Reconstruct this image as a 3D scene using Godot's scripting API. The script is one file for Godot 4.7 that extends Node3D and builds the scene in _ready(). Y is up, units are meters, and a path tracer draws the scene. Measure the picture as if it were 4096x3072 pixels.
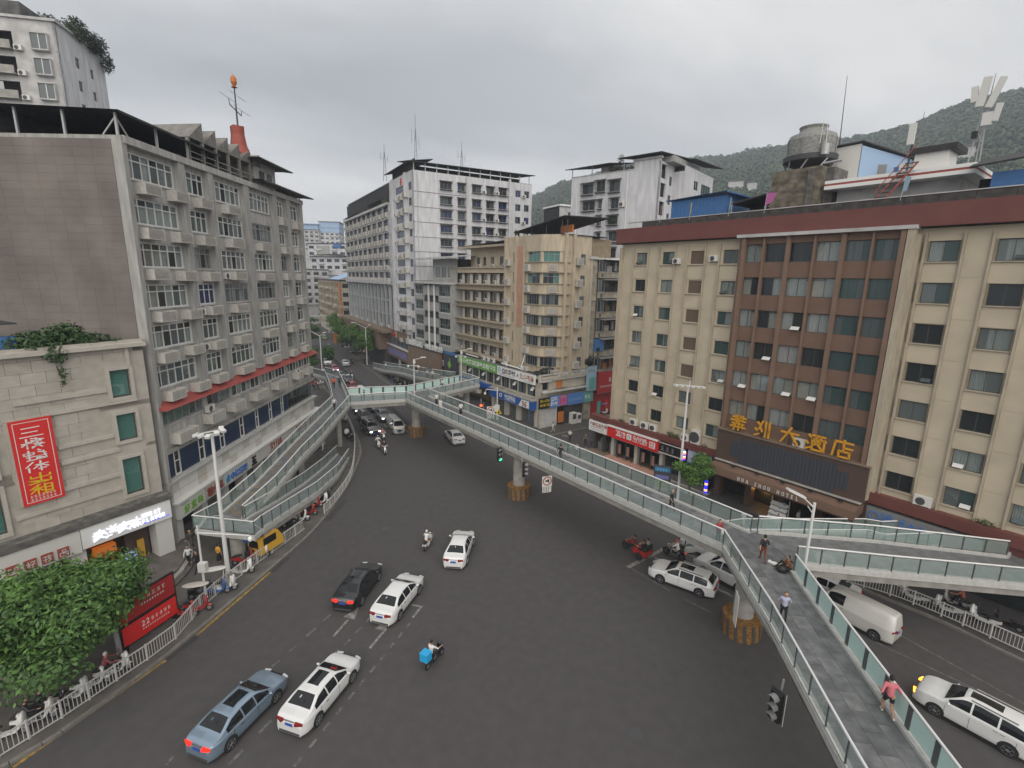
extends Node3D
# A street crossing in a hill town: footbridge, hotel, old apartment blocks, traffic, under a cloudy sky.

var rng := RandomNumberGenerator.new()
var M := {}
var UNIT := BoxMesh.new()
var streaky: Texture2D


func _ready() -> void:
	rng.seed = 11
	var cam := Camera3D.new()
	cam.name = "camera"
	cam.fov = 75.92
	cam.far = 3000.0
	cam.position = Vector3(0, 22, 0)
	cam.rotation_order = EULER_ORDER_YXZ
	cam.rotation = Vector3(deg_to_rad(-12.17), 0, deg_to_rad(1.0))
	add_child(cam)
	cam.make_current()
	make_sky()
	var sun := DirectionalLight3D.new()
	sun.name = "sun"
	sun.light_color = Color(1.0, 0.97, 0.93)
	sun.light_energy = 0.5
	sun.light_angular_distance = 80.0
	sun.shadow_enabled = true
	sun.rotation_degrees = Vector3(-40, 6, 0)
	add_child(sun)
	make_materials()
	ground()
	hills()
	left_block()
	annex()
	hotel()
	tan_corner()
	grey_and_podium()
	hospital()
	white_block()
	tenement()
	far_street()
	upper_left_block()
	footbridge()
	street_furniture()
	trees()
	vehicles()
	two_wheelers()
	people()


func make_sky() -> void:
	var we := WorldEnvironment.new()
	we.name = "environment"
	var e := Environment.new()
	e.background_mode = Environment.BG_SKY
	e.tonemap_mode = Environment.TONE_MAPPER_LINEAR
	e.tonemap_exposure = 1.9
	e.sdfgi_enabled = true
	e.ssao_enabled = true
	e.ssil_enabled = true
	e.fog_enabled = true
	e.fog_density = 0.0005
	e.fog_light_color = Color(0.86, 0.9, 0.95)
	var s := Sky.new()
	var pm := PanoramaSkyMaterial.new()
	var w := 1024
	var h := 512
	var im := Image.create(w, h, false, Image.FORMAT_RGB8)
	var n1 := FastNoiseLite.new()
	n1.seed = 4
	n1.frequency = 0.55
	n1.fractal_octaves = 5
	n1.fractal_gain = 0.5
	n1.domain_warp_enabled = true
	n1.domain_warp_amplitude = 0.6
	n1.domain_warp_frequency = 0.5
	var n2 := FastNoiseLite.new()
	n2.seed = 23
	n2.frequency = 0.25
	n2.fractal_octaves = 3
	var bright := Vector3(0.75, 0.42, -0.55).normalized()
	for j in h:
		var el := PI * (0.5 - (j + 0.5) / h)
		for i in w:
			var az := TAU * (i + 0.5) / w
			var d := Vector3(sin(az) * cos(el), sin(el), -cos(az) * cos(el))
			var up := maxf(d.y, 0.0) + 0.22
			var p := Vector2(d.x / up, d.z / up)
			var q := p.rotated(0.5)
			var c := n1.get_noise_2d(q.x * 0.7, q.y * 1.6) * 0.7 + n2.get_noise_2d(q.x * 0.9 + 3.0, q.y * 1.8) * 0.7
			var fade := clampf(d.y * 6.0 + 0.15, 0.0, 1.0)
			var glowing := pow(maxf(d.dot(bright), 0.0), 2.5)
			var l := 0.345 + 0.1 * clampf(c * 2.4, -1.0, 1.0) * fade + 0.18 * glowing
			var grey := clampf((0.45 - l) * 4.2, 0.0, 1.0)
			var col := Color(l * (1.0 - 0.1 * grey), l * (1.0 - 0.04 * grey), l * (1.0 + 0.045 * grey))
			im.set_pixel(i, j, Color(minf(col.r, 0.95), minf(col.g, 0.95), minf(col.b, 0.96)).linear_to_srgb())
	pm.panorama = ImageTexture.create_from_image(im)
	s.sky_material = pm
	e.sky = s
	we.environment = e
	add_child(we)



# ---------- mesh building ----------
class Mb:
	var v := PackedVector3Array()
	var n := PackedVector3Array()
	var c := PackedColorArray()
	var uv := PackedVector2Array()
	var tint := Color.WHITE
	var use_c := false

	func tri(a: Vector3, b: Vector3, d: Vector3) -> void:
		var nn := (d - a).cross(b - a).normalized()
		v.append_array([a, b, d])
		n.append_array([nn, nn, nn])
		uv.append_array([Vector2.ZERO, Vector2.RIGHT, Vector2.ONE])
		if use_c:
			c.append_array([tint, tint, tint])

	func quad(a: Vector3, b: Vector3, d: Vector3, e: Vector3) -> void:   # clockwise seen from the front
		tri(a, b, d)
		tri(a, d, e)

	func tris(a: Vector3, b: Vector3, d: Vector3, na: Vector3, nb: Vector3, nd: Vector3) -> void:
		if (d - a).cross(b - a).dot(na + nb + nd) < 0.0:
			tris(a, d, b, na, nd, nb)
			return
		v.append_array([a, b, d])
		n.append_array([na, nb, nd])
		uv.append_array([Vector2.ZERO, Vector2.RIGHT, Vector2.ONE])
		if use_c:
			c.append_array([tint, tint, tint])

	func box(mid: Vector3, size: Vector3, b := Basis()) -> Mb:
		var x := b.x * size.x * 0.5
		var y := b.y * size.y * 0.5
		var z := b.z * size.z * 0.5
		for s in [[x, y, z], [y, z, x], [z, x, y]]:
			var o: Vector3 = s[2]
			var p: Vector3 = s[0]
			var q: Vector3 = s[1]
			quad(mid + o - p + q, mid + o + p + q, mid + o + p - q, mid + o - p - q)
			quad(mid - o + p + q, mid - o - p + q, mid - o - p - q, mid - o + p - q)
		return self

	func quadded(p: Array) -> Mb:   # a four-cornered sheet with a little thickness
		var nn: Vector3 = (p[2] - p[0]).cross(p[1] - p[0]).normalized() * 0.06
		quad(p[0] + nn, p[1] + nn, p[2] + nn, p[3] + nn)
		quad(p[3] - nn, p[2] - nn, p[1] - nn, p[0] - nn)
		for i in 4:
			var a: Vector3 = p[i]
			var b: Vector3 = p[(i + 1) % 4]
			quad(b + nn, a + nn, a - nn, b - nn)
		return self

	func span(x0: float, x1: float, y0: float, y1: float, z0: float, z1: float) -> Mb:
		return box(Vector3((x0 + x1) * 0.5, (y0 + y1) * 0.5, (z0 + z1) * 0.5), Vector3(absf(x1 - x0), absf(y1 - y0), absf(z1 - z0)))

	func bar(a: Vector3, b: Vector3, w: float, h := -1.0, up := Vector3.UP) -> Mb:
		var d := b - a
		if d.length() < 0.0005:
			return self
		var z := d.normalized()
		if absf(z.dot(up)) > 0.98:
			up = Vector3.RIGHT
		var x := up.cross(z).normalized()
		return box((a + b) * 0.5, Vector3(w, w if h < 0.0 else h, d.length()), Basis(x, z.cross(x), z))

	func tube(a: Vector3, b: Vector3, r0: float, r1 := -1.0, k := 8, caps := true) -> Mb:
		if r1 < 0.0:
			r1 = r0
		var z := (b - a).normalized()
		var up := Vector3.UP if absf(z.y) < 0.95 else Vector3.RIGHT
		var x := up.cross(z).normalized()
		var y := z.cross(x)
		for i in k:
			var t0 := TAU * i / k
			var t1 := TAU * (i + 1) / k
			var d0 := x * cos(t0) + y * sin(t0)
			var d1 := x * cos(t1) + y * sin(t1)
			tris(a + d0 * r0, b + d1 * r1, a + d1 * r0, d0, d1, d1)
			tris(a + d0 * r0, b + d0 * r1, b + d1 * r1, d0, d0, d1)
			if caps:
				tri(b, b + d1 * r1, b + d0 * r1)
				tri(a, a + d0 * r0, a + d1 * r0)
		return self

	func lathe(o: Vector3, prof: Array, k := 16) -> Mb:   # prof: Vector2(radius, height) from the bottom up
		for j in prof.size() - 1:
			var p: Vector2 = prof[j]
			var q: Vector2 = prof[j + 1]
			var e := (q - p).normalized()
			for i in k:
				var t0 := TAU * i / k
				var t1 := TAU * (i + 1) / k
				var d0 := Vector3(cos(t0), 0, sin(t0))
				var d1 := Vector3(cos(t1), 0, sin(t1))
				var n0 := (d0 * e.y - Vector3.UP * e.x).normalized()
				var n1 := (d1 * e.y - Vector3.UP * e.x).normalized()
				var a := o + d0 * p.x + Vector3.UP * p.y
				var b := o + d1 * p.x + Vector3.UP * p.y
				var g := o + d1 * q.x + Vector3.UP * q.y
				var h := o + d0 * q.x + Vector3.UP * q.y
				if p.x > 0.0001:
					tris(a, b, g, n0, n1, n1)
				if q.x > 0.0001:
					tris(a, g, h, n0, n1, n0)
		return self

	func ball(o: Vector3, r: Vector3, k := 8) -> Mb:
		var rows := k / 2
		for j in rows:
			for i in k:
				var p := []
				for s in [[j, i], [j, i + 1], [j + 1, i + 1], [j + 1, i]]:
					var la: float = PI * s[0] / rows
					var lo: float = TAU * s[1] / k
					p.append(Vector3(sin(la) * cos(lo), cos(la), sin(la) * sin(lo)))
				var nn := []
				for w in p:
					nn.append((w / r).normalized())
				if j > 0:
					tris(o + p[0] * r, o + p[2] * r, o + p[1] * r, nn[0], nn[2], nn[1])
				if j < rows - 1:
					tris(o + p[0] * r, o + p[3] * r, o + p[2] * r, nn[0], nn[3], nn[2])
		return self

	func prism(poly: PackedVector2Array, y0: float, y1: float) -> Mb:   # poly in x, z
		var t := Geometry2D.triangulate_polygon(poly)
		for i in range(0, t.size(), 3):
			var a := poly[t[i]]
			var b := poly[t[i + 1]]
			var d := poly[t[i + 2]]
			if (b - a).cross(d - a) < 0.0:
				var s := b
				b = d
				d = s
			tri(Vector3(a.x, y1, a.y), Vector3(b.x, y1, b.y), Vector3(d.x, y1, d.y))
			if y1 - y0 > 0.0005:
				tri(Vector3(a.x, y0, a.y), Vector3(d.x, y0, d.y), Vector3(b.x, y0, b.y))
		if y1 - y0 > 0.0005:
			var area := 0.0
			for i in poly.size():
				area += poly[i].cross(poly[(i + 1) % poly.size()])
			var cw := area > 0.0
			for i in poly.size():
				var a := poly[i]
				var b := poly[(i + 1) % poly.size()]
				if not cw:
					var s := a
					a = b
					b = s
				quad(Vector3(b.x, y1, b.y), Vector3(a.x, y1, a.y), Vector3(a.x, y0, a.y), Vector3(b.x, y0, b.y))
		return self

	func extrude(poly: PackedVector2Array, z0: float, z1: float) -> Mb:   # poly in x, y, pushed along z
		var k := v.size()
		var nk := prism(poly, z0, z1)
		for i in range(k, v.size()):
			var p := v[i]
			v[i] = Vector3(p.x, p.z, p.y)
			var q := n[i]
			n[i] = Vector3(q.x, q.z, q.y)
		for i in range(k, v.size(), 3):
			var s := v[i]
			v[i] = v[i + 1]
			v[i + 1] = s
			var s2 := n[i]
			n[i] = n[i + 1]
			n[i + 1] = s2
		return nk

	func moved(x: Transform3D, from := 0) -> Mb:
		for i in range(from, v.size()):
			v[i] = x * v[i]
			n[i] = (x.basis * n[i]).normalized()
		return self

	func mesh() -> ArrayMesh:
		var m := ArrayMesh.new()
		if v.is_empty():
			return m
		var a := []
		a.resize(Mesh.ARRAY_MAX)
		a[Mesh.ARRAY_VERTEX] = v
		a[Mesh.ARRAY_NORMAL] = n
		a[Mesh.ARRAY_TEX_UV] = uv
		if use_c:
			a[Mesh.ARRAY_COLOR] = c
		m.add_surface_from_arrays(Mesh.PRIMITIVE_TRIANGLES, a)
		return m


func put(called: String, what, m: Material, parent: Node = self, at := Transform3D()) -> MeshInstance3D:
	var o := MeshInstance3D.new()
	o.name = called
	o.mesh = what.mesh() if what is Mb else what
	o.material_override = m
	o.transform = at
	parent.add_child(o, true)
	return o


func slab(called: String, m: Material, parent: Node, mid: Vector3, size: Vector3, b := Basis()) -> MeshInstance3D:   # one box that shares the unit mesh
	return put(called, UNIT, m, parent, Transform3D(b * Basis.from_scale(size), mid))


func tag(o: Node, label: String, category: String, group := "") -> Node:
	o.set_meta("label", label)
	o.set_meta("category", category)
	if group:
		o.set_meta("group", group)
	return o


func thing(called: String, label: String, category: String, at := Vector3.ZERO, yaw := 0.0, group := "") -> Node3D:
	var o := Node3D.new()
	o.name = called
	add_child(o, true)
	o.position = at
	o.rotation.y = yaw
	tag(o, label, category, group)
	return o


func struct(called: String, what, m: Material) -> MeshInstance3D:
	var o := put(called, what, m)
	o.set_meta("kind", "structure")
	return o


func copy_of(root: Node3D, label: String, at: Vector3, yaw: float, group := "") -> Node3D:
	var r: Node3D = root.duplicate()
	r.name = root.get_meta("kindname", root.name)
	add_child(r, true)
	r.position = at
	r.rotation.y = yaw
	tag(r, label, root.get_meta("category"), group if group else root.get_meta("group", ""))
	return r


# ---------- materials ----------
func mat(key: String, col: Color, rough := 0.8, metal := 0.0) -> StandardMaterial3D:   # col: linear base colour
	var m := StandardMaterial3D.new()
	m.resource_name = key
	m.albedo_color = col.linear_to_srgb()
	m.roughness = rough
	m.metallic = metal
	M[key] = m
	return m


func noise_tex(sd: int, freq: float, lo: float, hi: float, size := 512, octaves := 4, kind := FastNoiseLite.TYPE_SIMPLEX_SMOOTH) -> NoiseTexture2D:
	var f := FastNoiseLite.new()
	f.seed = sd
	f.noise_type = kind
	f.frequency = freq
	f.fractal_octaves = octaves
	var t := NoiseTexture2D.new()
	t.width = size
	t.height = size
	t.seamless = true
	t.noise = f
	var g := Gradient.new()
	g.set_color(0, Color(lo, lo, lo))
	g.set_color(1, Color(hi, hi, hi))
	t.color_ramp = g
	return t


func worn(m: StandardMaterial3D, tex: Texture2D, per_metre: float, bump: Texture2D = null, depth := 0.3) -> StandardMaterial3D:
	m.albedo_texture = tex
	m.uv1_triplanar = true
	m.uv1_world_triplanar = true
	m.uv1_scale = Vector3.ONE * per_metre
	if tex == streaky:   # dirt that runs down a wall
		m.uv1_scale = Vector3(2.2, 0.35, 2.2) * per_metre
	if bump:
		m.heightmap_enabled = true
		m.heightmap_texture = bump
		m.heightmap_scale = depth
	return m


func glass(key: String, col: Color, alpha: float, rough := 0.05) -> StandardMaterial3D:
	var m := mat(key, col, rough)
	m.albedo_color.a = alpha
	m.transparency = BaseMaterial3D.TRANSPARENCY_ALPHA
	return m


func glow(key: String, col: Color, e: float) -> StandardMaterial3D:
	var m := mat(key, col, 0.4)
	m.emission_enabled = true
	m.emission = col.linear_to_srgb()
	m.emission_energy_multiplier = e
	return m


func make_materials() -> void:
	var stain := noise_tex(3, 0.006, 0.76, 1.0, 512, 5)
	var streak := noise_tex(5, 0.014, 0.8, 1.0, 512, 5)
	streaky = streak
	var soft := noise_tex(7, 0.008, 0.88, 1.0, 512, 4)
	var grit := noise_tex(9, 0.2, 0.0, 1.0, 512, 3)
	var dirt := noise_tex(12, 0.01, 0.55, 1.0, 512, 6)
	worn(mat("asphalt", Color(0.072, 0.067, 0.066), 0.86), noise_tex(21, 0.02, 0.9, 1.0, 1024, 5), 0.05, grit, 0.15)
	worn(mat("asphalt_patch", Color(0.05, 0.047, 0.047), 0.85), soft, 0.2)
	worn(mat("pavement", Color(0.13, 0.12, 0.11), 0.85), stain, 0.16, grit, 0.2)
	worn(mat("pavement_dark", Color(0.1, 0.093, 0.086), 0.85), stain, 0.16, grit, 0.2)
	worn(mat("plaza", Color(0.15, 0.135, 0.12), 0.8), stain, 0.2)
	worn(mat("kerbstone", Color(0.22, 0.205, 0.185), 0.85), stain, 0.4)
	worn(mat("line_white", Color(0.36, 0.35, 0.33), 0.8), dirt, 0.5)
	worn(mat("line_faint", Color(0.2, 0.195, 0.185), 0.8), dirt, 0.5)
	worn(mat("line_yellow", Color(0.52, 0.32, 0.07), 0.8), dirt, 0.5)
	worn(mat("deck_stone", Color(0.2, 0.205, 0.21), 0.6), noise_tex(31, 0.01, 0.7, 1.0, 512, 5), 0.25)
	worn(mat("deck_stone_dark", Color(0.165, 0.17, 0.175), 0.6), noise_tex(32, 0.01, 0.7, 1.0, 512, 5), 0.25)
	worn(mat("deck_stone_pale", Color(0.235, 0.24, 0.24), 0.6), noise_tex(33, 0.01, 0.72, 1.0, 512, 5), 0.25)
	worn(mat("concrete", Color(0.42, 0.405, 0.37), 0.85), stain, 0.25, grit, 0.15)
	worn(mat("concrete_dark", Color(0.2, 0.19, 0.175), 0.9), dirt, 0.25)
	worn(mat("curb_white", Color(0.5, 0.5, 0.475), 0.7), soft, 0.5)
	worn(mat("wall_left", Color(0.48, 0.465, 0.44), 0.8), streak, 0.12)
	worn(mat("wall_left_pier", Color(0.4, 0.39, 0.37), 0.8), streak, 0.14)
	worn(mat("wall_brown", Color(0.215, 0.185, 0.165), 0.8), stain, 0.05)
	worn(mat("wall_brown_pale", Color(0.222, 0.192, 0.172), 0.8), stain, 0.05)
	worn(mat("annex_stone", Color(0.45, 0.415, 0.36), 0.75), soft, 0.3)
	worn(mat("annex_stone_pale", Color(0.49, 0.455, 0.4), 0.75), soft, 0.3)
	worn(mat("annex_joint", Color(0.16, 0.145, 0.125), 0.9), soft, 0.3)
	worn(mat("hotel_wall", Color(0.55, 0.475, 0.355), 0.8), soft, 0.1)
	worn(mat("hotel_fin", Color(0.5, 0.435, 0.33), 0.8), streak, 0.15)
	worn(mat("hotel_brown", Color(0.185, 0.112, 0.078), 0.7), soft, 0.15)
	worn(mat("hotel_brown_fin", Color(0.215, 0.135, 0.095), 0.7), soft, 0.15)
	worn(mat("hotel_red", Color(0.16, 0.052, 0.043), 0.6), soft, 0.1)
	worn(mat("hotel_dark", Color(0.045, 0.036, 0.036), 0.7), soft, 0.1)
	worn(mat("parapet_dark", Color(0.1, 0.093, 0.09), 0.9), dirt, 0.35)
	worn(mat("tan_wall", Color(0.56, 0.475, 0.35), 0.8), streak, 0.12)
	worn(mat("tan_ledge", Color(0.44, 0.375, 0.28), 0.8), stain, 0.3)
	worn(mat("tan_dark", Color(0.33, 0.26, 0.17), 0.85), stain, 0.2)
	worn(mat("pink_wall", Color(0.5, 0.28, 0.2), 0.8), soft, 0.15)
	worn(mat("white_tile", Color(0.68, 0.68, 0.7), 0.6), streak, 0.08)
	worn(mat("white_old", Color(0.58, 0.57, 0.56), 0.75), stain, 0.15)
	worn(mat("grey_wall", Color(0.4, 0.4, 0.385), 0.75), streak, 0.15)
	worn(mat("fin_grey", Color(0.44, 0.46, 0.47), 0.7), streak, 0.1)
	worn(mat("cream_wall", Color(0.56, 0.51, 0.42), 0.8), stain, 0.15)
	worn(mat("old_beige", Color(0.5, 0.45, 0.36), 0.85), dirt, 0.15)
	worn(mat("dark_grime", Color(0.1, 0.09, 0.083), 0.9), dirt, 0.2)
	worn(mat("roof_dark", Color(0.055, 0.053, 0.056), 0.75), dirt, 0.3)
	worn(mat("roof_grey", Color(0.15, 0.145, 0.14), 0.85), dirt, 0.2)
	worn(mat("shell_grey", Color(0.24, 0.225, 0.205), 0.85), stain, 0.3)
	mat("brick_red", Color(0.3, 0.07, 0.05), 0.75)
	mat("red_ledge", Color(0.3, 0.06, 0.05), 0.7)
	mat("red_sign", Color(0.62, 0.025, 0.022), 0.5)
	mat("red_dark", Color(0.33, 0.02, 0.02), 0.5)
	mat("white", Color(0.75, 0.75, 0.73), 0.5)
	mat("sign_white", Color(0.62, 0.61, 0.58), 0.5)
	mat("sign_cream", Color(0.5, 0.47, 0.42), 0.5)
	mat("black", Color(0.012, 0.012, 0.013), 0.5)
	mat("rubber", Color(0.018, 0.018, 0.019), 0.8)
	mat("grey_dark", Color(0.06, 0.06, 0.063), 0.6)
	mat("grey", Color(0.2, 0.2, 0.2), 0.6)
	mat("green_sign", Color(0.12, 0.33, 0.06), 0.5)
	mat("green_text", Color(0.2, 0.42, 0.07), 0.5)
	mat("blue_sign", Color(0.02, 0.1, 0.36), 0.45)
	mat("blue_text", Color(0.08, 0.2, 0.5), 0.5)
	mat("purple_text", Color(0.16, 0.17, 0.42), 0.5)
	mat("pink_sign", Color(0.45, 0.12, 0.32), 0.5)
	mat("teal_sign", Color(0.12, 0.33, 0.28), 0.5)
	mat("sky_sign", Color(0.28, 0.42, 0.52), 0.5)
	mat("gold_text", Color(0.62, 0.3, 0.02), 0.4)
	mat("yellow_text", Color(0.7, 0.52, 0.02), 0.5)
	mat("yellow", Color(0.6, 0.34, 0.04), 0.5)
	mat("orange_box", Color(0.5, 0.16, 0.03), 0.6)
	mat("brown_board", Color(0.19, 0.135, 0.095), 0.7)
	mat("brown_metal", Color(0.085, 0.055, 0.042), 0.45)
	mat("slate_panel", Color(0.045, 0.05, 0.062), 0.55)
	worn(mat("blue_sheet", Color(0.055, 0.17, 0.4), 0.5), soft, 0.4)
	mat("pale_blue", Color(0.3, 0.42, 0.58), 0.6)
	mat("navy_tile", Color(0.018, 0.035, 0.075), 0.18)
	mat("steel", Color(0.62, 0.63, 0.63), 0.28, 0.85)
	mat("post_dark", Color(0.1, 0.115, 0.12), 0.4, 0.4)
	mat("galv", Color(0.42, 0.42, 0.42), 0.5, 0.5)
	mat("lamp_white", Color(0.62, 0.62, 0.61), 0.45)
	mat("fence_grey", Color(0.5, 0.49, 0.47), 0.55)
	mat("frame_white", Color(0.62, 0.62, 0.6), 0.5)
	mat("frame_grey", Color(0.28, 0.28, 0.28), 0.5, 0.2)
	mat("frame_dark", Color(0.07, 0.065, 0.06), 0.5)
	mat("room", Color(0.02, 0.02, 0.021), 0.9)
	mat("room_warm", Color(0.1, 0.07, 0.045), 0.9)
	mat("curtain_pale", Color(0.3, 0.34, 0.31), 0.9)
	mat("curtain_white", Color(0.42, 0.43, 0.42), 0.9)
	mat("curtain_green", Color(0.045, 0.2, 0.11), 0.9)
	mat("curtain_purple", Color(0.14, 0.11, 0.2), 0.9)
	mat("curtain_brown", Color(0.19, 0.15, 0.12), 0.9)
	mat("shutter_brown", Color(0.12, 0.085, 0.06), 0.8)
	glass("pane", Color(0.3, 0.36, 0.36), 0.2)
	glass("pane_green", Color(0.12, 0.3, 0.26), 0.42)
	mat("pane_dark", Color(0.022, 0.027, 0.03), 0.08)
	mat("pane_mid", Color(0.08, 0.1, 0.105), 0.1)
	mat("pane_blue", Color(0.03, 0.045, 0.11), 0.1)
	mat("pane_teal", Color(0.045, 0.075, 0.075), 0.08)
	glass("rail_glass", Color(0.42, 0.55, 0.52), 0.2, 0.08)
	mat("rail_frost", Color(0.5, 0.68, 0.64), 0.3)
	mat("rail_steel", Color(0.72, 0.72, 0.71), 0.35, 0.15)
	worn(mat("pier_ochre", Color(0.36, 0.18, 0.05), 0.7), dirt, 0.6)
	worn(mat("ac_cage", Color(0.58, 0.555, 0.51), 0.6), soft, 0.6)
	mat("ac_slat", Color(0.56, 0.54, 0.5), 0.6)
	mat("ac_white", Color(0.62, 0.61, 0.58), 0.5)
	mat("bark", Color(0.09, 0.07, 0.05), 0.95)
	glow("tail_red", Color(0.75, 0.02, 0.01), 0.8)
	mat("tail_dark", Color(0.22, 0.012, 0.012), 0.2)
	glow("head_on", Color(0.95, 0.97, 1.0), 3.0)
	mat("head_off", Color(0.5, 0.52, 0.54), 0.12)
	glow("indicator", Color(1.0, 0.35, 0.03), 2.0)
	glow("sig_red", Color(1.0, 0.06, 0.02), 2.5)
	glow("sig_green", Color(0.03, 0.75, 0.35), 1.6)
	glow("lit_white", Color(0.85, 0.87, 1.0), 0.6)
	glow("lit_blue", Color(0.03, 0.04, 0.8), 0.7)
	glow("lit_orange", Color(0.6, 0.16, 0.02), 0.25)
	glow("lit_screen", Color(0.25, 0.32, 0.5), 0.35)
	glow("lit_amber", Color(0.9, 0.5, 0.12), 0.8)
	mat("plate_blue", Color(0.03, 0.08, 0.4), 0.4)
	mat("car_glass", Color(0.012, 0.014, 0.016), 0.04)
	mat("chrome", Color(0.7, 0.7, 0.7), 0.15, 1.0)
	mat("rim", Color(0.45, 0.45, 0.46), 0.3, 0.8)
	for k in [["leaf", Color(0.045, 0.1, 0.022)], ["leaf_pale", Color(0.085, 0.17, 0.03)], ["leaf_deep", Color(0.022, 0.055, 0.018)]]:
		var l := mat(k[0], k[1], 0.6)
		l.vertex_color_use_as_albedo = true
		l.albedo_color = Color.WHITE
		l.backlight_enabled = true
		l.backlight = Color(0.1, 0.2, 0.03)
	var vp := mat("vivid", Color.WHITE, 0.75)
	vp.vertex_color_use_as_albedo = true


func paint(key: String, col: Color, metal := 0.0) -> StandardMaterial3D:
	if M.has(key):
		return M[key]
	var m := mat(key, col, 0.32, metal)
	m.clearcoat_enabled = true
	m.clearcoat = 0.9
	m.clearcoat_roughness = 0.05
	return m



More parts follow.
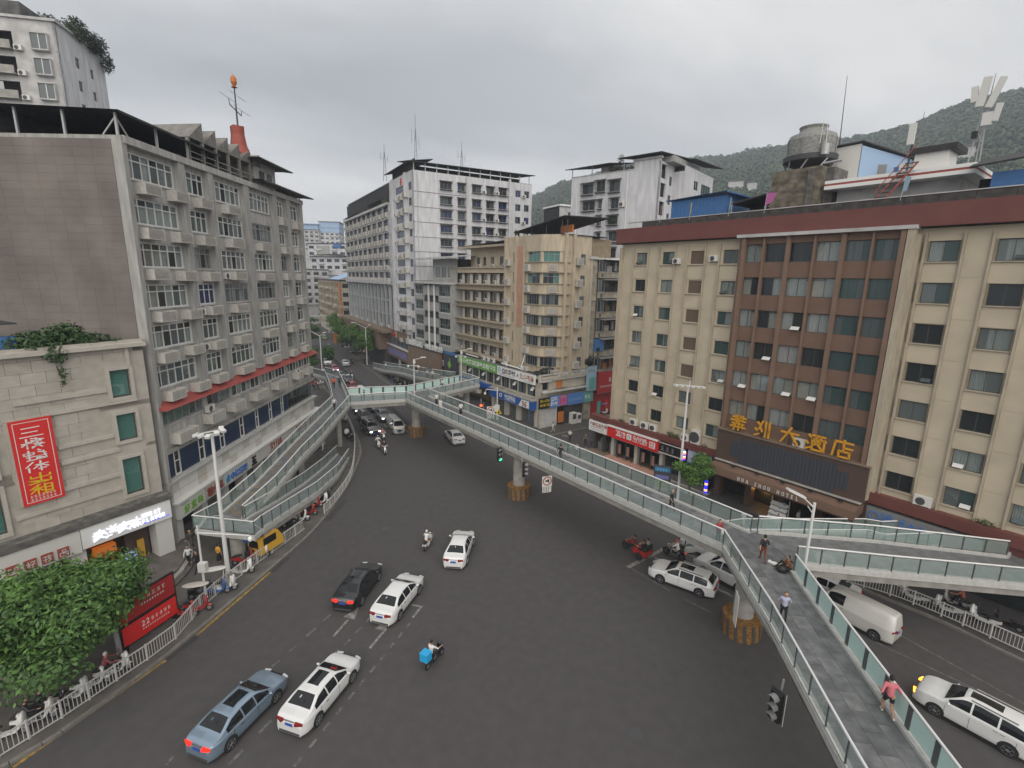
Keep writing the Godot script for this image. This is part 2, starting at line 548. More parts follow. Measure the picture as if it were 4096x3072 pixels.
# ---------- writing: brush strokes on a 10 x 10 grid, x to the right and y down ----------
const STROKES := {
	"三": "1181 1575 0999", "一": "0595", "楼": "2029 0444 2427 0633 4092 6066 4263 8263 4383 6376 4896 5589 8549", "整": "0242 2027 0242 0444 0204 4244 6071 6294 8299 5696 1676 5699 1999 5659 2729 5779",
	"体": "3004 1519 4393 6069 6336 6396 5787", "出": "5059 1214 1494 9294 0699 0659 0909 0999 9699", "租": "4012 0353 3039 3307 3356 6069 6191 9199 6494 6797 5999",
	"華": "1191 3032 7072 0393 1585 5029 5059 0797 2527 7577", "洲": "1122 0516 0928 4025 3446 6069 6466 8089 8486", "大": "0393 5009 5399", "酒": "1122 0516 0928 3191 3339 3399 9399 9393 5154 7174 5474 3636 3999 4675 3393", "店": "5051 1191 1109 5256 5494 3636 3686 3639 8689 3989",
	"麦": "1282 2373 0494 5054 4407 3782 4699 6609", "滋": "1122 0516 0928 4051 8071 3293 5235 3545 4556 3848 7255 5565 6576 9395 7597", "味": "0239 0232 3237 0737 4393 4686 6069 6639 6699",
	"高": "5051 0191 3373 3335 7375 3575 1719 1787 8789 3878", "济": "1122 0516 0928 6061 3292 4285 8245 5759 7779", "东": "1181 4025 2585 5459 3618 7698", "升": "5014 0595 3029 3309 7079", "药": "0292 3031 6061 2414 1434 3416 1636 0939 6454 5494 9499 9989 6777", "房": "5051 1171 1373 1173 1309 4444 2595 5558 5589 8589 5518",
	"中": "5059 1282 1216 8286 1686", "国": "0191 0109 9199 0999 2373 5358 2676 2878", "电": "1181 1116 8186 1686 1484 5058 5898 9896", "信": "2004 1519 4292 3494 3696 3636 4848 4899 4649 8689 4989 6061",
	"伍": "2004 1519 3292 5248 3595 7578 3898", "贰": "2151 1363 1414 1454 1417 5457 3536 1819 7079 7999 6393", "零": "0101 0191 5054 0192 0203 3243 6272 5508 5598 3676 4848 3938", "家": "5051 0103 0191 9193 2383 5338 3818 5588 7697 5559", "政": "0141 2128 2444 0308 0848 6052 5292 8259 6399", "服": "1019 1139 3139 1333 1535 5191 5159 9194 5494 6588 8559", "务": "3013 2272 7214 3484 1575 7589 4517",
	"有": "0292 4018 3439 3484 8489 3676 3878", "限": "1019 1131 3124 2437 3717 5151 5159 5181 8184 5384 5484 5979 8487 6599", "公": "3005 6095 5526 2686 7598", "司": "1181 8189 8979 1363 2526 2565 6568 2868",
	"盛": "1282 1216 1444 4447 6089 8999 9397 1789 1779 2829 4849 6869 0999", "达": "3283 6054 5427 5587 1121 0422 2228 0898 0807", "职": "0141 1119 3139 1333 1535 0838 5181 5155 8185 5585 6658 7698", "校": "2029 0343 2306 2345 5292 7071 6344 8394 8459 5599", "北": "3039 0333 0939 6069 6999 9997 9364", "斗": "3142 2435 0797 6069", "动": "1151 0353 2306 0656 5457 5292 9299 9989 7059", "漫": "1122 0516 0928 4181 4144 8184 4484 3595 3537 9597 3797 5557 7577 4888 5499 8849",
	"即": "1141 4144 1414 1444 1117 1747 4648 6069 6191 9195 9585", "品": "3070 3033 7073 3373 0444 0409 4449 0949 5594 5499 9499 5999", "轻": "0242 2005 0545 2529 0747 5181 8155 6598 5686 7079 5999", "奢": "5021 0292 2141 5398 4585 5005 2668 2679 7679 2777 2979", "咖": "0133 0106 3136 0636 4181 5128 6168 6858 7393 7378 9398 7898", "啡": "0133 0106 3136 0636 5059 4242 4545 4848 7079 7292 7595 7898",
	"众": "5032 5082 3435 3506 3448 7456 7499", "冠": "0191 0103 9193 1444 0555 2508 4548 4859 6394 6696 8389 8979 6777", "人": "5009 4499", "力": "2272 4019 7279 7969", "资": "1122 0514 4032 3292 6245 6285 2626 2678 2677 7679 5578 4919", "源": "1122 0516 0928 3191 3119 6042 5282 5255 8285 5585 6568 5659 8699",
	"用": "1181 1109 8189 8979 1383 1686 5059", "心": "0508 3538 3878 7876 5354 8486", "共": "0292 3036 6066 0696 3819 6899", "享": "5051 0191 3373 3335 7375 3575 1676 7657 5759 0898", "智": "1142 0242 3034 0454 2434 5181 5154 8184 5484 2575 2559 7579 2777 2979", "习": "1181 8189 8979 2244 1757", "室": "5051 0103 0191 9193 2474 5436 3666 2676 5559 2777 0999",
	"亿": "2004 1519 4181 8145 4548 4898 9896", "孕": "1171 3104 2161 7163 1585 7557 5759 0898", "婴": "0131 0104 3134 1114 5191 5154 9194 6164 0595 4507 3566 0799", "唐": "5051 0191 0109 2373 2777 5059 1595 7375 3737 3739 7779 3979", "五": "1181 4139 1575 7579 0999", "金": "5004 5094 3464 1686 5459 0999 2738 8778", "发": "2012 1292 4008 4676 7649 5499", "机": "2029 0343 2306 2345 5151 5158 5181 8189 8999",
	"孩": "0141 4123 2329 0545 6061 4192 7154 5484 8459 6599", "新": "2021 0141 1112 0343 0545 2529 2607 2647 9061 6169 6494 8489", "童": "5051 1181 3132 6162 0393 2474 2427 7477 2777 4249 1888 0999", "好": "2038 0343 2317 3909 5191 9165 6569 6959 4595", "鞋": "0242 1013 3033 1333 2029 1535 0747 7074 5292 5494 7579 5696 4999", "艾": "0292 3031 6061 2499 7419",
	"空": "5051 0103 0191 9193 4225 6284 2676 5659 0999", "停": "2004 1519 6061 4191 5382 4545 4555 3536 3595 6779 4777", "保": "2004 1519 4181 4144 8184 4484 6069 3595 6539 6599", "定": "5051 0103 0191 9193 2474 5459 5787 4618 1899", "点": "5053 5282 2575 2336 2373 7376 1719 3839 5869 7889", "惠": "1171 5056 2272 2225 7275 2575 1676 0709 3738 3878 5758 8889",
	"招": "2029 0343 0646 5191 6154 9194 5556 5595 5559 9599 5999", "商": "5051 0191 3243 6252 1383 1319 8389 4445 6465 3678 3638 6668", "·": "4455",
}
var fonts := {}


func glyph(b: Mb, ch: String, at: Vector2, size: float, pen: float, z0: float, z1: float) -> void:
	for s in STROKES[ch].split(" "):
		var p := PackedVector2Array()
		for i in range(0, s.length() - 1, 2):
			p.append(at + Vector2(s[i].to_int() / 9.0, 1.0 - s[i + 1].to_int() / 9.0) * size)
		for i in p.size() - 1:
			var d := (p[i + 1] - p[i])
			if d.length() < 0.01 * size:
				d = Vector2(0.06, -0.06) * size
			var a := p[i] - d.normalized() * pen * 0.4
			var e := p[i] + d + d.normalized() * pen * 0.4
			var nrm := d.orthogonal().normalized() * pen * 0.5
			b.extrude(PackedVector2Array([a + nrm, a - nrm, e - nrm * 0.8, e + nrm * 0.8]), z0, z1)


# writing on a face: xf is the frame of the face, (x, y) the lower left corner
func write(parent: Node, text: String, m: Material, xf: Transform3D, x: float, y: float, size: float, step := 1.15, z := 0.004, thick := 0.02, down := false, pen := 0.13, called := "lettering") -> MeshInstance3D:
	var b := Mb.new()
	var px := x
	var py := y
	for ch in text:
		if STROKES.has(ch):
			glyph(b, ch, Vector2(px, py), size, size * pen, z, z + thick)
		elif ch != " ":
			latin(b, ch, Vector2(px, py), size, z, thick)
		if down:
			py -= size * step
		else:
			px += size * (step if STROKES.has(ch) else step * 0.66)
	return put(called, b, m, parent, xf)


func latin(b: Mb, ch: String, at: Vector2, size: float, z: float, thick: float) -> void:
	if not fonts.has(ch):
		var f := SystemFont.new()
		f.font_names = PackedStringArray(["Droid Sans"])
		f.font_weight = 700
		var t := TextMesh.new()
		t.font = f
		t.font_size = 64
		t.pixel_size = 1.0 / 47.0
		t.depth = 1.0
		t.curve_step = 3.0
		t.text = ch
		fonts[ch] = t.get_mesh_arrays()
	var a: Array = fonts[ch]
	var vs: PackedVector3Array = a[Mesh.ARRAY_VERTEX]
	var ns: PackedVector3Array = a[Mesh.ARRAY_NORMAL]
	var ix: PackedInt32Array = a[Mesh.ARRAY_INDEX]
	var lo := Vector3(9, 9, 9)
	for p in vs:
		lo = lo.min(p)
	for i in ix:
		var p := vs[i] - Vector3(lo.x, lo.y, 0)
		b.v.append(Vector3(at.x + p.x * size * 0.75, at.y + p.y * size, z + (p.z + 0.5) * thick))
		b.n.append(ns[i])
		b.uv.append(Vector2.ZERO)


# flat lettering panel: plain marks too small to read, in rows
func small_print(parent: Node, m: Material, xf: Transform3D, x0: float, x1: float, y: float, size: float, sd: int, z := 0.004) -> void:
	var b := Mb.new()
	var r := RandomNumberGenerator.new()
	r.seed = sd
	var x := x0
	while x < x1 - size:
		for k in 3:
			var yy := y + size * (0.1 + 0.36 * k)
			b.box(Vector3(x + size * 0.42, yy, z + 0.004), Vector3(size * r.randf_range(0.45, 0.8), size * 0.13, 0.008))
		b.box(Vector3(x + size * r.randf_range(0.2, 0.65), y + size * 0.45, z + 0.003), Vector3(size * 0.13, size * 0.85, 0.006))
		x += size * 1.1
	put("small_lettering", b, m, parent, xf)


# ---------- facades: x to the right along the face, y up, z towards the viewer ----------
func face(yaw_x: Vector3, o: Vector3) -> Transform3D:
	var x := yaw_x.normalized()
	return Transform3D(Basis(x, Vector3.UP, x.cross(Vector3.UP)), o)


func pierced(b: Mb, x0: float, x1: float, y0: float, y1: float, holes: Array, thick: float, zf := 0.0) -> void:
	var ys := [y0, y1]
	for h in holes:
		for e in [h.position.y, h.end.y]:
			if e > y0 + 0.001 and e < y1 - 0.001 and not ys.any(func(t): return absf(t - e) < 0.001):
				ys.append(e)
	ys.sort()
	for i in ys.size() - 1:
		var m: float = (ys[i] + ys[i + 1]) * 0.5
		var cut := []
		for h in holes:
			if h.position.y < m and h.end.y > m:
				cut.append(h)
		cut.sort_custom(func(p, q): return p.position.x < q.position.x)
		var x := x0
		for h in cut:
			if h.position.x > x + 0.002:
				b.span(x, h.position.x, ys[i], ys[i + 1], zf - thick, zf)
			x = maxf(x, h.end.x)
		if x < x1 - 0.002:
			b.span(x, x1, ys[i], ys[i + 1], zf - thick, zf)


var frame_store := {}
var curtain_mesh: Mesh


# a window in a hole: frame with bars, panes as pieces, a curtain behind some of them
func window(parent: Node, xf: Transform3D, r: Rect2, cols: int, transom: float, fr: String, pane, depth := 0.12, bar := 0.06, curtain := "", share := 1.0, side := 0.0, called := "window") -> MeshInstance3D:
	var w := snappedf(r.size.x, 0.05)
	var h := snappedf(r.size.y, 0.05)
	var key := "%s %s %s %s %s" % [w, h, cols, transom, bar]
	if not frame_store.has(key):
		var b := Mb.new()
		var d := bar * 1.2
		b.span(-w / 2, w / 2, 0, bar, -d, 0).span(-w / 2, w / 2, h - bar, h, -d, 0)
		b.span(-w / 2, -w / 2 + bar, bar, h - bar, -d, 0).span(w / 2 - bar, w / 2, bar, h - bar, -d, 0)
		for i in range(1, cols):
			var x := -w / 2 + w * i / cols
			b.span(x - bar * 0.4, x + bar * 0.4, bar, h - bar, -d, -0.008)
		if transom > 0.0:
			b.span(-w / 2 + bar, w / 2 - bar, transom * h - bar * 0.4, transom * h + bar * 0.4, -d, -0.004)
		frame_store[key] = b.mesh()
	var at := xf * Transform3D(Basis(), Vector3(r.get_center().x, r.position.y, -depth))
	var o := put(called, frame_store[key], M[fr], parent, at)
	var rows := [[bar, h - bar]] if transom <= 0.0 else [[bar, transom * h - bar * 0.4], [transom * h + bar * 0.4, h - bar]]
	for row in rows:
		for i in cols:
			var x0 := -w / 2 + w * i / cols + bar * 0.4
			var x1 := -w / 2 + w * (i + 1) / cols - bar * 0.4
			var pm: String = pane if pane is String else pane[rng.randi() % pane.size()]
			slab("pane", M[pm], o, Vector3((x0 + x1) / 2, (row[0] + row[1]) / 2, -bar * 0.6), Vector3(x1 - x0, row[1] - row[0], 0.012))
	if curtain:
		if curtain_mesh == null:
			var cb := Mb.new()
			var pts := []
			for i in 37:
				pts.append(Vector3(-0.5 + i / 36.0, 0, 0.5 * sin(i * 1.7) + 0.25 * sin(i * 0.6)))
			for i in 36:
				var p: Vector3 = pts[i]
				var q: Vector3 = pts[i + 1]
				cb.quad(p + Vector3.UP, q + Vector3.UP, q, p)
			curtain_mesh = cb.mesh()
		var cw := w * share
		put("curtain", curtain_mesh, M[curtain], o, Transform3D(Basis.from_scale(Vector3(cw, h, 0.07)), Vector3(side * (w - cw) / 2, 0, -0.2)))
	return o


var ac_store := {}


# louvred cage that hides an air conditioner: sides solid, slats in front
func ac_cage(parent: Node, xf: Transform3D, x: float, y: float, w: float, h: float, deep: float, m := "ac_cage", called := "ac_cage") -> MeshInstance3D:
	var key := "c %.2f %.2f %.2f" % [w, h, deep]
	if not ac_store.has(key):
		var b := Mb.new()
		b.span(-w / 2, -w / 2 + 0.05, 0, h, 0, deep).span(w / 2 - 0.05, w / 2, 0, h, 0, deep)
		b.span(-w / 2 + 0.05, w / 2 - 0.05, 0, 0.06, 0, deep)
		b.span(-w / 2 + 0.05, w / 2 - 0.05, 0.06, h - 0.1, 0.05, deep - 0.12)
		var k := int(h / 0.11)
		for i in k:
			var yy := 0.09 + (h - 0.09) * i / k
			b.box(Vector3(0, yy + 0.025, deep - 0.03), Vector3(w - 0.1, 0.06, 0.035), Basis(Vector3.RIGHT, 0.5))
		ac_store[key] = b.mesh()
	return put(called, ac_store[key], M[m], parent, xf * Transform3D(Basis(), Vector3(x, y, 0.0)))


# outdoor air conditioner: case, fan grille, two brackets
func ac_unit(parent: Node, xf: Transform3D, x: float, y: float, w := 0.85, h := 0.6, yaw := 0.0) -> MeshInstance3D:
	var key := "u %.2f %.2f" % [w, h]
	if not ac_store.has(key):
		var b := Mb.new()
		b.span(-w / 2, w / 2, 0.04, h, 0.08, 0.42).span(-w / 2 - 0.01, w / 2 + 0.01, h, h + 0.02, 0.07, 0.43)
		b.span(-w / 2 + 0.06, -w / 2 + 0.1, 0, 0.04, 0, 0.44).span(w / 2 - 0.1, w / 2 - 0.06, 0, 0.04, 0, 0.44)
		ac_store[key] = b.mesh()
		var f := Mb.new()
		f.tube(Vector3(-w * 0.12, h * 0.5, 0.425), Vector3(-w * 0.12, h * 0.5, 0.432), h * 0.4, h * 0.4, 14)
		ac_store[key + "f"] = f.mesh()
	var o := put("air_conditioner", ac_store[key], M.ac_white, parent, xf * Transform3D(Basis(Vector3.UP, yaw), Vector3(x, y, 0.0)))
	put("fan_grille", ac_store[key + "f"], M.grey_dark, o)
	return o



# ---------- ground, kerbs, markings ----------
func strip(pts: Array, w: float, y: float, b: Mb) -> void:   # flat line of width w through points (Vector2 x, z)
	for i in pts.size() - 1:
		var a: Vector2 = pts[i]
		var c: Vector2 = pts[i + 1]
		var nrm := (c - a).orthogonal().normalized() * w * 0.5
		b.quad(Vector3(a.x + nrm.x, y, a.y + nrm.y), Vector3(c.x + nrm.x, y, c.y + nrm.y), Vector3(c.x - nrm.x, y, c.y - nrm.y), Vector3(a.x - nrm.x, y, a.y - nrm.y))
		if b.n[b.n.size() - 1].y < 0.0:
			for k in range(b.v.size() - 6, b.v.size(), 3):
				var s := b.v[k]
				b.v[k] = b.v[k + 1]
				b.v[k + 1] = s
			for k in range(b.n.size() - 6, b.n.size()):
				b.n[k] = Vector3.UP


func smooth(pts: Array, step := 1.5) -> Array:
	var c := Curve2D.new()
	for i in pts.size():
		var t := Vector2.ZERO
		if i > 0 and i < pts.size() - 1:
			t = (pts[i + 1] - pts[i - 1]) / 6.0
		c.add_point(pts[i], -t, t)
	c.bake_interval = step
	return Array(c.get_baked_points())


func kerb(pts: Array, inward: float, y := 0.15) -> void:   # stones along a line, one piece each
	for i in pts.size() - 1:
		var a: Vector2 = pts[i]
		var c: Vector2 = pts[i + 1]
		var nrm := (c - a).orthogonal().normalized() * inward * 0.5
		var m := (a + c) * 0.5 + nrm
		var d := Vector3(c.x - a.x, 0, c.y - a.y).normalized()
		slab("kerb_stone", M.kerbstone, kerbs, Vector3(m.x, y * 0.5, m.y), Vector3(absf(inward), y + 0.008 + 0.006 * (i % 2), (c - a).length() - 0.015), Basis(Vector3.UP.cross(d), Vector3.UP, d))


var kerbs: Node3D
var left_kerb := []


func ground() -> void:
	var b := Mb.new()
	b.quad(Vector3(-900, -0.3, -900), Vector3(900, -0.3, -900), Vector3(900, -0.3, 300), Vector3(-900, -0.3, 300))
	struct("ground", b, M.roof_grey)
	b = Mb.new()
	b.quad(Vector3(-170, 0, -330), Vector3(90, 0, -330), Vector3(90, 0, 30), Vector3(-170, 0, 30))
	struct("road", b, M.asphalt)
	kerbs = Node3D.new()
	kerbs.name = "kerb"
	add_child(kerbs)
	kerbs.set_meta("kind", "structure")
	# left kerb, from below the camera up the far street
	left_kerb = smooth([Vector2(-34, -2), Vector2(-27.6, -12), Vector2(-22.62, -18.19), Vector2(-21.19, -21.14), Vector2(-19.81, -25.72), Vector2(-17.68, -36.63), Vector2(-17.24, -41.12), Vector2(-17.41, -48.22), Vector2(-18.33, -55.05), Vector2(-19.61, -60.52), Vector2(-23.64, -70), Vector2(-22.2, -66.5), Vector2(-26.8, -76.4), Vector2(-42.5, -104.5), Vector2(-62, -140), Vector2(-82, -182), Vector2(-108, -240), Vector2(-130, -300)])
	var poly := PackedVector2Array(left_kerb)
	poly.append_array([Vector2(-160, -300), Vector2(-160, 0)])
	b = Mb.new()
	b.prism(poly, 0.0, 0.15)
	struct("pavement", b, M.pavement)
	kerb(left_kerb.filter(func(p): return p.y > -110.0), -0.22)
	# right: pavement along the hotel, turning into the lane
	var right_kerb := smooth([Vector2(48, -2), Vector2(38, -15.5), Vector2(31.03, -25.48), Vector2(29.15, -28.77), Vector2(25.44, -33.22), Vector2(17.5, -43.7), Vector2(8.6, -56), Vector2(8.3, -58.6), Vector2(9.6, -60.6), Vector2(11.4, -61.6), Vector2(32, -76.6), Vector2(60, -97)])
	poly = PackedVector2Array(right_kerb)
	poly.append_array([Vector2(90, -97), Vector2(90, 0)])
	b = Mb.new()
	b.prism(poly, 0.0, 0.15)
	struct("pavement", b, M.pavement_dark)
	kerb(right_kerb.filter(func(p): return p.y > -70.0 and p.x < 45.0), 0.2)
	# right: pavement round the tan corner block and up the far street
	var far_kerb := smooth([Vector2(40, -92.5), Vector2(14, -73.4), Vector2(6.2, -67.8), Vector2(3.4, -66.6), Vector2(0.6, -66.9), Vector2(-2.4, -68.6), Vector2(-7, -73.2), Vector2(-15.5, -83.2), Vector2(-24.7, -98.45), Vector2(-36.19, -119.16), Vector2(-44.51, -133.85), Vector2(-61.29, -167.51), Vector2(-82, -208), Vector2(-112, -275), Vector2(-124, -300)])
	poly = PackedVector2Array(far_kerb)
	poly.append_array([Vector2(60, -300), Vector2(60, -107)])
	b = Mb.new()
	b.prism(poly, 0.0, 0.15)
	struct("pavement", b, M.pavement_dark)
	kerb(far_kerb.filter(func(p): return p.y > -125.0 and p.x < 16.0), 0.2)
	# painted lines
	var y := Mb.new()
	strip([Vector2(-23.59, -19.14), Vector2(-19.75, -24.36)], 0.16, 0.006, y)
	strip([Vector2(-22.23, -18), Vector2(-19.77, -24.43)], 0.17, 0.01, y)
	strip([Vector2(-19.27, -26.51), Vector2(-17.97, -33.2)], 0.17, 0.006, y)
	strip(smooth([Vector2(-19.77, -60.59), Vector2(-21.02, -64.28), Vector2(-23.98, -71.05), Vector2(-26.14, -74.93)], 0.6), 0.22, 0.006, y)
	for p in [[Vector2(-36.98, -120.73), Vector2(-35.31, -117.69)], [Vector2(-34.46, -115.97), Vector2(-31.25, -110.3)], [Vector2(-30.85, -109.49), Vector2(-25, -99.15)], [Vector2(-36.55, -120.4), Vector2(-35.4, -117.99)], [Vector2(-60.97, -167.05), Vector2(-57.75, -159.69)], [Vector2(-49.83, -145.29), Vector2(-44.03, -133.9)], [Vector2(-16.36, -70.59), Vector2(-14.64, -67.43)], [Vector2(-51.75, -136.27), Vector2(-46.95, -126.8)], [Vector2(8.12, -71.85), Vector2(10.59, -74.15)], [Vector2(12.19, -75.26), Vector2(13.37, -76.61)]]:
		strip(p, 0.2, 0.006, y)
	struct("road_marking", y, M.line_yellow)
	var wm := Mb.new()
	for p in [[Vector2(-6.27, -28.44), Vector2(-5.9, -29.57)], [Vector2(-6.63, -29.72), Vector2(-5.81, -29.54)], [Vector2(-8.31, -25.64), Vector2(-7.79, -27.24)], [Vector2(-10.84, -26.61), Vector2(-10.43, -28.11)]]:
		strip(p, 0.16, 0.006, wm)
	strip([Vector2(9.32, -34.68), Vector2(12.75, -37.3), Vector2(15.58, -39.26)], 0.36, 0.006, wm)
	for p in [[Vector2(11.8, -36.19), Vector2(12.52, -35.34)], [Vector2(14.44, -36.94), Vector2(15.34, -36.16)], [Vector2(15.11, -32.38), Vector2(15.94, -31.53)], [Vector2(15.16, -32.17), Vector2(16.08, -31.25)]]:
		strip(p, 0.15, 0.006, wm)
	strip([Vector2(-19.25, -71.44), Vector2(-17.1, -67.29)], 0.14, 0.006, wm)
	strip([Vector2(-14.97, -66.32), Vector2(-14.36, -66.64)], 0.3, 0.006, wm)
	for p in [[Vector2(4.19, -65.04), Vector2(4.83, -66.22)], [Vector2(5.08, -64.56), Vector2(6.05, -65.36)], [Vector2(5.93, -63.84), Vector2(6.93, -64.88)], [Vector2(7.01, -62.18), Vector2(8.34, -63.14)], [Vector2(7.34, -67.74), Vector2(8.21, -66.95)], [Vector2(8.66, -61.28), Vector2(10.15, -62.34)]]:
		strip(p, 0.45, 0.006, wm)
	# worn arrow heads on two lanes
	for p in [Vector2(-10.41, -28.37), Vector2(-8.06, -27.34)]:
		var f := Vector2(0.29, -0.957)
		var s := f.orthogonal()
		wm.prism(PackedVector2Array([p + f * 1.1, p - s * 0.42 - f * 0.1, p + s * 0.42 - f * 0.1]), 0.006, 0.0062)
	struct("road_marking", wm, M.line_white)
	var dm := Mb.new()
	var a1: Vector2 = Vector2(-12.71, -18.14)
	var a2: Vector2 = Vector2(-10.19, -25.3)
	for k in 5:
		strip([a1.lerp(a2, k * 0.225 + 0.02), a1.lerp(a2, k * 0.225 + 0.125)], 0.15, 0.006, dm)
	for p in [[Vector2(-9.94, -25.85), Vector2(-9.71, -26.38)], [Vector2(-9.57, -26.88), Vector2(-9.37, -27.43)], [Vector2(-9.18, -27.98), Vector2(-9, -28.59)], [Vector2(-13.48, -24.06), Vector2(-13.22, -24.59)], [Vector2(-13.01, -25.26), Vector2(-12.78, -25.81)], [Vector2(-12.5, -26.56), Vector2(-12.22, -27.3)], [Vector2(-11.98, -27.96), Vector2(-11.75, -28.64)], [Vector2(-15.5, -18.23), Vector2(-15.42, -18.67)]]:
		strip(p, 0.14, 0.006, dm)
	for p in [[850, 1655, 900, 1600], [945, 1550, 1005, 1485], [1040, 1430, 1090, 1378], [1120, 1330, 1168, 1278], [1197, 1232, 1238, 1183]]:
		pass
	var c1: Vector2 = Vector2(-9.65, -18.26)
	var c2: Vector2 = Vector2(-6.36, -27.88)
	for k in 11:
		strip([c1.lerp(c2, k * 0.096), c1.lerp(c2, k * 0.096 + 0.048)], 0.15, 0.006, dm)
	for p in [[Vector2(-18.22, -80.73), Vector2(-17.27, -79.12)], [Vector2(-12.84, -71.41), Vector2(-12.19, -70.44)], [Vector2(-12.01, -73.35), Vector2(-9.6, -69.61)], [Vector2(-60.29, -159.36), Vector2(-60.36, -162.8)], [Vector2(-47.64, -120.58), Vector2(-46.44, -118.15)], [Vector2(9.59, -34.43), Vector2(11.72, -31.77)], [Vector2(12.41, -30.9), Vector2(13.78, -29.49)]]:
		strip(p, 0.14, 0.006, dm)
	strip([Vector2(24.69, -28.53), Vector2(27.94, -22.43)], 0.13, 0.006, dm)
	strip([Vector2(23.11, -26.93), Vector2(27.39, -21.93)], 0.13, 0.007, dm)
	strip([Vector2(-20.56, -63.07), Vector2(-19.57, -63.56)], 0.14, 0.006, dm)
	strip([Vector2(-17.96, -34.62), Vector2(-17.22, -38.45), Vector2(-17, -41.61)], 0.1, 0.006, dm)
	struct("road_marking", dm, M.line_faint)
	var pm := Mb.new()
	for p in [[Vector2(-19.81, -24.49), Vector2(-19.19, -26.36)], [Vector2(-17.88, -33.25), Vector2(-17.56, -35.26)], [Vector2(-16.47, -45.73), Vector2(-16.65, -41.34)]]:
		strip(p, 0.5, 0.004, pm)
	struct("road_patch", pm, M.asphalt_patch)
	for p in [Vector2(-7.43, -25.66), Vector2(-11, -40.04), Vector2(7.04, -36.3), Vector2(10.47, -24.96), Vector2(6.43, -20.19), Vector2(-13.6, -66.76)]:
		struct("manhole_cover", Mb.new().tube(Vector3(p.x, 0.0, p.y), Vector3(p.x, 0.012, p.y), 0.36, 0.36, 18), M.grey_dark)
	# raised forecourt with rounded steps before the shops on the left
	var base := [Vector2(-27.2, -37.4), Vector2(-25.4, -36.2), Vector2(-24.3, -34.6), Vector2(-23.75, -32.6), Vector2(-23.6, -30.4), Vector2(-24.0, -28.2), Vector2(-25.6, -24.4), Vector2(-28.2, -19.6), Vector2(-31, -14), Vector2(-36, -14), Vector2(-36, -38)]
	for k in 3:
		var ring := PackedVector2Array()
		for i in base.size():
			var p: Vector2 = base[i]
			ring.append(p + Vector2(-0.36, -0.05) * (0.0 if i > 8 else float(k)))
		b = Mb.new()
		b.prism(ring, 0.15 + 0.14 * k - (0.0 if k == 0 else 0.005), 0.15 + 0.14 * (k + 1))
		struct("step", b, M.plaza if k % 2 == 0 else M.concrete)


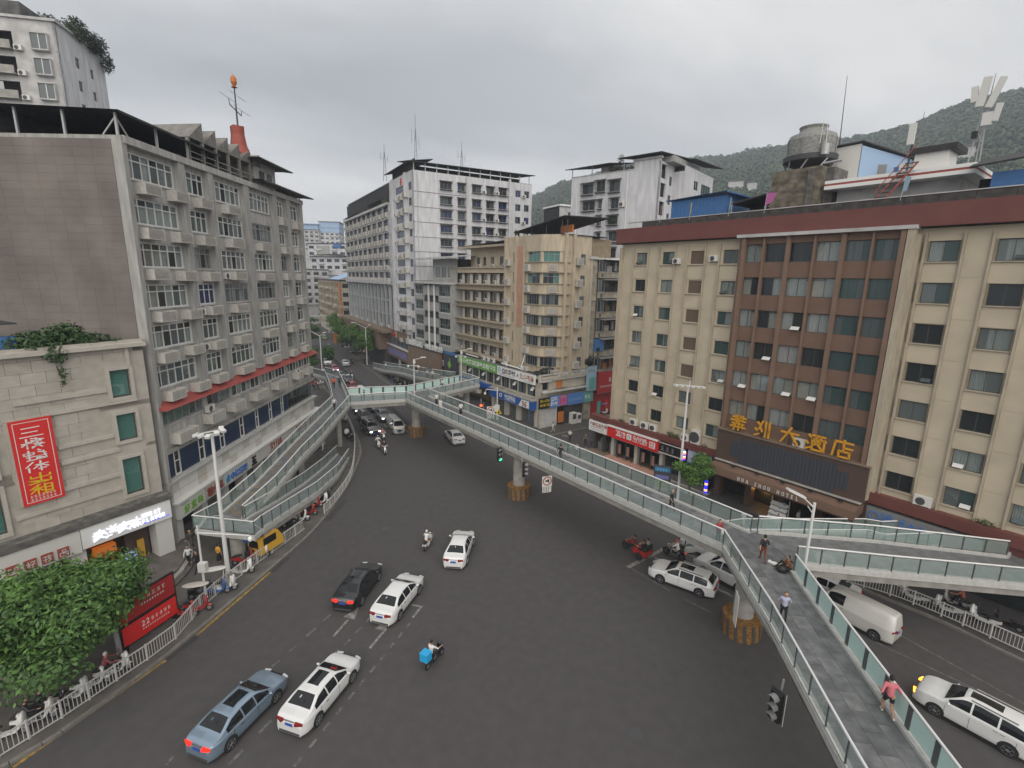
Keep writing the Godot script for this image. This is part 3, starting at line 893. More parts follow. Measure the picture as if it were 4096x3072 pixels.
func hills() -> void:
	var prof := FastNoiseLite.new()
	prof.seed = 8
	prof.frequency = 0.004
	prof.fractal_octaves = 5
	var b := Mb.new()
	var rows := 34
	var cols := 130
	var grid := []
	for j in rows:
		var line := []
		for i in cols:
			var az := deg_to_rad(-62.0 + 124.0 * i / (cols - 1))
			var t := float(j) / (rows - 1)
			var rad := 330.0 + 620.0 * t
			var x := sin(az) * rad
			var z := -cos(az) * rad
			line.append(Vector3(x, hill_height(rad_to_deg(az), t) + prof.get_noise_2d(x, z) * 16.0 * t, z))
		grid.append(line)
	for j in rows - 1:
		for i in cols - 1:
			var q := [grid[j + 1][i], grid[j + 1][i + 1], grid[j][i + 1], grid[j][i]]
			b.tris(q[0], q[1], q[2], Vector3.UP, Vector3.UP, Vector3.UP)
			b.tris(q[0], q[2], q[3], Vector3.UP, Vector3.UP, Vector3.UP)
	worn(mat("hill_ground", Color(0.055, 0.075, 0.035), 0.95), noise_tex(55, 0.01, 0.5, 1.0), 0.01)
	struct("hill", b, M.hill_ground)
	# the wood that covers it
	var tree := Mb.new()
	tree.use_c = true
	var r := RandomNumberGenerator.new()
	r.seed = 77
	for k in 46:
		var d := Vector3(r.randfn(), r.randfn(), r.randfn()).normalized()
		var o := d * Vector3(0.42, 0.5, 0.42) + Vector3(0, 0.55, 0)
		var s := r.randf_range(0.12, 0.26)
		var a := Vector3(r.randfn(), r.randfn(), r.randfn()).normalized()
		var u := d.cross(a).normalized()
		var w := (d + u * 0.5).normalized()
		tree.tint = Color(1, 1, 1) * r.randf_range(0.7, 1.15)
		tree.tris(o + u * s, o - u * s * 0.6 + w.cross(u) * s, o - u * s * 0.5 - w.cross(u) * s, d, d, d)
		tree.tris(o + u * s * 0.8 + d * 0.06, o - u * s + d.cross(u) * s * 0.7, o - u * s * 0.4 - d.cross(u) * s, d, d, d)
	var mm := MultiMesh.new()
	mm.transform_format = MultiMesh.TRANSFORM_3D
	mm.use_colors = true
	mm.mesh = tree.mesh()
	var spots := []
	for k in 24000:
		var az := r.randf_range(-8.0, 61.0)
		var t := sqrt(r.randf()) * 0.985
		var rad := 330.0 + 620.0 * t
		var rr := deg_to_rad(az)
		var x := sin(rr) * rad
		var z := -cos(rr) * rad
		var y := hill_height(az, t) + prof.get_noise_2d(x, z) * 16.0 * t
		if y < 14.0 or (t > 0.3 and t < 0.48 and r.randf() < 0.55):
			continue
		var s := r.randf_range(5.5, 9.5)
		spots.append([Transform3D(Basis(Vector3.UP, r.randf() * TAU) * Basis.from_scale(Vector3(s, s * r.randf_range(0.8, 1.35), s)), Vector3(x, y - 1.5, z)), r.randf()])
	mm.instance_count = spots.size()
	for k in spots.size():
		mm.set_instance_transform(k, spots[k][0])
		var f: float = spots[k][1]
		mm.set_instance_color(k, Color(0.04, 0.068, 0.03).lerp(Color(0.075, 0.11, 0.04), f * f))
	var o := MultiMeshInstance3D.new()
	o.name = "hill_forest"
	o.multimesh = mm
	o.material_override = M.vivid
	o.set_meta("kind", "stuff")
	o.set_meta("label", "wooded hillside that rises behind the roofs on the right")
	o.set_meta("category", "forest")
	add_child(o)
	# a few pale houses on the slope
	for p in [[21.5, 0.2, 9.0, "lowest of them beside the white block"], [22.8, 0.33, 13.0, "longest of them, left of the cooling tower"], [24.3, 0.3, 8.0, "close to the cooling tower plinth"], [40.3, 0.3, 9.0, "near the crowded antenna mast"]]:
		var rr := deg_to_rad(p[0])
		var rad: float = 330.0 + 620.0 * p[1]
		var at := Vector3(sin(rr) * rad, hill_height(p[0], p[1]) + 5.0, -cos(rr) * rad)
		var t := thing("hillside_house", "pale house on the wooded hill, %s" % p[3], "house", at, -rr, "pale houses on the wooded hill")
		put("wall", Mb.new().box(Vector3(0, 3, 0), Vector3(p[2], 7, 7)), M.white_old, t)
		put("roof", Mb.new().extrude(PackedVector2Array([Vector2(-p[2] * 0.56, 6.5), Vector2(p[2] * 0.56, 6.5), Vector2(0, 9.0)]), -4, 4), M.roof_grey, t)


const RIDGE := [[-62.0, 12.0], [-12.0, 14.0], [-4.0, 60.0], [1.9, 158.0], [5.0, 186.0], [11.0, 205.0], [18.0, 218.0], [25.0, 229.0], [32.0, 228.0], [36.0, 241.0], [39.5, 256.0], [43.0, 262.0], [63.0, 285.0]]


func hill_height(az: float, t: float) -> float:   # the ridge climbs to the right
	var ridge: float = RIDGE[-1][1]
	for i in RIDGE.size() - 1:
		if az <= RIDGE[i + 1][0]:
			ridge = lerpf(RIDGE[i][1], RIDGE[i + 1][1], clampf((az - RIDGE[i][0]) / (RIDGE[i + 1][0] - RIDGE[i][0]), 0.0, 1.0))
			break
	return ridge * (0.1 + 0.9 * pow(minf(t, 1.0), 0.8)) - 6.0 * (1.0 - t)


func at_(p: Vector3) -> Transform3D:
	return Transform3D(Basis(), p)


func box_(x0: float, x1: float, y0: float, y1: float, z0: float, z1: float) -> Mb:
	return Mb.new().span(x0, x1, y0, y1, z0, z1)


func deg_(a: float) -> float:
	return deg_to_rad(a)


func v3(x: float, y: float, z: float) -> Vector3:
	return Vector3(x, y, z)


func bx_(mid: Vector3, size: Vector3, b := Basis()) -> Mb:
	return Mb.new().box(mid, size, b)


func tu_(a: Vector3, b: Vector3, r0: float, r1 := -1.0, k := 8) -> Mb:
	return Mb.new().tube(a, b, r0, r1, k)


func br_(a: Vector3, b: Vector3, w: float, h := -1.0, up := Vector3.UP) -> Mb:
	return Mb.new().bar(a, b, w, h, up)

# ---------- left: grey block of strip windows with louvred cages ----------
const LB_COLS := [[0.2, 5.4, 6], [6.3, 9.25, 4], [10.25, 15.15, 6], [16.3, 21.2, 6], [22.35, 24.6, 3], [25.7, 28.45, 3]]
const LB_PIERS := [[-0.05, 0.14], [5.5, 6.22], [9.35, 10.15], [15.25, 16.2], [21.3, 22.25], [24.7, 25.6], [28.55, 29.2]]

func left_block() -> void:
	var t := thing("apartment_block", "long grey block of white strip windows and louvred cages above a row of shops", "building", v3(-27.2, 0, -36.3), deg_(90.3))
	var id := Transform3D()
	var holes := []
	for r in 6:
		var top := 30.2 - 3.05 * r
		for c in LB_COLS:
			holes.append(Rect2(c[0], top - 1.8, c[1] - c[0], 1.8))
	var low := [[0.3, 5.7], [6.35, 9.9], [10.35, 15.7], [16.25, 21.85], [22.45, 29.2]]
	for c in low:
		holes.append(Rect2(c[0], 10.15, c[1] - c[0], 1.25))
	var b := Mb.new()
	pierced(b, 0, 29.2, 8.25, 31.0, holes, 0.3)
	b.span(0, 29.2, 5.55, 5.8, -0.3, 0.0)
	put("wall", b, M.wall_left, t)
	put("core", box_(0.3, 29.0, 0, 30.8, -15.0, -1.2).span(0.3, 29.0, 30.7, 30.9, -15.0, -0.3), M.room, t)
	for p in LB_PIERS:
		put("pier", box_(p[0], p[1], 12.1, 31.0, 0.0, 0.42), M.wall_left_pier, t)
	put("roof_edge", box_(-0.1, 29.3, 30.55, 31.05, 0.003, 0.5), M.wall_left, t)
	var fl := Mb.new()
	for r in 9:
		fl.span(0.2, 29.0, 3.05 * r + 5.2, 3.05 * r + 5.4, -1.2, -0.3)
	put("floor_slab", fl, M.dark_grime, t)
	var i := 0
	for h in holes:
		var n: int = LB_COLS[i % 6][2] if i < 36 else int(round(h.size.x / 0.85))
		var fr := "frame_white"
		if rng.randf() < 0.14:
			fr = "frame_grey"
		var cur := ""
		var q := rng.randf()
		if i >= 36:
			cur = ["curtain_green", "curtain_green", "curtain_brown", "curtain_pale", "curtain_pale"][i - 36]
			fr = "frame_grey" if i < 38 else "frame_white"
		elif q < 0.3:
			cur = "curtain_pale"
		elif q < 0.5:
			cur = "curtain_white"
		elif q < 0.56:
			cur = "curtain_brown"
		if i == 7 + 12 - 5:
			cur = "curtain_purple"
		if i == 1:
			cur = "curtain_green"
		window(t, id, h, n, 0.7 if i < 36 else 0.0, fr, ["pane", "pane", "pane", "pane_dark", "pane_mid"] if i != 19 else "pane_blue", 0.06, 0.1, cur, rng.randf_range(0.5, 1.0), [-1.0, 1.0][rng.randi() % 2])
		put("sill", box_(h.position.x - 0.05, h.end.x + 0.05, h.position.y - 0.09, h.position.y - 0.003, -0.28, 0.1), M.white_old, t)
		i += 1
	for r in 6:
		var y := 27.42 - 3.05 * r
		for a in [[1.6, 1.7], [5.1, 1.6], [8.15, 1.6], [12.6, 2.1], [18.3, 2.2], [23.4, 1.15], [27.0, 1.25]]:
			if rng.randf() < 0.95:
				ac_cage(t, id, a[0] + rng.randf_range(-0.2, 0.2), y + rng.randf_range(-0.12, 0.08), a[1], 0.8, 0.8)
		if r in [3, 4, 2]:
			ac_unit(t, id, 11.0 if r == 2 else 6.6, y + 0.1)
	for a in [[2.2, 8.55, 2.4], [6.4, 8.9, 2.0], [10.0, 9.0, 1.9], [14.5, 9.0, 2.5], [19.2, 9.1, 2.3], [24.2, 9.2, 1.4], [27.2, 9.2, 1.4]]:
		ac_cage(t, id, a[0], a[1], a[2], 0.9, 0.9)
	ac_unit(t, id, 6.2, 9.82, 1.0, 0.65)
	ac_unit(t, id, 24.6, 9.75, 0.85, 0.6)
	var ledge := Mb.new()
	ledge.extrude(PackedVector2Array([Vector2(0.0, 12.15), Vector2(0.95, 11.6), Vector2(0.95, 11.6), Vector2(0.0, 11.6)]), -29.9, 0.25)
	ledge.moved(Transform3D(Basis(v3(0, 0, 1), Vector3.UP, v3(-1, 0, 0)), Vector3.ZERO))
	put("tiled_ledge", ledge, M.red_ledge, t)
	put("cornice", box_(-0.2, 29.3, 7.95, 8.24, -0.3, 0.35), M.concrete, t)
	for k in 8:
		var x0: float = [0.0, 1.95, 5.2, 8.3, 11.75, 14.75, 17.75, 20.65][k]
		var x1: float = [1.2, 4.4, 7.55, 11.0, 14.1, 17.1, 20.0, 21.85][k]
		put("tile_panel", box_(x0, x1, 5.8, 7.95, -0.25, -0.02), M.navy_tile, t)
		if k < 7:
			window(t, id, Rect2(x1, 5.8, [1.95, 5.2, 8.3, 11.75, 14.75, 17.75, 20.65][k] - x1, 2.15), 1, 0.55, "frame_white", "pane_dark", 0.0, 0.11)
	window(t, id, Rect2(22.0, 5.8, 7.1, 2.15), 8, 0.5, "frame_dark", ["pane_dark", "pane_mid"], 0.08, 0.06)
	for k in 24:
		slab("tile", M.sign_white if k % 3 else M.sign_cream, t, v3(0.45 + k * 1.22, 5.1, 0.12), v3(1.19, 0.86, 0.24))
		slab("tile", M.sign_white if (k + 1) % 4 else M.sign_cream, t, v3(0.45 + k * 1.22, 4.24, 0.12), v3(1.19, 0.8, 0.24))
	put("ledge", box_(-0.3, 29.8, 5.54, 5.68, -0.3, 0.45), M.curb_white, t)
	put("fascia_top", box_(-0.2, 30.0, 3.82, 3.98, 0.0, 0.85), M.sign_white, t)
	var signs := [[0.0, 3.4], [3.5, 6.35], [6.45, 10.3], [10.4, 12.9], [13.0, 20.7], [20.8, 29.9]]
	for s in signs:
		put("shop_sign", box_(s[0], s[1], 2.5, 3.82, 0.0, 0.72), M.sign_white if s[0] != 3.5 else M.sign_cream, t)
	var sf := at_(v3(0, 0, 0.72))
	write(t, "好童新", M.green_text, sf, 0.6, 2.8, 0.62, 1.45, 0.004, 0.06, false, 0.13)
	small_print(t, M.grey, sf, 0.3, 1.4, 3.52, 0.16, 3)
	write(t, "鞋大孕", M.brick_red, sf, 3.75, 2.78, 0.68, 1.2, 0.004, 0.08, false, 0.17)
	write(t, "中亿孕婴", M.blue_text, sf, 7.35, 2.78, 0.66, 1.12, 0.004, 0.08, false, 0.13)
	put("logo", Mb.new().extrude(PackedVector2Array([Vector2(6.65, 2.75), Vector2(7.15, 2.85), Vector2(7.2, 3.3), Vector2(6.9, 3.55), Vector2(6.62, 3.2)]), 0.0, 0.06), mat("sign_azure", Color(0.05, 0.25, 0.5)), t, sf)
	write(t, "五", M.black, sf, 11.3, 2.75, 0.8, 1.2, 0.004, 0.06, false, 0.26)
	write(t, "艾1100", M.brick_red, sf, 15.2, 2.9, 0.72, 1.1, 0.004, 0.05, false, 0.11)
	small_print(t, M.brick_red, sf, 15.0, 18.0, 2.6, 0.2, 5)
	write(t, "DDSTO·大东", M.brick_red, sf, 22.0, 2.75, 0.78, 1.15, 0.004, 0.08, false, 0.14)
	put("shop_floor", box_(0, 29.5, 0.15, 0.5, -4.0, 0.5), M.plaza, t)
	var shelf := Mb.new()
	for k in 9:
		var x := 0.5 + k * 3.35
		put("pillar", box_(x - 0.35, x + 0.35, 0.5, 2.5, -0.6, 0.3), M.sign_white, t)
		if k < 8:
			if k in [1, 3, 6]:
				window(t, id, Rect2(x + 0.4, 0.5, 2.55, 1.95), 3, 0.0, "frame_dark", "pane", 0.5, 0.05)
			var c: StandardMaterial3D = [M.room_warm, M.orange_box, M.curtain_brown, M.yellow, M.grey, M.curtain_pale, M.room_warm, M.brown_board][k]
			put("display", box_(x + 0.6, x + 2.6, 0.5, 0.5 + 0.8 + 0.25 * (k % 3), -2.2, -1.7).span(x + 0.8, x + 1.6, 0.5, 1.3, -1.5, -0.9), c, t)
	put("shop_back", box_(0, 29.5, 0.5, 2.5, -4.2, -4.0), M.curtain_brown, t)
	for x in [2.2, 4.9, 8.3, 12.0, 18.4]:
		put("ceiling_lamp", box_(x, x + 0.9, 2.3, 2.34, -1.6, -1.5), M.lit_white, t)
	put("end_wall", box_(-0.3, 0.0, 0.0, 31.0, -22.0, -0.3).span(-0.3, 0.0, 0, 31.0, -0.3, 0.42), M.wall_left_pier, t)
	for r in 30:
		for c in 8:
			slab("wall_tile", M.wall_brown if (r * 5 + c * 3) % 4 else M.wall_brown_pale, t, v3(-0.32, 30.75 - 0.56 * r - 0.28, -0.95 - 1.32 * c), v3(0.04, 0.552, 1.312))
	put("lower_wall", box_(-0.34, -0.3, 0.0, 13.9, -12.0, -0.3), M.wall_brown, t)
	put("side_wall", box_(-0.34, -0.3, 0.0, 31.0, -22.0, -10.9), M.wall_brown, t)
	put("far_wall", box_(29.0, 29.2, 0, 31, -15, -0.3), M.wall_left, t)
	var can := Mb.new()
	can.quad(v3(-0.6, 33.3, -24), v3(12.5, 33.3, -20), v3(11.5, 32.4, 0.55), v3(-0.6, 32.5, 0.7))
	can.quad(v3(-0.6, 32.44, 0.7), v3(11.5, 32.34, 0.55), v3(12.5, 33.2, -20), v3(-0.6, 33.2, -24))
	can.quad(v3(-0.6, 32.5, 0.7), v3(11.5, 32.4, 0.55), v3(11.5, 32.25, 0.55), v3(-0.6, 32.35, 0.7))
	put("roof_canopy", can, M.roof_dark, t)
	put("canopy_back", box_(0, 12, 31, 33, -8.2, -8.0).span(0.2, 0.4, 30.9, 33.2, -22, -8.2), M.roof_dark, t)
	for p in [v3(-0.1, 31, 0.1), v3(3.6, 31, 0.2), v3(7.2, 31, 0.2), v3(-0.15, 31, -3.4), v3(-0.15, 31, -6.6), v3(-0.15, 31, -9.8)]:
		put("canopy_post", box_(p.x - 0.07, p.x + 0.07, 31.0, 32.45 + (0.035 * -p.z if p.z < 0.0 else 0.0), p.z - 0.07, p.z + 0.07), M.galv, t)
	put("canopy_strut", br_(v3(-0.1, 32.2, 0.1), v3(0.9, 31.05, 0.1), 0.08).bar(v3(-0.1, 32.2, 0.1), v3(-0.1, 31.05, -0.9), 0.08), M.galv, t)
	for k in 6:
		var x := 8.7 + 1.98 * k
		var sh := Mb.new()
		var tip := v3(x + 0.9, 34.5 - 0.06 * k, 0.2)
		var l := v3(x - 1.0, 32.95, 0.15)
		var r2 := v3(x + 1.0, 32.95, 0.15)
		var bt := v3(x - 0.5, 33.0, -8.0)
		sh.quad(bt, tip + v3(0, -0.3, -8.0), tip, l)
		sh.quad(tip + v3(0, -0.3, -8.0), r2 + v3(0, 0, -8), r2, tip)
		sh.tri(l, tip, r2)
		sh.quad(l, r2, r2 + v3(0, 0, -8), bt)
		put("folded_shell", sh, M.shell_grey, t)
		put("shell_post", box_(x - 1.12, x - 0.92, 31.0, 33.0, -0.1, 0.15), M.shell_grey, t)
		put("railing", br_(v3(x - 0.9, 31.9, 0.05), v3(x + 0.85, 31.9, 0.05), 0.05).bar(v3(x - 0.9, 31.45, 0.05), v3(x + 0.85, 31.45, 0.05), 0.04), M.galv, t)
	put("roof_room", box_(8.5, 19.5, 30.9, 33.0, -8.5, -4.5), M.dark_grime, t)
	var tw := put("stair_tower", box_(18.3, 23.0, 31.0, 33.6, -4.5, 0.1), M.wall_left, t)
	for x in [19.3, 21.0]:
		put("window", box_(x, x + 1.1, 31.7, 32.65, 0.1, 0.13), M.pane_dark, tw)
	var pag := Mb.new()
	for e in [[17.0, 24.6, 33.5, 1.5], [17.5, 30.6, 31.5, 1.4]]:
		var zz := -6.0
		var x0: float = e[0]
		var x1: float = e[1]
		var y: float = e[2]
		var o: float = e[3]
		var mid := 0.72
		pag.quad(v3(x0 + 1.6, y + mid, zz), v3(x1 - 2.0, y + mid, zz), v3(x1, y, o), v3(x0, y, o))
		pag.quad(v3(x0, y - 0.12, o), v3(x1, y - 0.12, o), v3(x1 - 2.0, y + mid - 0.3, zz), v3(x0 + 1.6, y + mid - 0.3, zz))
		pag.quad(v3(x0, y, o), v3(x1, y, o), v3(x1, y - 0.12, o), v3(x0, y - 0.12, o))
		pag.tri(v3(x1, y, o), v3(x1 - 2.0, y + mid, zz), v3(x1, y, zz))
		pag.tri(v3(x0, y, o), v3(x0, y, zz), v3(x0 + 1.6, y + mid, zz))
	put("eaves", pag, M.roof_grey, t)
	for x in [24.0, 26.5, 28.9]:
		put("canopy_post", box_(x - 0.05, x + 0.05, 31.05, 31.5, 0.2, 0.3), M.galv, t)
	put("pylon", Mb.new().lathe(v3(17.4, 0, -0.8), [Vector2(1.15, 33.8), Vector2(0.85, 34.6), Vector2(0.7, 35.6), Vector2(0.72, 36.4), Vector2(0.0, 36.4)], 4), M.brick_red, t)
	var an := thing("rooftop_antenna", "rusty mast with a torch shaped top on the red rooftop pylon", "antenna", v3(-28.0, 36.4, -53.7))
	put("mast", tu_(Vector3.ZERO, v3(0, 3.6, 0), 0.09, 0.06), M.grey_dark, an)
	put("torch", Mb.new().lathe(Vector3.ZERO, [Vector2(0.3, 3.55), Vector2(0.12, 3.62), Vector2(0.3, 4.0), Vector2(0.27, 4.4), Vector2(0.0, 4.75)], 8), M.orange_box, an)
	put("arm", br_(v3(0.3, 1.5, 1.7), v3(-0.3, 1.4, -1.5), 0.07).bar(v3(0.3, 1.5, 1.7), v3(0.3, 2.0, 1.8), 0.05).bar(v3(-0.3, 1.4, -1.5), v3(-0.3, 1.9, -1.6), 0.05), M.grey_dark, an)
	var el := Mb.new()
	for s in [[v3(0.3, 2.0, 1.8), 0.3], [v3(-0.3, 1.9, -1.6), -0.2], [v3(0, 2.9, -0.5), 0.1]]:
		var c: Vector3 = s[0]
		el.bar(c + v3(-0.3, 0.25, 0.9), c + v3(0.3, -0.2, -0.9), 0.03)
		for k in 5:
			var m := c + v3(-0.3, 0.25, 0.9).lerp(v3(0.3, -0.2, -0.9), k / 4.0)
			el.bar(m + v3(-0.3, 0.15, -0.1), m + v3(0.3, -0.15, 0.1), 0.02)
	put("aerial", el, M.galv, an)

# ---------- low corner house with stone panels ----------
func annex() -> void:
	var t := thing("corner_house", "low corner house of pale stone panels with a red vertical banner", "building", v3(-27.5, 0, -34.5), deg_(60))
	var id := Transform3D()
	var wins := [Rect2(-1.15, 13.25, 1.2, 1.95), Rect2(-1.15, 10.05, 1.2, 1.95), Rect2(-1.2, 5.95, 1.2, 2.75), Rect2(-9.3, 5.9, 1.75, 2.85), Rect2(-9.3, 9.6, 1.75, 1.9)]
	var b := Mb.new()
	pierced(b, -17, 1.15, 5.3, 16.75, wins, 0.3, -0.05)
	put("wall", b, M.annex_joint, t)
	put("core", box_(-17, 1.1, 0, 16.5, -12, -3.0).span(-17, 1.1, 4.8, 5.3, -3.0, -0.3), M.room, t)
	put("side_wall", box_(-17, -16.7, 0, 16.7, -12, -0.35), M.annex_stone, t)
	var y := 5.32
	var row := 0
	while y < 16.7:
		var h := 0.74
		var x := 1.12 - (0.62 if row % 2 else 0.0)
		while x > -11.5:
			var r := Rect2(x - 1.22, y, 1.21, minf(h - 0.015, 16.74 - y))
			var clear := true
			for w in wins:
				if w.grow(0.2).intersects(r):
					clear = false
			if clear:
				slab("panel", M.annex_stone if (row * 7 + int(x * 3.0)) % 3 else M.annex_stone_pale, t, v3(r.get_center().x, r.get_center().y, -0.025), v3(r.size.x, r.size.y, 0.05))
			x -= 1.23
		y += h
		row += 1
	for w in wins:
		put("window_frame", box_(w.position.x - 0.24, w.position.x, w.position.y - 0.22, w.end.y + 0.22, -0.3, 0.16).span(w.end.x, w.end.x + 0.2, w.position.y - 0.22, w.end.y + 0.22, -0.3, 0.16).span(w.position.x, w.end.x, w.end.y, w.end.y + 0.22, -0.3, 0.157).span(w.position.x, w.end.x, w.position.y - 0.22, w.position.y, -0.3, 0.157), M.annex_stone_pale, t)
		put("wall_fill", box_(w.position.x - 1.5, w.position.x - 0.24, w.position.y - 0.8, w.end.y + 0.8, -0.06, -0.012).span(w.end.x + 0.2, minf(w.end.x + 1.4, 1.12), w.position.y - 0.8, w.end.y + 0.8, -0.06, -0.012).span(w.position.x - 0.24, w.end.x + 0.2, w.end.y + 0.22, w.end.y + 0.8, -0.06, -0.012).span(w.position.x - 0.24, w.end.x + 0.2, w.position.y - 0.8, w.position.y - 0.22, -0.06, -0.012), M.annex_stone, t)
		window(t, id, w, 1, 0.0, "frame_dark", "pane_green", 0.18, 0.06)
	ac_unit(t, at_(v3(0, 0, -0.75)), -0.65, 13.32, 0.9, 0.75)
	for l in [[-6.2, -1.4, 13.9, 0.1], [-4.6, 0.3, 12.95, 0.1], [-4.5, -1.4, 10.6, 0.1], [-4.5, -1.2, 9.5, 0.1], [-4.6, -1.3, 7.7, 0.1], [-7.1, -1.4, 6.65, 0.1]]:
		put("band", box_(l[0], l[1], l[2] - 0.14, l[2] + 0.1, -0.04, 0.14), M.annex_stone_pale, t)
	put("cornice", box_(-17.1, 1.2, 16.75, 17.02, -0.5, 0.42), M.annex_stone_pale, t)
	put("parapet", box_(-17.1, 1.2, 17.02, 17.2, -0.5, -0.1), M.annex_stone, t)
	put("roof", box_(-17, 1.1, 16.55, 16.76, -12, -0.5), M.roof_grey, t)
	put("downpipe", box_(-0.05, 0.14, 15.4, 16.75, 0.0, 0.2), M.annex_stone_pale, t)
	put("fascia_ledge", box_(-17, 1.25, 4.95, 5.4, -0.3, 1.0), M.concrete_dark, t)
	var white := put("shop_sign", box_(-4.42, 1.12, 3.45, 4.95, -0.3, 0.92), M.white, t)
	var sf := at_(v3(0, 0, 0.92))
	write(white, "麦滋麦味", M.lit_white, sf, -3.8, 3.72, 0.72, 1.0, 0.03, 0.04, false, 0.09)
	write(white, "麦滋麦味", M.lit_blue, at_(v3(0.02, -0.02, 0.9)), -3.8, 3.72, 0.72, 1.0, 0.004, 0.01, false, 0.13, "sign_halo")
	write(white, "WHEAT", M.lit_white, sf, -0.85, 4.2, 0.3, 1.35, 0.03, 0.06)
	write(white, "FLAVOR", M.lit_white, sf, -0.85, 3.78, 0.3, 1.35, 0.03, 0.06)
	put("halo_bar", box_(-0.85, 0.95, 3.73, 3.76, 0.925, 0.95), M.lit_blue, white)
	var white2 := put("shop_sign", box_(-17, -4.46, 3.3, 4.9, -0.3, 0.9), M.sign_white, t)
	for k in 4:
		put("sign_square", box_(-8.2 + 0.82 * k, -7.6 + 0.82 * k, 3.45, 4.1, 0.9, 0.97), M.brick_red, white2)
	write(white2, "国好孩品", M.sign_white, at_(v3(0, 0, 0.97)), -8.1, 3.55, 0.42, 1.95, 0.003, 0.01, false, 0.105)
	put("pillar", box_(0.0, 1.12, 0.3, 3.45, -0.4, 0.75), M.sign_white, t)
	put("pillar", box_(-5.0, -4.2, 0.3, 3.4, -0.4, 0.6), M.sign_white, t)
	put("shop_back", box_(-16.8, 0.0, 0.3, 3.4, -2.9, -2.8), M.curtain_brown, t)
	put("shop_front", box_(-1.6, -0.1, 0.55, 3.4, -0.5, -0.4).span(-4.2, -1.6, 0.55, 1.0, -0.5, -0.3), M.brown_metal, t)
	put("counter", box_(-4.0, -1.7, 0.55, 1.5, -1.8, -1.1), M.orange_box, t)
	put("counter_light", box_(-3.9, -1.9, 2.3, 2.5, -1.6, -1.5), M.lit_orange, t)
	put("display_case", box_(-3.2, -1.9, 1.5, 2.1, -1.7, -1.2), M.lit_orange, t)
	put("menu_board", box_(-2.1, -1.25, 0.55, 1.7, 0.25, 0.4), M.lit_screen, t)
	put("stand_banner", box_(-0.95, -0.5, 0.55, 2.1, -0.3, -0.22), M.yellow, t)
	window(t, id, Rect2(-16.6, 0.6, 11.2, 2.6), 6, 0.0, "frame_dark", "pane", 0.3, 0.07)
	var bn := thing("banner", "tall red banner with white and yellow characters on the pale stone wall", "banner")
	bn.transform = t.transform
	put("cloth", box_(-6.67, -4.62, 7.3, 12.86, 0.15, 0.22), M.red_sign, bn)
	put("backing", box_(-6.8, -6.67, 7.3, 12.9, -0.05, 0.2).span(-6.8, -4.6, 12.86, 12.92, -0.05, 0.2), M.annex_stone, bn)
	var bf := at_(v3(0, 0, 0.22))
	put("border_line", box_(-6.5, -6.46, 7.45, 12.7, 0.22, 0.226).span(-4.82, -4.78, 7.45, 12.7, 0.22, 0.226).span(-6.46, -4.82, 12.66, 12.7, 0.22, 0.226).span(-6.46, -4.82, 7.45, 7.49, 0.22, 0.226), M.sign_white, bn)
	write(bn, "三楼整体", M.white, bf * Transform3D(Basis.from_scale(v3(1.7, 1, 1)), Vector3.ZERO), -3.66, 11.75, 0.62, 1.24, 0.006, 0.01, true, 0.1)
	write(bn, "出租", M.yellow_text, bf * Transform3D(Basis.from_scale(v3(1.7, 1, 1)), Vector3.ZERO), -3.66, 8.67, 0.62, 1.24, 0.006, 0.01, true, 0.1)
	small_print(bn, M.sign_white, bf, -6.3, -4.9, 7.75, 0.17, 8, 0.006)
	small_print(bn, M.sign_white, bf, -6.3, -4.9, 7.53, 0.17, 9, 0.006)
	var bush := thing("rooftop_shrub", "bushy plants hanging over the pale stone parapet, trailing down the wall", "shrub")
	bush.transform = t.transform
	var f := Mb.new()
	f.use_c = true
	leaves(f, [[v3(-4.4, 17.5, -0.7), v3(1.6, 0.75, 0.8)], [v3(-2.9, 17.8, -0.8), v3(1.2, 0.9, 0.7)], [v3(-1.6, 17.4, -0.6), v3(1.1, 0.5, 0.6)], [v3(-3.9, 16.7, 0.35), v3(0.7, 0.6, 0.3)], [v3(-3.7, 15.6, 0.25), v3(0.22, 1.1, 0.18)], [v3(-0.5, 17.2, -0.5), v3(0.7, 0.25, 0.4)]], 2600, 0.16, 5, Color(0.02, 0.05, 0.018), Color(0.06, 0.12, 0.03))
	var fo := put("foliage", f, M.leaf, bush)
	fo.set_meta("kind", "stuff")
	put("stem", tu_(v3(-3.9, 16.8, -0.3), v3(-3.75, 15.2, 0.2), 0.05, 0.03).tube(v3(-4.2, 17.0, -0.7), v3(-3.4, 18.2, -0.8), 0.06, 0.03), M.bark, bush)
	var sh := thing("rooftop_shed", "small rooftop shed with a white window and blue panel at the left edge", "shed")
	sh.transform = t.transform
	put("wall", box_(-9.2, -6.0, 16.76, 18.0, -4, -1.2), M.concrete_dark, sh)
	put("blue_panel", box_(-6.4, -5.3, 17.2, 17.95, -1.2, -0.7), M.blue_sheet, sh)
	window(sh, at_(v3(0, 0, -1.0)), Rect2(-7.4, 17.1, 1.0, 0.9), 1, 0.0, "frame_white", "pane_mid", 0.0, 0.1)
	put("roof", box_(-10, -5.2, 18.7, 18.78, -4.5, -0.4), M.roof_dark, sh)

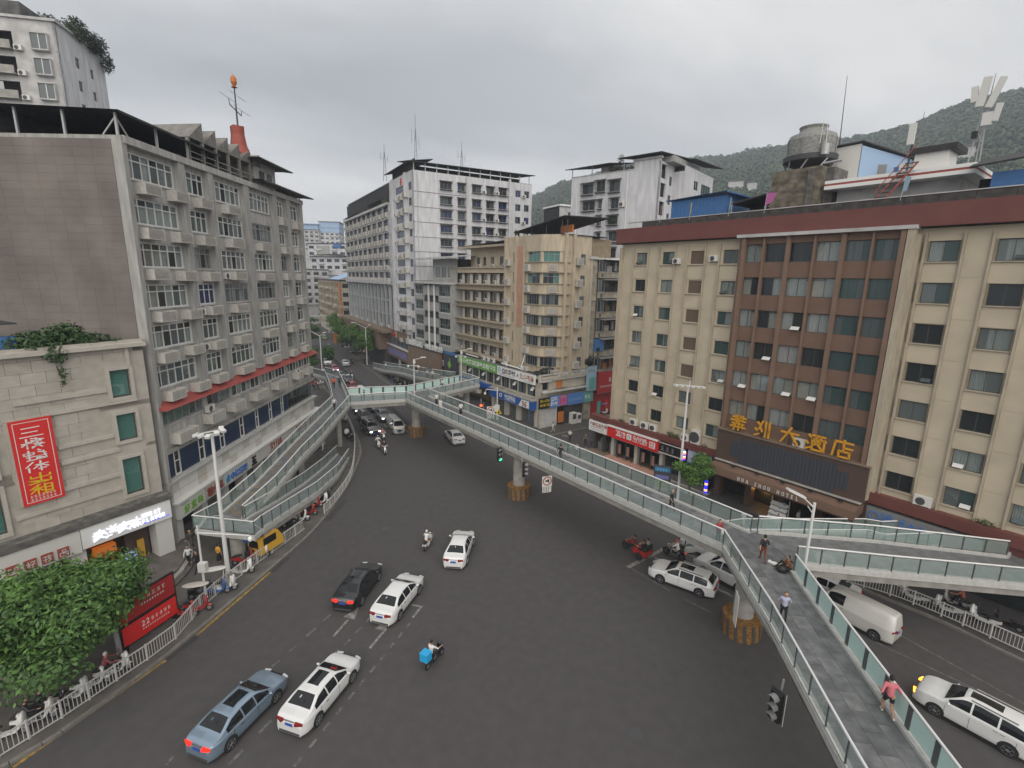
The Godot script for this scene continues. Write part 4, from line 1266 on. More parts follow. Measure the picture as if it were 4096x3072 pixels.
func leaves(b: Mb, lumps: Array, count: int, size: float, sd: int, dark: Color, pale: Color) -> void:
	var r := RandomNumberGenerator.new()
	r.seed = sd
	var vol := 0.0
	for l in lumps:
		vol += l[1].x * l[1].y * l[1].z
	for l in lumps:
		var n := int(count * l[1].x * l[1].y * l[1].z / vol)
		var lump_tone := r.randf()
		for k in maxi(n, 30):
			var d := v3(r.randfn(), r.randfn(), r.randfn()).normalized()
			var rad := pow(r.randf(), 0.4) * r.randf_range(0.85, 1.12)
			var p: Vector3 = l[0] + d * l[1] * rad
			var nn := (d + v3(r.randfn(), r.randfn() + 0.8, r.randfn()) * 0.6).normalized()
			var u := nn.cross(v3(r.randfn(), r.randfn(), r.randfn())).normalized()
			var w := nn.cross(u)
			var s := size * r.randf_range(0.6, 1.25)
			b.tint = dark.lerp(pale, clampf(0.25 + 0.35 * lump_tone + r.randfn() * 0.22, 0.0, 1.0))
			b.tris(p + u * s, p + w * s * 0.45, p - u * s, nn, nn, nn)
			b.tris(p + u * s, p - u * s, p - w * s * 0.45, nn, nn, nn)

func upper_left_block() -> void:
	var o := v3(-58.5, 0, -70)
	var t := thing("hillside_apartments", "white apartment block with bay windows and a roof garden, top left", "building", o, deg_(12))
	var id := Transform3D()
	var wins := []
	for r in 7:
		var top := 50.9 - 2.85 * r
		wins.append(Rect2(-2.6, top - 1.75, 1.7, 1.75))
		wins.append(Rect2(-8.4, top - 1.9, 3.6, 2.0))
	var b := Mb.new()
	pierced(b, -14, 0, 20, 52.6, wins, 0.3)
	put("wall", b, M.white_old, t)
	put("core", box_(-14, -0.3, 20, 52, -9.5, -1.4), M.room, t)
	var sw := []
	for r in 6:
		sw.append(Rect2(3.4, 48.6 - 2.85 * r, 0.9, 1.3))
		sw.append(Rect2(6.6, 48.4 - 2.85 * r, 0.8, 1.2))
	var sf := face(v3(0, 0, -1), Vector3.ZERO)
	b = Mb.new()
	pierced(b, 0, 10.4, 20, 52.6, sw, 0.3)
	put("side_wall", b, M.white_tile, t, sf)
	put("parapet", box_(-14, 0.25, 52.5, 52.8, -10, 0.25), M.white_old, t)
	put("roof_shelter", box_(-14, -4, 52.8, 54.8, -6, -1), M.roof_grey, t)
	for w in sw:
		window(t, sf, w, 2, 0.0, "frame_grey", "pane_dark", 0.1, 0.06)
	for k in wins.size():
		var w: Rect2 = wins[k]
		if k % 2 == 0:
			var bay := put("bay_window", box_(w.position.x - 0.1, w.end.x + 0.1, w.position.y - 0.15, w.position.y, 0, 0.55).span(w.position.x - 0.1, w.end.x + 0.1, w.end.y, w.end.y + 0.12, 0, 0.55).span(w.position.x - 0.1, w.position.x, w.position.y, w.end.y, 0, 0.5).span(w.end.x, w.end.x + 0.1, w.position.y, w.end.y, 0, 0.5), M.white_old, t)
			put("window", box_(w.position.x, w.end.x, w.position.y, w.end.y, 0.38, 0.42), M.pane_mid, bay)
			put("mullion", box_(w.get_center().x - 0.05, w.get_center().x + 0.05, w.position.y, w.end.y, 0.42, 0.47), M.frame_white, bay)
		else:
			var bal := put("balcony", box_(w.position.x, w.end.x, w.position.y - 0.15, w.position.y, -1.3, 0.7).span(w.position.x, w.end.x, w.position.y, w.position.y + 0.8, 0.6, 0.7), M.concrete, t)
			put("washing", box_(w.position.x + 0.4, w.position.x + 1.1, w.position.y + 0.9, w.end.y - 0.2, 0.3, 0.34).span(w.position.x + 1.5, w.position.x + 2.0, w.position.y + 0.8, w.end.y - 0.2, 0.3, 0.34), M.curtain_white, bal)
			ac_unit(t, id, w.end.x + 0.6, w.position.y - 0.2)
	var g := thing("roof_garden", "dark shrubs spilling over the roof edge of the top left block", "shrub", o, deg_(12))
	var f := Mb.new()
	f.use_c = true
	leaves(f, [[v3(0.2, 53.6, -4.5), v3(1.2, 1.5, 2.0)], [v3(0.6, 53.2, -7.5), v3(1.3, 1.3, 2.0)], [v3(0.8, 51.6, -9.8), v3(0.8, 1.6, 1.0)], [v3(-2, 53.6, -3), v3(1.4, 0.8, 1.5)]], 3000, 0.2, 9, Color(0.02, 0.03, 0.018), Color(0.05, 0.075, 0.035))
	var fo := put("foliage", f, M.leaf, g)
	fo.set_meta("kind", "stuff")
# ---------- right: the tan hotel ----------
func hotel() -> void:
	var t := thing("hotel", "tan hotel with a brown window bay, red roof band and gold characters over its entrance", "building", v3(12.97, 0, -59.12), deg_(-52.5))
	var id := Transform3D()
	var tops := [25.0, 22.06, 19.1, 16.18, 13.26, 10.35, 7.48]
	var holes := []
	var kinds := []
	for r in 7:
		for c in [[1.62, 1.48], [5.1, 1.5], [8.55, 1.5], [12.12, 1.52], [27.93, 1.7], [31.55, 1.68], [35.15, 1.68], [38.8, 1.68], [42.4, 1.68]]:
			holes.append(Rect2(c[0], tops[r] - 1.3 - 0.06 * float(c[0] > 20.0), c[1], 1.3 + 0.16 * float(c[0] > 20.0)))
			kinds.append(1 if c[0] == 8.55 and r < 5 else 0)
	var b := Mb.new()
	pierced(b, -0.5, 14.0, 4.9, 26.0, holes, 0.3)
	pierced(b, 27.1, 48, 4.9, 26.0, holes, 0.3)
	put("wall", b, M.hotel_wall, t)
	put("core", box_(-0.2, 47.8, 0, 26.2, -14, -1.3).span(-0.5, -0.2, 0, 26, -14, -0.3), M.room, t)
	put("end_wall", box_(-0.52, -0.2, 4.9, 26.0, -14, -0.3).span(47.8, 48, 0, 26, -14, -0.3), M.hotel_wall, t)
	for x in [-0.42, 1.3, 3.28, 4.78, 6.8, 8.24, 10.25, 11.8, 13.84, 27.3, 27.72, 29.86, 31.34, 33.44, 34.95, 37.04, 38.6, 40.7, 42.2]:
		var w := 0.34 if x in [-0.42, 27.3] else 0.14
		put("fin", box_(x - w / 2, x + w / 2, 5.0, 25.6, 0.0, 0.22 if w < 0.2 else 0.4), M.hotel_fin, t)
	for c in [[1.38, 3.2], [4.86, 6.72], [8.32, 10.17], [11.88, 13.76], [27.8, 29.78], [31.42, 33.36], [35.03, 36.96], [38.68, 40.6]]:
		for r in 7:
			slab("spandrel_panel", M.hotel_wall, t, v3((c[0] + c[1]) * 0.5, tops[r] - 1.42 - 0.71, 0.02), v3(c[1] - c[0], 1.36, 0.04))
			slab("sill", M.hotel_fin, t, v3((c[0] + c[1]) * 0.5, tops[r] - 1.39, 0.06), v3(c[1] - c[0], 0.07, 0.2))
	for c in [[3.36, 4.7], [6.88, 8.16], [10.33, 11.72], [29.94, 31.26], [33.52, 34.87], [37.12, 38.52]]:
		for k in 7:
			slab("wall_panel", M.hotel_wall, t, v3((c[0] + c[1]) * 0.5, 6.45 + 2.93 * k, 0.012), v3(c[1] - c[0], 2.9, 0.024))
	for i in holes.size():
		if kinds[i]:
			put("shutter", box_(holes[i].position.x, holes[i].end.x, holes[i].position.y, holes[i].end.y, -0.16, -0.06), M.shutter_brown, t)
		else:
			var q := rng.randf()
			var w := window(t, id, holes[i], 2, 0.0, "frame_dark", ["pane", "pane", "pane_teal"] if q < 0.8 else "pane_dark", 0.12, 0.05, "curtain_pale" if q < 0.62 else "", rng.randf_range(0.45, 0.95), [-1.0, 1.0][i % 2])
			if rng.randf() < 0.3:
				slab("open_sash", M.sign_white if rng.randf() < 0.5 else M.pane_mid, w, v3([-1.0, 1.0][i % 2] * holes[i].size.x * 0.25, 0.26, 0.2), v3(0.6, 0.05, 0.36), Basis(Vector3.RIGHT, 0.7))
	var bay := put("bay_wall", box_(14.0, 27.1, 4.9, 7.7, -1.2, 0.6), M.hotel_brown, t)
	var cols := [14.55, 16.35, 18.45, 20.55, 22.65, 24.65, 26.55]
	var bh := []
	for r in 7:
		for c in 6:
			var yt: float = 25.35 - 2.93 * r
			bh.append(Rect2(cols[c] + 0.07, yt - 1.6, cols[c + 1] - cols[c] - 0.14, 1.6))
	b = Mb.new()
	pierced(b, 14.0, 27.1, 7.7, 26.0, bh, 0.3, 0.6)
	b.span(14.0, 14.3, 4.9, 26, -0.3, 0.3).span(26.8, 27.1, 4.9, 26, -0.3, 0.3)
	put("bay_face", b, M.hotel_brown, bay)
	for c in 7:
		var w: float = 0.34 if c in [0, 2, 4, 6] else 0.16
		put("bay_fin", box_(cols[c] - w / 2, cols[c] + w / 2, 7.6, 25.9, 0.6, 1.0 if c in [0, 6] else 0.86), M.hotel_brown_fin, bay)
	put("bay_pier", box_(26.78, 27.22, 4.9, 26.1, 0.3, 1.05), M.hotel_fin, bay)
	for i in bh.size():
		var q := rng.randf()
		var glassy: bool = i % 6 > 3
		window(bay, at_(v3(0, 0, 0.6)), bh[i], 2 if not glassy else 3, 0.0, "frame_dark", ["pane", "pane", "pane_dark"] if not glassy else ["pane_teal", "pane_teal", "pane_mid"], 0.14, 0.05, "curtain_pale" if q < 0.45 and not glassy else ("curtain_white" if q < 0.65 and not glassy else ""), rng.randf_range(0.4, 0.95), [-1.0, 1.0][i % 2])
		if i in [24, 27, 26, 14, 19, 37]:
			slab("open_sash", M.sign_white, bay, v3(bh[i].get_center().x + 0.4, bh[i].position.y + 0.25, 0.85), v3(0.7, 0.04, 0.4), Basis(Vector3.RIGHT, 0.7))
	put("bay_cap", box_(13.9, 27.3, 25.95, 26.22, -0.3, 1.15), M.white_old, bay)
	put("dark_band", box_(-0.55, 48, 26.0, 26.75, -0.3, 0.12), M.hotel_dark, t)
	put("roof_band", box_(-0.75, 48, 26.1, 27.68, 0.15, 0.75).span(-0.95, -0.75, 26.0, 27.68, -14, 0.75).span(-0.75, 48, 27.3, 27.675, -0.3, 0.15), M.hotel_red, t)
	for k in 24:
		slab("parapet_panel", M.parapet_dark, t, v3(2.9 + 2.0 * k, 28.02, -0.3), v3(1.975, 0.7, 0.25 + 0.02 * (k % 2)))
	put("coping", box_(-0.2, 48, 28.37, 28.44, -0.5, -0.1), M.white_old, t)
	put("roof", box_(-0.5, 48, 26.2, 26.4, -14, -0.3), M.roof_grey, t)
	put("red_ledge", box_(-3.6, 14.0, 4.4, 5.0, -0.3, 0.75).span(27.2, 48, 4.65, 5.55, -0.3, 0.6), M.hotel_red, t)
	for a in [[3.0, 5.02, 0.95], [4.6, 5.02, 1.0], [5.8, 5.02, 0.85], [10.0, 5.02, 0.9]]:
		ac_unit(t, id, a[0], a[1], a[2], 0.75, 0.15)
	var big := ac_unit(t, id, 11.3, 5.02, 1.0, 1.5)
	big.scale = v3(1, 1, 1)
	ac_unit(t, id, 30.5, 5.58, 1.1, 0.75)
	ac_unit(t, id, 7.1, 23.7, 0.85, 0.6)
	ac_unit(t, id, 11.3, 23.9, 0.85, 0.6)
	ac_unit(t, at_(v3(0, 0, 0.6)), 21.6, 7.8, 0.95, 0.75)
	var pl := Mb.new()
	pl.use_c = true
	leaves(pl, [[v3(8.2, 5.3, 0.3), v3(0.5, 0.35, 0.3)], [v3(9.0, 5.25, 0.3), v3(0.4, 0.3, 0.25)], [v3(1.2, 5.2, 0.3), v3(0.6, 0.2, 0.25)], [v3(12.5, 5.1, 0.5), v3(0.25, 0.5, 0.25)], [v3(34, 5.7, 0.3), v3(0.7, 0.25, 0.3)]], 420, 0.1, 14, Color(0.025, 0.05, 0.015), Color(0.07, 0.11, 0.03))
	put("ledge_weeds", pl, M.leaf, t).set_meta("kind", "stuff")
	put("podium", box_(-3.5, 14.0, 0, 0.25, -1.5, 1.2).span(-3.6, -3.4, 0, 4.4, -8, 0.1).span(-3.5, 14, 4.15, 4.4, -8, -0.3), M.brown_board, t)
	put("shop_back", box_(-3.4, 14, 0.2, 4.15, -5.1, -5.0), M.room_warm, t)
	for x in [-3.3, -1.6, -0.1, 3.55, 7.15, 10.4]:
		put("pillar", box_(x - 0.22, x + 0.22, 0.25, 2.9, -0.4, 0.15), M.sign_cream if x > -1.0 and x < 8.0 else M.grey_dark, t)
	put("shop_header", box_(-0.1, 7.1, 2.55, 2.95, -0.3, 0.2), M.sign_cream, t)
	for x in [0.7, 2.0, 4.3, 5.7]:
		slab("door", M.pane_mid, t, v3(x, 1.4, -0.05), v3(0.07, 2.2, 1.0), Basis(Vector3.UP, 0.5))
		slab("door_poster", M.pink_wall, t, v3(x + 0.3, 1.4, 0.05), v3(0.4, 1.2, 0.03))
	put("shop_light", box_(0.6, 3.2, 2.4, 2.46, -2.4, -2.2).span(4.1, 6.6, 2.4, 2.46, -2.4, -2.2), M.lit_white, t)
	put("shop_shelf", box_(0.6, 3.3, 0.25, 1.9, -4.6, -4.2).span(4.0, 6.8, 0.25, 1.7, -4.6, -4.2), M.curtain_white, t)
	put("shop_display", box_(1.6, 2.0, 0.25, 2.1, -2.4, -2.1).span(5.0, 5.4, 0.25, 1.9, -2.2, -1.8), M.orange_box, t)
	put("shop_clutter", box_(-3.0, -1.9, 0.25, 1.2, -1.2, -0.4).span(-1.4, -0.4, 0.25, 1.6, -1.8, -0.8).span(-2.8, -2.2, 1.2, 1.7, -1.0, -0.6), M.grey, t)
	for k in 4:
		put("step", box_(8.2, 13.9, 0.15 * k, 0.15 * (k + 1), -0.3, 2.0 - 0.34 * k), M.concrete_dark if k % 2 else M.concrete, t)
	put("terracotta_step", box_(-0.4, 8.1, 0.1, 0.29, 0.0, 1.5), M.pink_wall, t)
	put("shop_glass", box_(7.5, 10.2, 0.25, 2.9, -0.3, -0.25).span(10.6, 13.9, 0.7, 3.2, -0.3, -0.25), M.pane_dark, t)
	var s1 := thing("shop_sign", "white hardware shop sign with red characters at the lane corner", "sign")
	s1.transform = t.transform
	put("board", box_(-3.7, -0.55, 2.87, 4.22, 0.15, 0.75), M.white, s1)
	var f1 := at_(v3(0, 0, 0.75))
	write(s1, "大唐五金发电", M.brick_red, f1, -3.5, 3.62, 0.42, 1.15)
	small_print(s1, M.brick_red, f1, -3.4, -1.0, 3.33, 0.18, 2)
	small_print(s1, M.grey, f1, -3.4, -1.0, 3.05, 0.14, 4)
	var s2 := thing("shop_sign", "long red pharmacy sign with white characters and a white top strip", "sign")
	s2.transform = t.transform
	put("board", box_(-0.45, 7.0, 2.9, 4.2, 0.15, 0.9), M.red_sign, s2)
	put("top_strip", box_(-0.5, 7.0, 4.2, 4.36, 0.15, 1.0), M.white, s2)
	var f2 := at_(v3(0, 0, 0.9))
	write(s2, "高济", M.white, f2, 1.0, 3.3, 0.72, 1.05, 0.004, 0.05, false, 0.115)
	put("emblem", box_(2.65, 3.35, 3.3, 4.0, 0.9, 0.93), M.white, s2)
	put("emblem_mark", box_(2.92, 3.08, 3.42, 3.46, 0.93, 0.94).span(2.92, 3.08, 3.84, 3.88, 0.93, 0.94).span(2.88, 2.92, 3.44, 3.86, 0.93, 0.94).span(3.08, 3.12, 3.44, 3.86, 0.93, 0.94).span(2.65, 3.35, 3.64, 3.66, 0.93, 0.938), M.grey, s2)
	write(s2, "东升药房", M.white, f2, 3.55, 3.5, 0.5, 1.05, 0.004, 0.05, false, 0.11)
	write(s2, "CINSILL PHARMACY", M.white, f2, 3.55, 3.26, 0.15, 1.35, 0.004, 0.03)
	put("badge", box_(5.95, 6.75, 3.2, 3.95, 0.9, 0.94), M.white, s2)
	write(s2, "惠保", M.red_sign, at_(v3(0, 0, 0.94)), 6.05, 3.62, 0.26, 1.15, 0.002, 0.01)
	write(s2, "定点", M.red_sign, at_(v3(0, 0, 0.94)), 6.05, 3.28, 0.26, 1.15, 0.002, 0.01)
	var s3 := thing("shop_sign", "dark shop sign with worn pale lettering right of the red pharmacy sign", "sign")
	s3.transform = t.transform
	put("board", box_(7.1, 10.45, 2.95, 4.2, 0.15, 0.6), M.black, s3)
	put("rim", box_(7.1, 10.45, 4.1, 4.2, 0.6, 0.66).span(7.1, 10.45, 2.95, 3.05, 0.6, 0.66), M.sign_white, s3)
	small_print(s3, M.grey, at_(v3(0, 0, 0.6)), 7.3, 9.6, 3.25, 0.6, 12)
	var s4 := thing("shop_sign", "pale barber shop sign with a grey portrait behind the street tree", "sign")
	s4.transform = t.transform
	put("board", box_(10.75, 13.5, 2.9, 4.3, 0.15, 0.6), M.sky_sign, s4)
	put("portrait", Mb.new().ball(v3(11.9, 3.6, 0.6), v3(0.5, 0.42, 0.03), 10), M.grey, s4)
	for p in [[10.6, 3.2, 0.95, "barber pole with red and blue stripes on the dark shop front"], [13.45, 0.45, 1.35, "tall blue and orange barber pole at the hotel entrance"]]:
		var bp := thing("barber_pole", p[3], "barber pole")
		bp.transform = t.transform
		put("bracket", box_(p[0] - 0.05, p[0] + 0.05, p[1] - 0.05, p[1] + p[2] + 0.05, 0.2, 0.9), M.black, bp)
		for k in 6:
			var y0: float = p[1] + p[2] * k / 6.0
			put("stripe", tu_(v3(p[0], y0, 1.05), v3(p[0], y0 + p[2] / 6.0, 1.05), 0.17, 0.17, 10), [M.lit_blue, M.sig_red if p[1] > 2.0 else M.lit_amber, M.lit_white if p[1] > 2.0 else M.lit_blue][k % 3], bp)
	var e := thing("hotel_sign", "large dark board and canopy over the hotel entrance with gold lettering above", "sign")
	e.transform = t.transform
	put("board", box_(14.2, 27.1, 4.62, 7.72, 0.6, 1.2), M.brown_metal, e)
	for k in 34:
		slab("slat", M.slate_panel, e, v3(15.75 + k * 0.3, 6.05, 1.22), v3(0.28, 2.5 if k > 2 and k < 31 else 1.5, 0.05 + 0.01 * (k % 2)))
	put("board_rim", box_(14.1, 27.2, 7.72, 7.82, 0.6, 1.35), M.brown_board, e)
	var cn := Mb.new()
	cn.extrude(PackedVector2Array([Vector2(0.6, 4.6), Vector2(2.5, 4.25), Vector2(2.6, 3.55), Vector2(2.5, 3.4), Vector2(0.6, 3.7)]), -27.0, -14.3)
	cn.moved(Transform3D(Basis(v3(0, 0, 1), Vector3.UP, v3(-1, 0, 0)), Vector3.ZERO))
	put("canopy", cn, M.hotel_brown, e)
	put("canopy_top", box_(14.3, 27.0, 4.63, 4.68, 0.7, 1.6), M.concrete, e)
	for k in 5:
		put("canopy_lamp", bx_(v3(16.5 + 2.3 * k, 4.6, 1.9), v3(0.35, 0.12, 0.2)), M.black, e)
	write(e, "HUA ZHOU HOTEL", M.sign_white, at_(v3(0, 0, 2.6)), 17.4, 3.62, 0.36, 1.7, 0.01, 0.03)
	var cx := [15.45, 17.85, 20.2, 22.3, 24.35]
	for k in 5:
		write(e, ["華", "洲", "大", "酒", "店"][k], M.gold_text, at_(v3(0, 0, 1.2)), cx[k], 8.05, 1.4, 1.0, 0.0, 0.14, false, 0.115, "gold_character")
		put("character_post", box_(cx[k] + 0.6, cx[k] + 0.66, 7.7, 8.3, 1.16, 1.2), M.black, e)
	put("porch_back", box_(14.2, 27.1, 0.15, 4.6, -3.0, -2.8), M.room_warm, t)
	put("porch_floor", box_(14.0, 27.2, 0.0, 0.5, -3.0, 1.6), M.grey_dark, t)
	for x in [14.3, 17.5, 20.6, 23.8, 26.9]:
		put("porch_pillar", box_(x - 0.3, x + 0.3, 0.5, 4.6, -0.3, 0.5), M.brown_metal, t)
	put("lobby_lamp", Mb.new().ball(v3(18.5, 2.3, -1.4), v3(0.28, 0.2, 0.28), 8).ball(v3(17.7, 2.0, -1.4), v3(0.15, 0.15, 0.15), 8).ball(v3(19.2, 2.0, -1.3), v3(0.15, 0.15, 0.15), 8), M.lit_amber, t)
	var l := OmniLight3D.new()
	l.name = "lobby_light"
	l.light_color = Color(1.0, 0.75, 0.4)
	l.light_energy = 0.5
	l.omni_range = 8.0
	l.omni_attenuation = 2.0
	l.shadow_enabled = true
	l.position = v3(18.5, 2.0, -1.0)
	t.add_child(l)
	var ra := thing("brochure_rack", "white tiered brochure rack in the dark hotel entrance", "rack")
	ra.transform = t.transform
	for k in 4:
		slab("tray", M.white, ra, v3(20.7, 0.7 + 0.42 * k, 1.2 - 0.12 * k), v3(1.5, 0.1, 0.4), Basis(Vector3.RIGHT, 0.5))
		put("leaflet", box_(20.1 + 0.3 * k, 20.3 + 0.3 * k, 0.75 + 0.42 * k, 1.0 + 0.42 * k, 1.15 - 0.12 * k, 1.2 - 0.12 * k), M.sky_sign, ra)
	put("upright", box_(19.9, 19.96, 0.5, 2.5, 0.6, 0.7).span(21.44, 21.5, 0.5, 2.5, 0.6, 0.7), M.white, ra)
	var s5 := thing("shop_sign", "grey sign with blue lettering under the red ledge on the right wing", "sign")
	s5.transform = t.transform
	put("board", box_(27.2, 34.2, 3.1, 4.4, 0.0, 0.6), M.grey, s5)
	write(s5, "Midea", M.blue_text, at_(v3(0, 0, 0.6)), 28.3, 3.5, 0.7, 1.25, 0.004, 0.05)
	put("emblem", Mb.new().lathe(Vector3.ZERO, [Vector2(0.4, 0), Vector2(0.4, 0.06), Vector2(0.3, 0.06), Vector2(0.3, 0)], 18), M.blue_text, s5, Transform3D(Basis(Vector3.RIGHT, PI / 2), v3(27.75, 3.75, 0.6)))
	put("shop_front", box_(27.2, 48, 0.15, 3.1, -0.3, -0.1), M.pane_dark, t)
	put("brown_wall", box_(34.3, 48, 3.1, 4.65, -0.3, 0.3), M.hotel_red, t)

	var tk := thing("cooling_tower", "round grey cooling tower on a stained concrete plinth on the hotel roof", "cooling tower")
	tk.transform = t.transform
	put("plinth", box_(13.5, 17.9, 26.4, 32.5, -10.0, -5.0), worn(mat("plinth", Color(0.33, 0.28, 0.21), 0.9), noise_tex(61, 0.012, 0.35, 1.0, 512, 5), 0.18), tk)
	put("plinth_rib", box_(16.9, 17.3, 26.4, 32.3, -5.0, -4.7).span(17.9, 18.6, 28.6, 32.4, -9.0, -6.0), M.concrete_dark, tk)
	var o := v3(15.75, 0, -7.3)
	put("basin", Mb.new().lathe(o, [Vector2(0.9, 32.6), Vector2(1.5, 33.0), Vector2(2.3, 33.35), Vector2(2.35, 33.8), Vector2(2.1, 33.85)], 20), M.grey_dark, tk)
	put("drum", Mb.new().lathe(o, [Vector2(2.08, 33.85), Vector2(2.12, 35.3), Vector2(1.95, 35.7), Vector2(1.3, 35.95), Vector2(1.15, 36.25), Vector2(1.25, 36.5), Vector2(1.1, 36.52), Vector2(1.0, 36.3), Vector2(0.0, 36.3)], 20), worn(mat("drum_grey", Color(0.36, 0.36, 0.34), 0.7), noise_tex(62, 0.02, 0.6, 1.0), 0.3), tk)
	put("motor", Mb.new().lathe(o, [Vector2(0.3, 36.3), Vector2(0.3, 36.75), Vector2(0.0, 36.85)], 10), M.grey, tk)
	for k in 8:
		var d := v3(cos(k * TAU / 8.0), 0, sin(k * TAU / 8.0))
		put("seam", br_(o + d * 2.13 + v3(0, 33.9, 0), o + d * 2.13 + v3(0, 35.3, 0), 0.07), M.grey, tk)
		put("strut", br_(o + d * 1.9 + v3(0, 32.4, 0), o + d.rotated(Vector3.UP, 0.35) * 2.2 + v3(0, 33.4, 0), 0.1), M.galv, tk)
	put("ladder", br_(o + v3(1.5, 34.5, 1.9), o + v3(1.2, 36.7, 1.0), 0.05).bar(o + v3(1.9, 34.5, 1.6), o + v3(1.5, 36.6, 0.8), 0.05), M.galv, tk)
	put("pipe", tu_(v3(17.9, 32.7, -5.4), v3(19.4, 32.7, -5.2), 0.12).tube(v3(17.7, 33.5, -5.6), v3(17.7, 34.4, -5.6), 0.35, 0.35, 12), M.galv, tk)
	var bs := thing("rooftop_shed", "low blue sheet metal shed on the left end of the hotel roof", "shed")
	bs.transform = t.transform
	var sheets := Mb.new()
	for k in 34:
		put("sheet", box_(2.2 + 0.2 * k, 2.39 + 0.2 * k, 26.4, 30.95, -5.1, -5.0 + 0.03 * (k % 2)), M.blue_sheet, bs) if k < 33 else null
	sheets.span(8.8, 8.9, 26.4, 31.0, -12, -5.05).span(2.1, 2.2, 26.4, 30.9, -12, -5.0)
	put("side", sheets, M.blue_sheet, bs)
	put("roof", Mb.new().quadded([v3(1.6, 31.0, -4.6), v3(5.5, 31.6, -8.5), v3(9.2, 31.25, -4.4), v3(10.6, 30.6, -10)]), M.blue_sheet, bs)
	var bs2 := thing("rooftop_lean_to", "dark lean-to roof between the blue shed and the cooling tower", "shelter")
	bs2.transform = t.transform
	put("roof", bx_(v3(11.4, 30.3, -7.5), v3(4.0, 0.15, 5), Basis(Vector3.FORWARD, -0.16)), M.roof_dark, bs2)
	put("post", box_(9.5, 9.6, 26.4, 30.2, -5.1, -5.0).span(13.1, 13.2, 26.4, 30.4, -5.1, -5.0), M.galv, bs2)
	put("back", box_(9.4, 13.4, 26.4, 29.9, -9.2, -9.0), M.roof_dark, bs2)
	var ps := thing("rooftop_shed", "tall shed with a grey front and pale blue side behind the cooling tower", "shed")
	ps.transform = t.transform
	put("front", Mb.new().extrude(PackedVector2Array([Vector2(16.6, 26.4), Vector2(19.4, 26.4), Vector2(19.4, 34.7), Vector2(16.6, 34.6)]), -9.2, -9.0), M.sign_white, ps)
	put("side", Mb.new().quadded([v3(19.45, 34.5, -9.0), v3(19.45, 31.0, -9.0), v3(22.6, 31.0, -12.0), v3(22.6, 33.2, -12.0)]), M.pale_blue, ps)
	put("roof", Mb.new().quadded([v3(16.2, 34.8, -8.8), v3(19.6, 34.85, -8.8), v3(23.1, 33.2, -12.0), v3(20, 33.4, -14.0)]), M.roof_dark, ps)
	put("door", bx_(v3(20.9, 32.0, -10.3), v3(0.7, 1.6, 0.1), Basis(Vector3.UP, 0.76)), M.grey, ps)
	put("low_blue", box_(22.2, 25.0, 30.8, 32.2, -11, -9.0), M.blue_sheet, ps)
	var wh := thing("rooftop_house", "white rooftop storey with a red striped overhanging slab", "building")
	wh.transform = t.transform
	put("wall", box_(18.9, 27.6, 26.4, 30.3, -14, -6.5), M.white_old, wh)
	put("slab", box_(18.3, 28.6, 30.3, 30.6, -14.5, -5.0).span(18.3, 28.6, 30.78, 31.05, -14.5, -5.02), M.white, wh)
	put("red_stripe", box_(18.32, 28.58, 30.6, 30.78, -14.4, -5.03), M.brick_red, wh)
	put("stair", br_(v3(22.2, 28.2, -4.2), v3(24.4, 31.6, -4.7), 0.12).bar(v3(22.9, 28.2, -4.2), v3(25.1, 31.6, -4.7), 0.12).bar(v3(22.5, 29.4, -4.2), v3(24.9, 33.0, -4.7), 0.06), M.brick_red, wh)
	for k in 10:
		slab("tread", M.grey_dark, wh, v3(22.5 + 0.24 * k, 28.4 + 0.35 * k, -4.3 - 0.05 * k), v3(0.8, 0.05, 0.3))
	put("cabin", box_(24.3, 26.5, 31.05, 32.5, -9, -6.5).span(23.2, 24.2, 31.05, 32.0, -9, -7), M.sign_white, wh)
	put("cabin_roof", box_(24.0, 27.0, 32.5, 32.95, -9.5, -6.2), M.roof_dark, wh)
	put("dark_shelter", Mb.new().quadded([v3(28.2, 31.6, -8.0), v3(44, 33.0, -8.0), v3(44, 31.6, -3.0), v3(28.6, 30.4, -3.2)]).span(28.4, 44, 26.4, 30.2, -8.2, -8.0), M.roof_dark, wh)
	put("blue_sheet", box_(29.8, 40, 28.9, 30.0, -4.2, -4.0), M.blue_sheet, wh)
	var ms := thing("rooftop_mast", "thin whip mast rising behind the cooling tower", "antenna")
	ms.transform = t.transform
	put("mast", tu_(v3(17.4, 34.4, -9.3), v3(17.2, 41.0, -9.3), 0.05, 0.02, 6), M.grey_dark, ms)
	for k in 2:
		var an := thing("antenna_mast", ["mobile antenna mast with one white panel above the white rooftop storey", "taller antenna mast crowded with panels and rods at the right"][k], "antenna")
		an.transform = t.transform
		var bx: float = [23.9, 28.2][k]
		var y0 := 31.0
		var hh: float = [3.2, 6.4][k]
		var zz := -6.5
		if k == 1:
			put("lattice", br_(v3(bx - 0.45, y0, zz), v3(bx - 0.1, y0 + hh - 1.5, zz), 0.07).bar(v3(bx + 0.25, y0, zz), v3(bx + 0.1, y0 + hh - 1.5, zz), 0.07).bar(v3(bx - 0.1, y0, zz - 0.6), v3(bx, y0 + hh - 1.5, zz - 0.1), 0.07).bar(v3(bx - 0.4, y0 + 0.6, zz), v3(bx + 0.2, y0 + 1.6, zz), 0.05).bar(v3(bx + 0.2, y0 + 1.6, zz), v3(bx - 0.25, y0 + 2.6, zz), 0.05).bar(v3(bx - 0.25, y0 + 2.6, zz), v3(bx + 0.15, y0 + 3.6, zz), 0.05), M.galv, an)
			put("cable_box", box_(bx - 0.5, bx - 0.15, y0 + 2.0, y0 + 2.5, zz, zz + 0.3), M.black, an)
		else:
			put("pole", tu_(v3(bx, y0, zz), v3(bx + 0.1, y0 + hh, zz), 0.08), M.grey_dark, an)
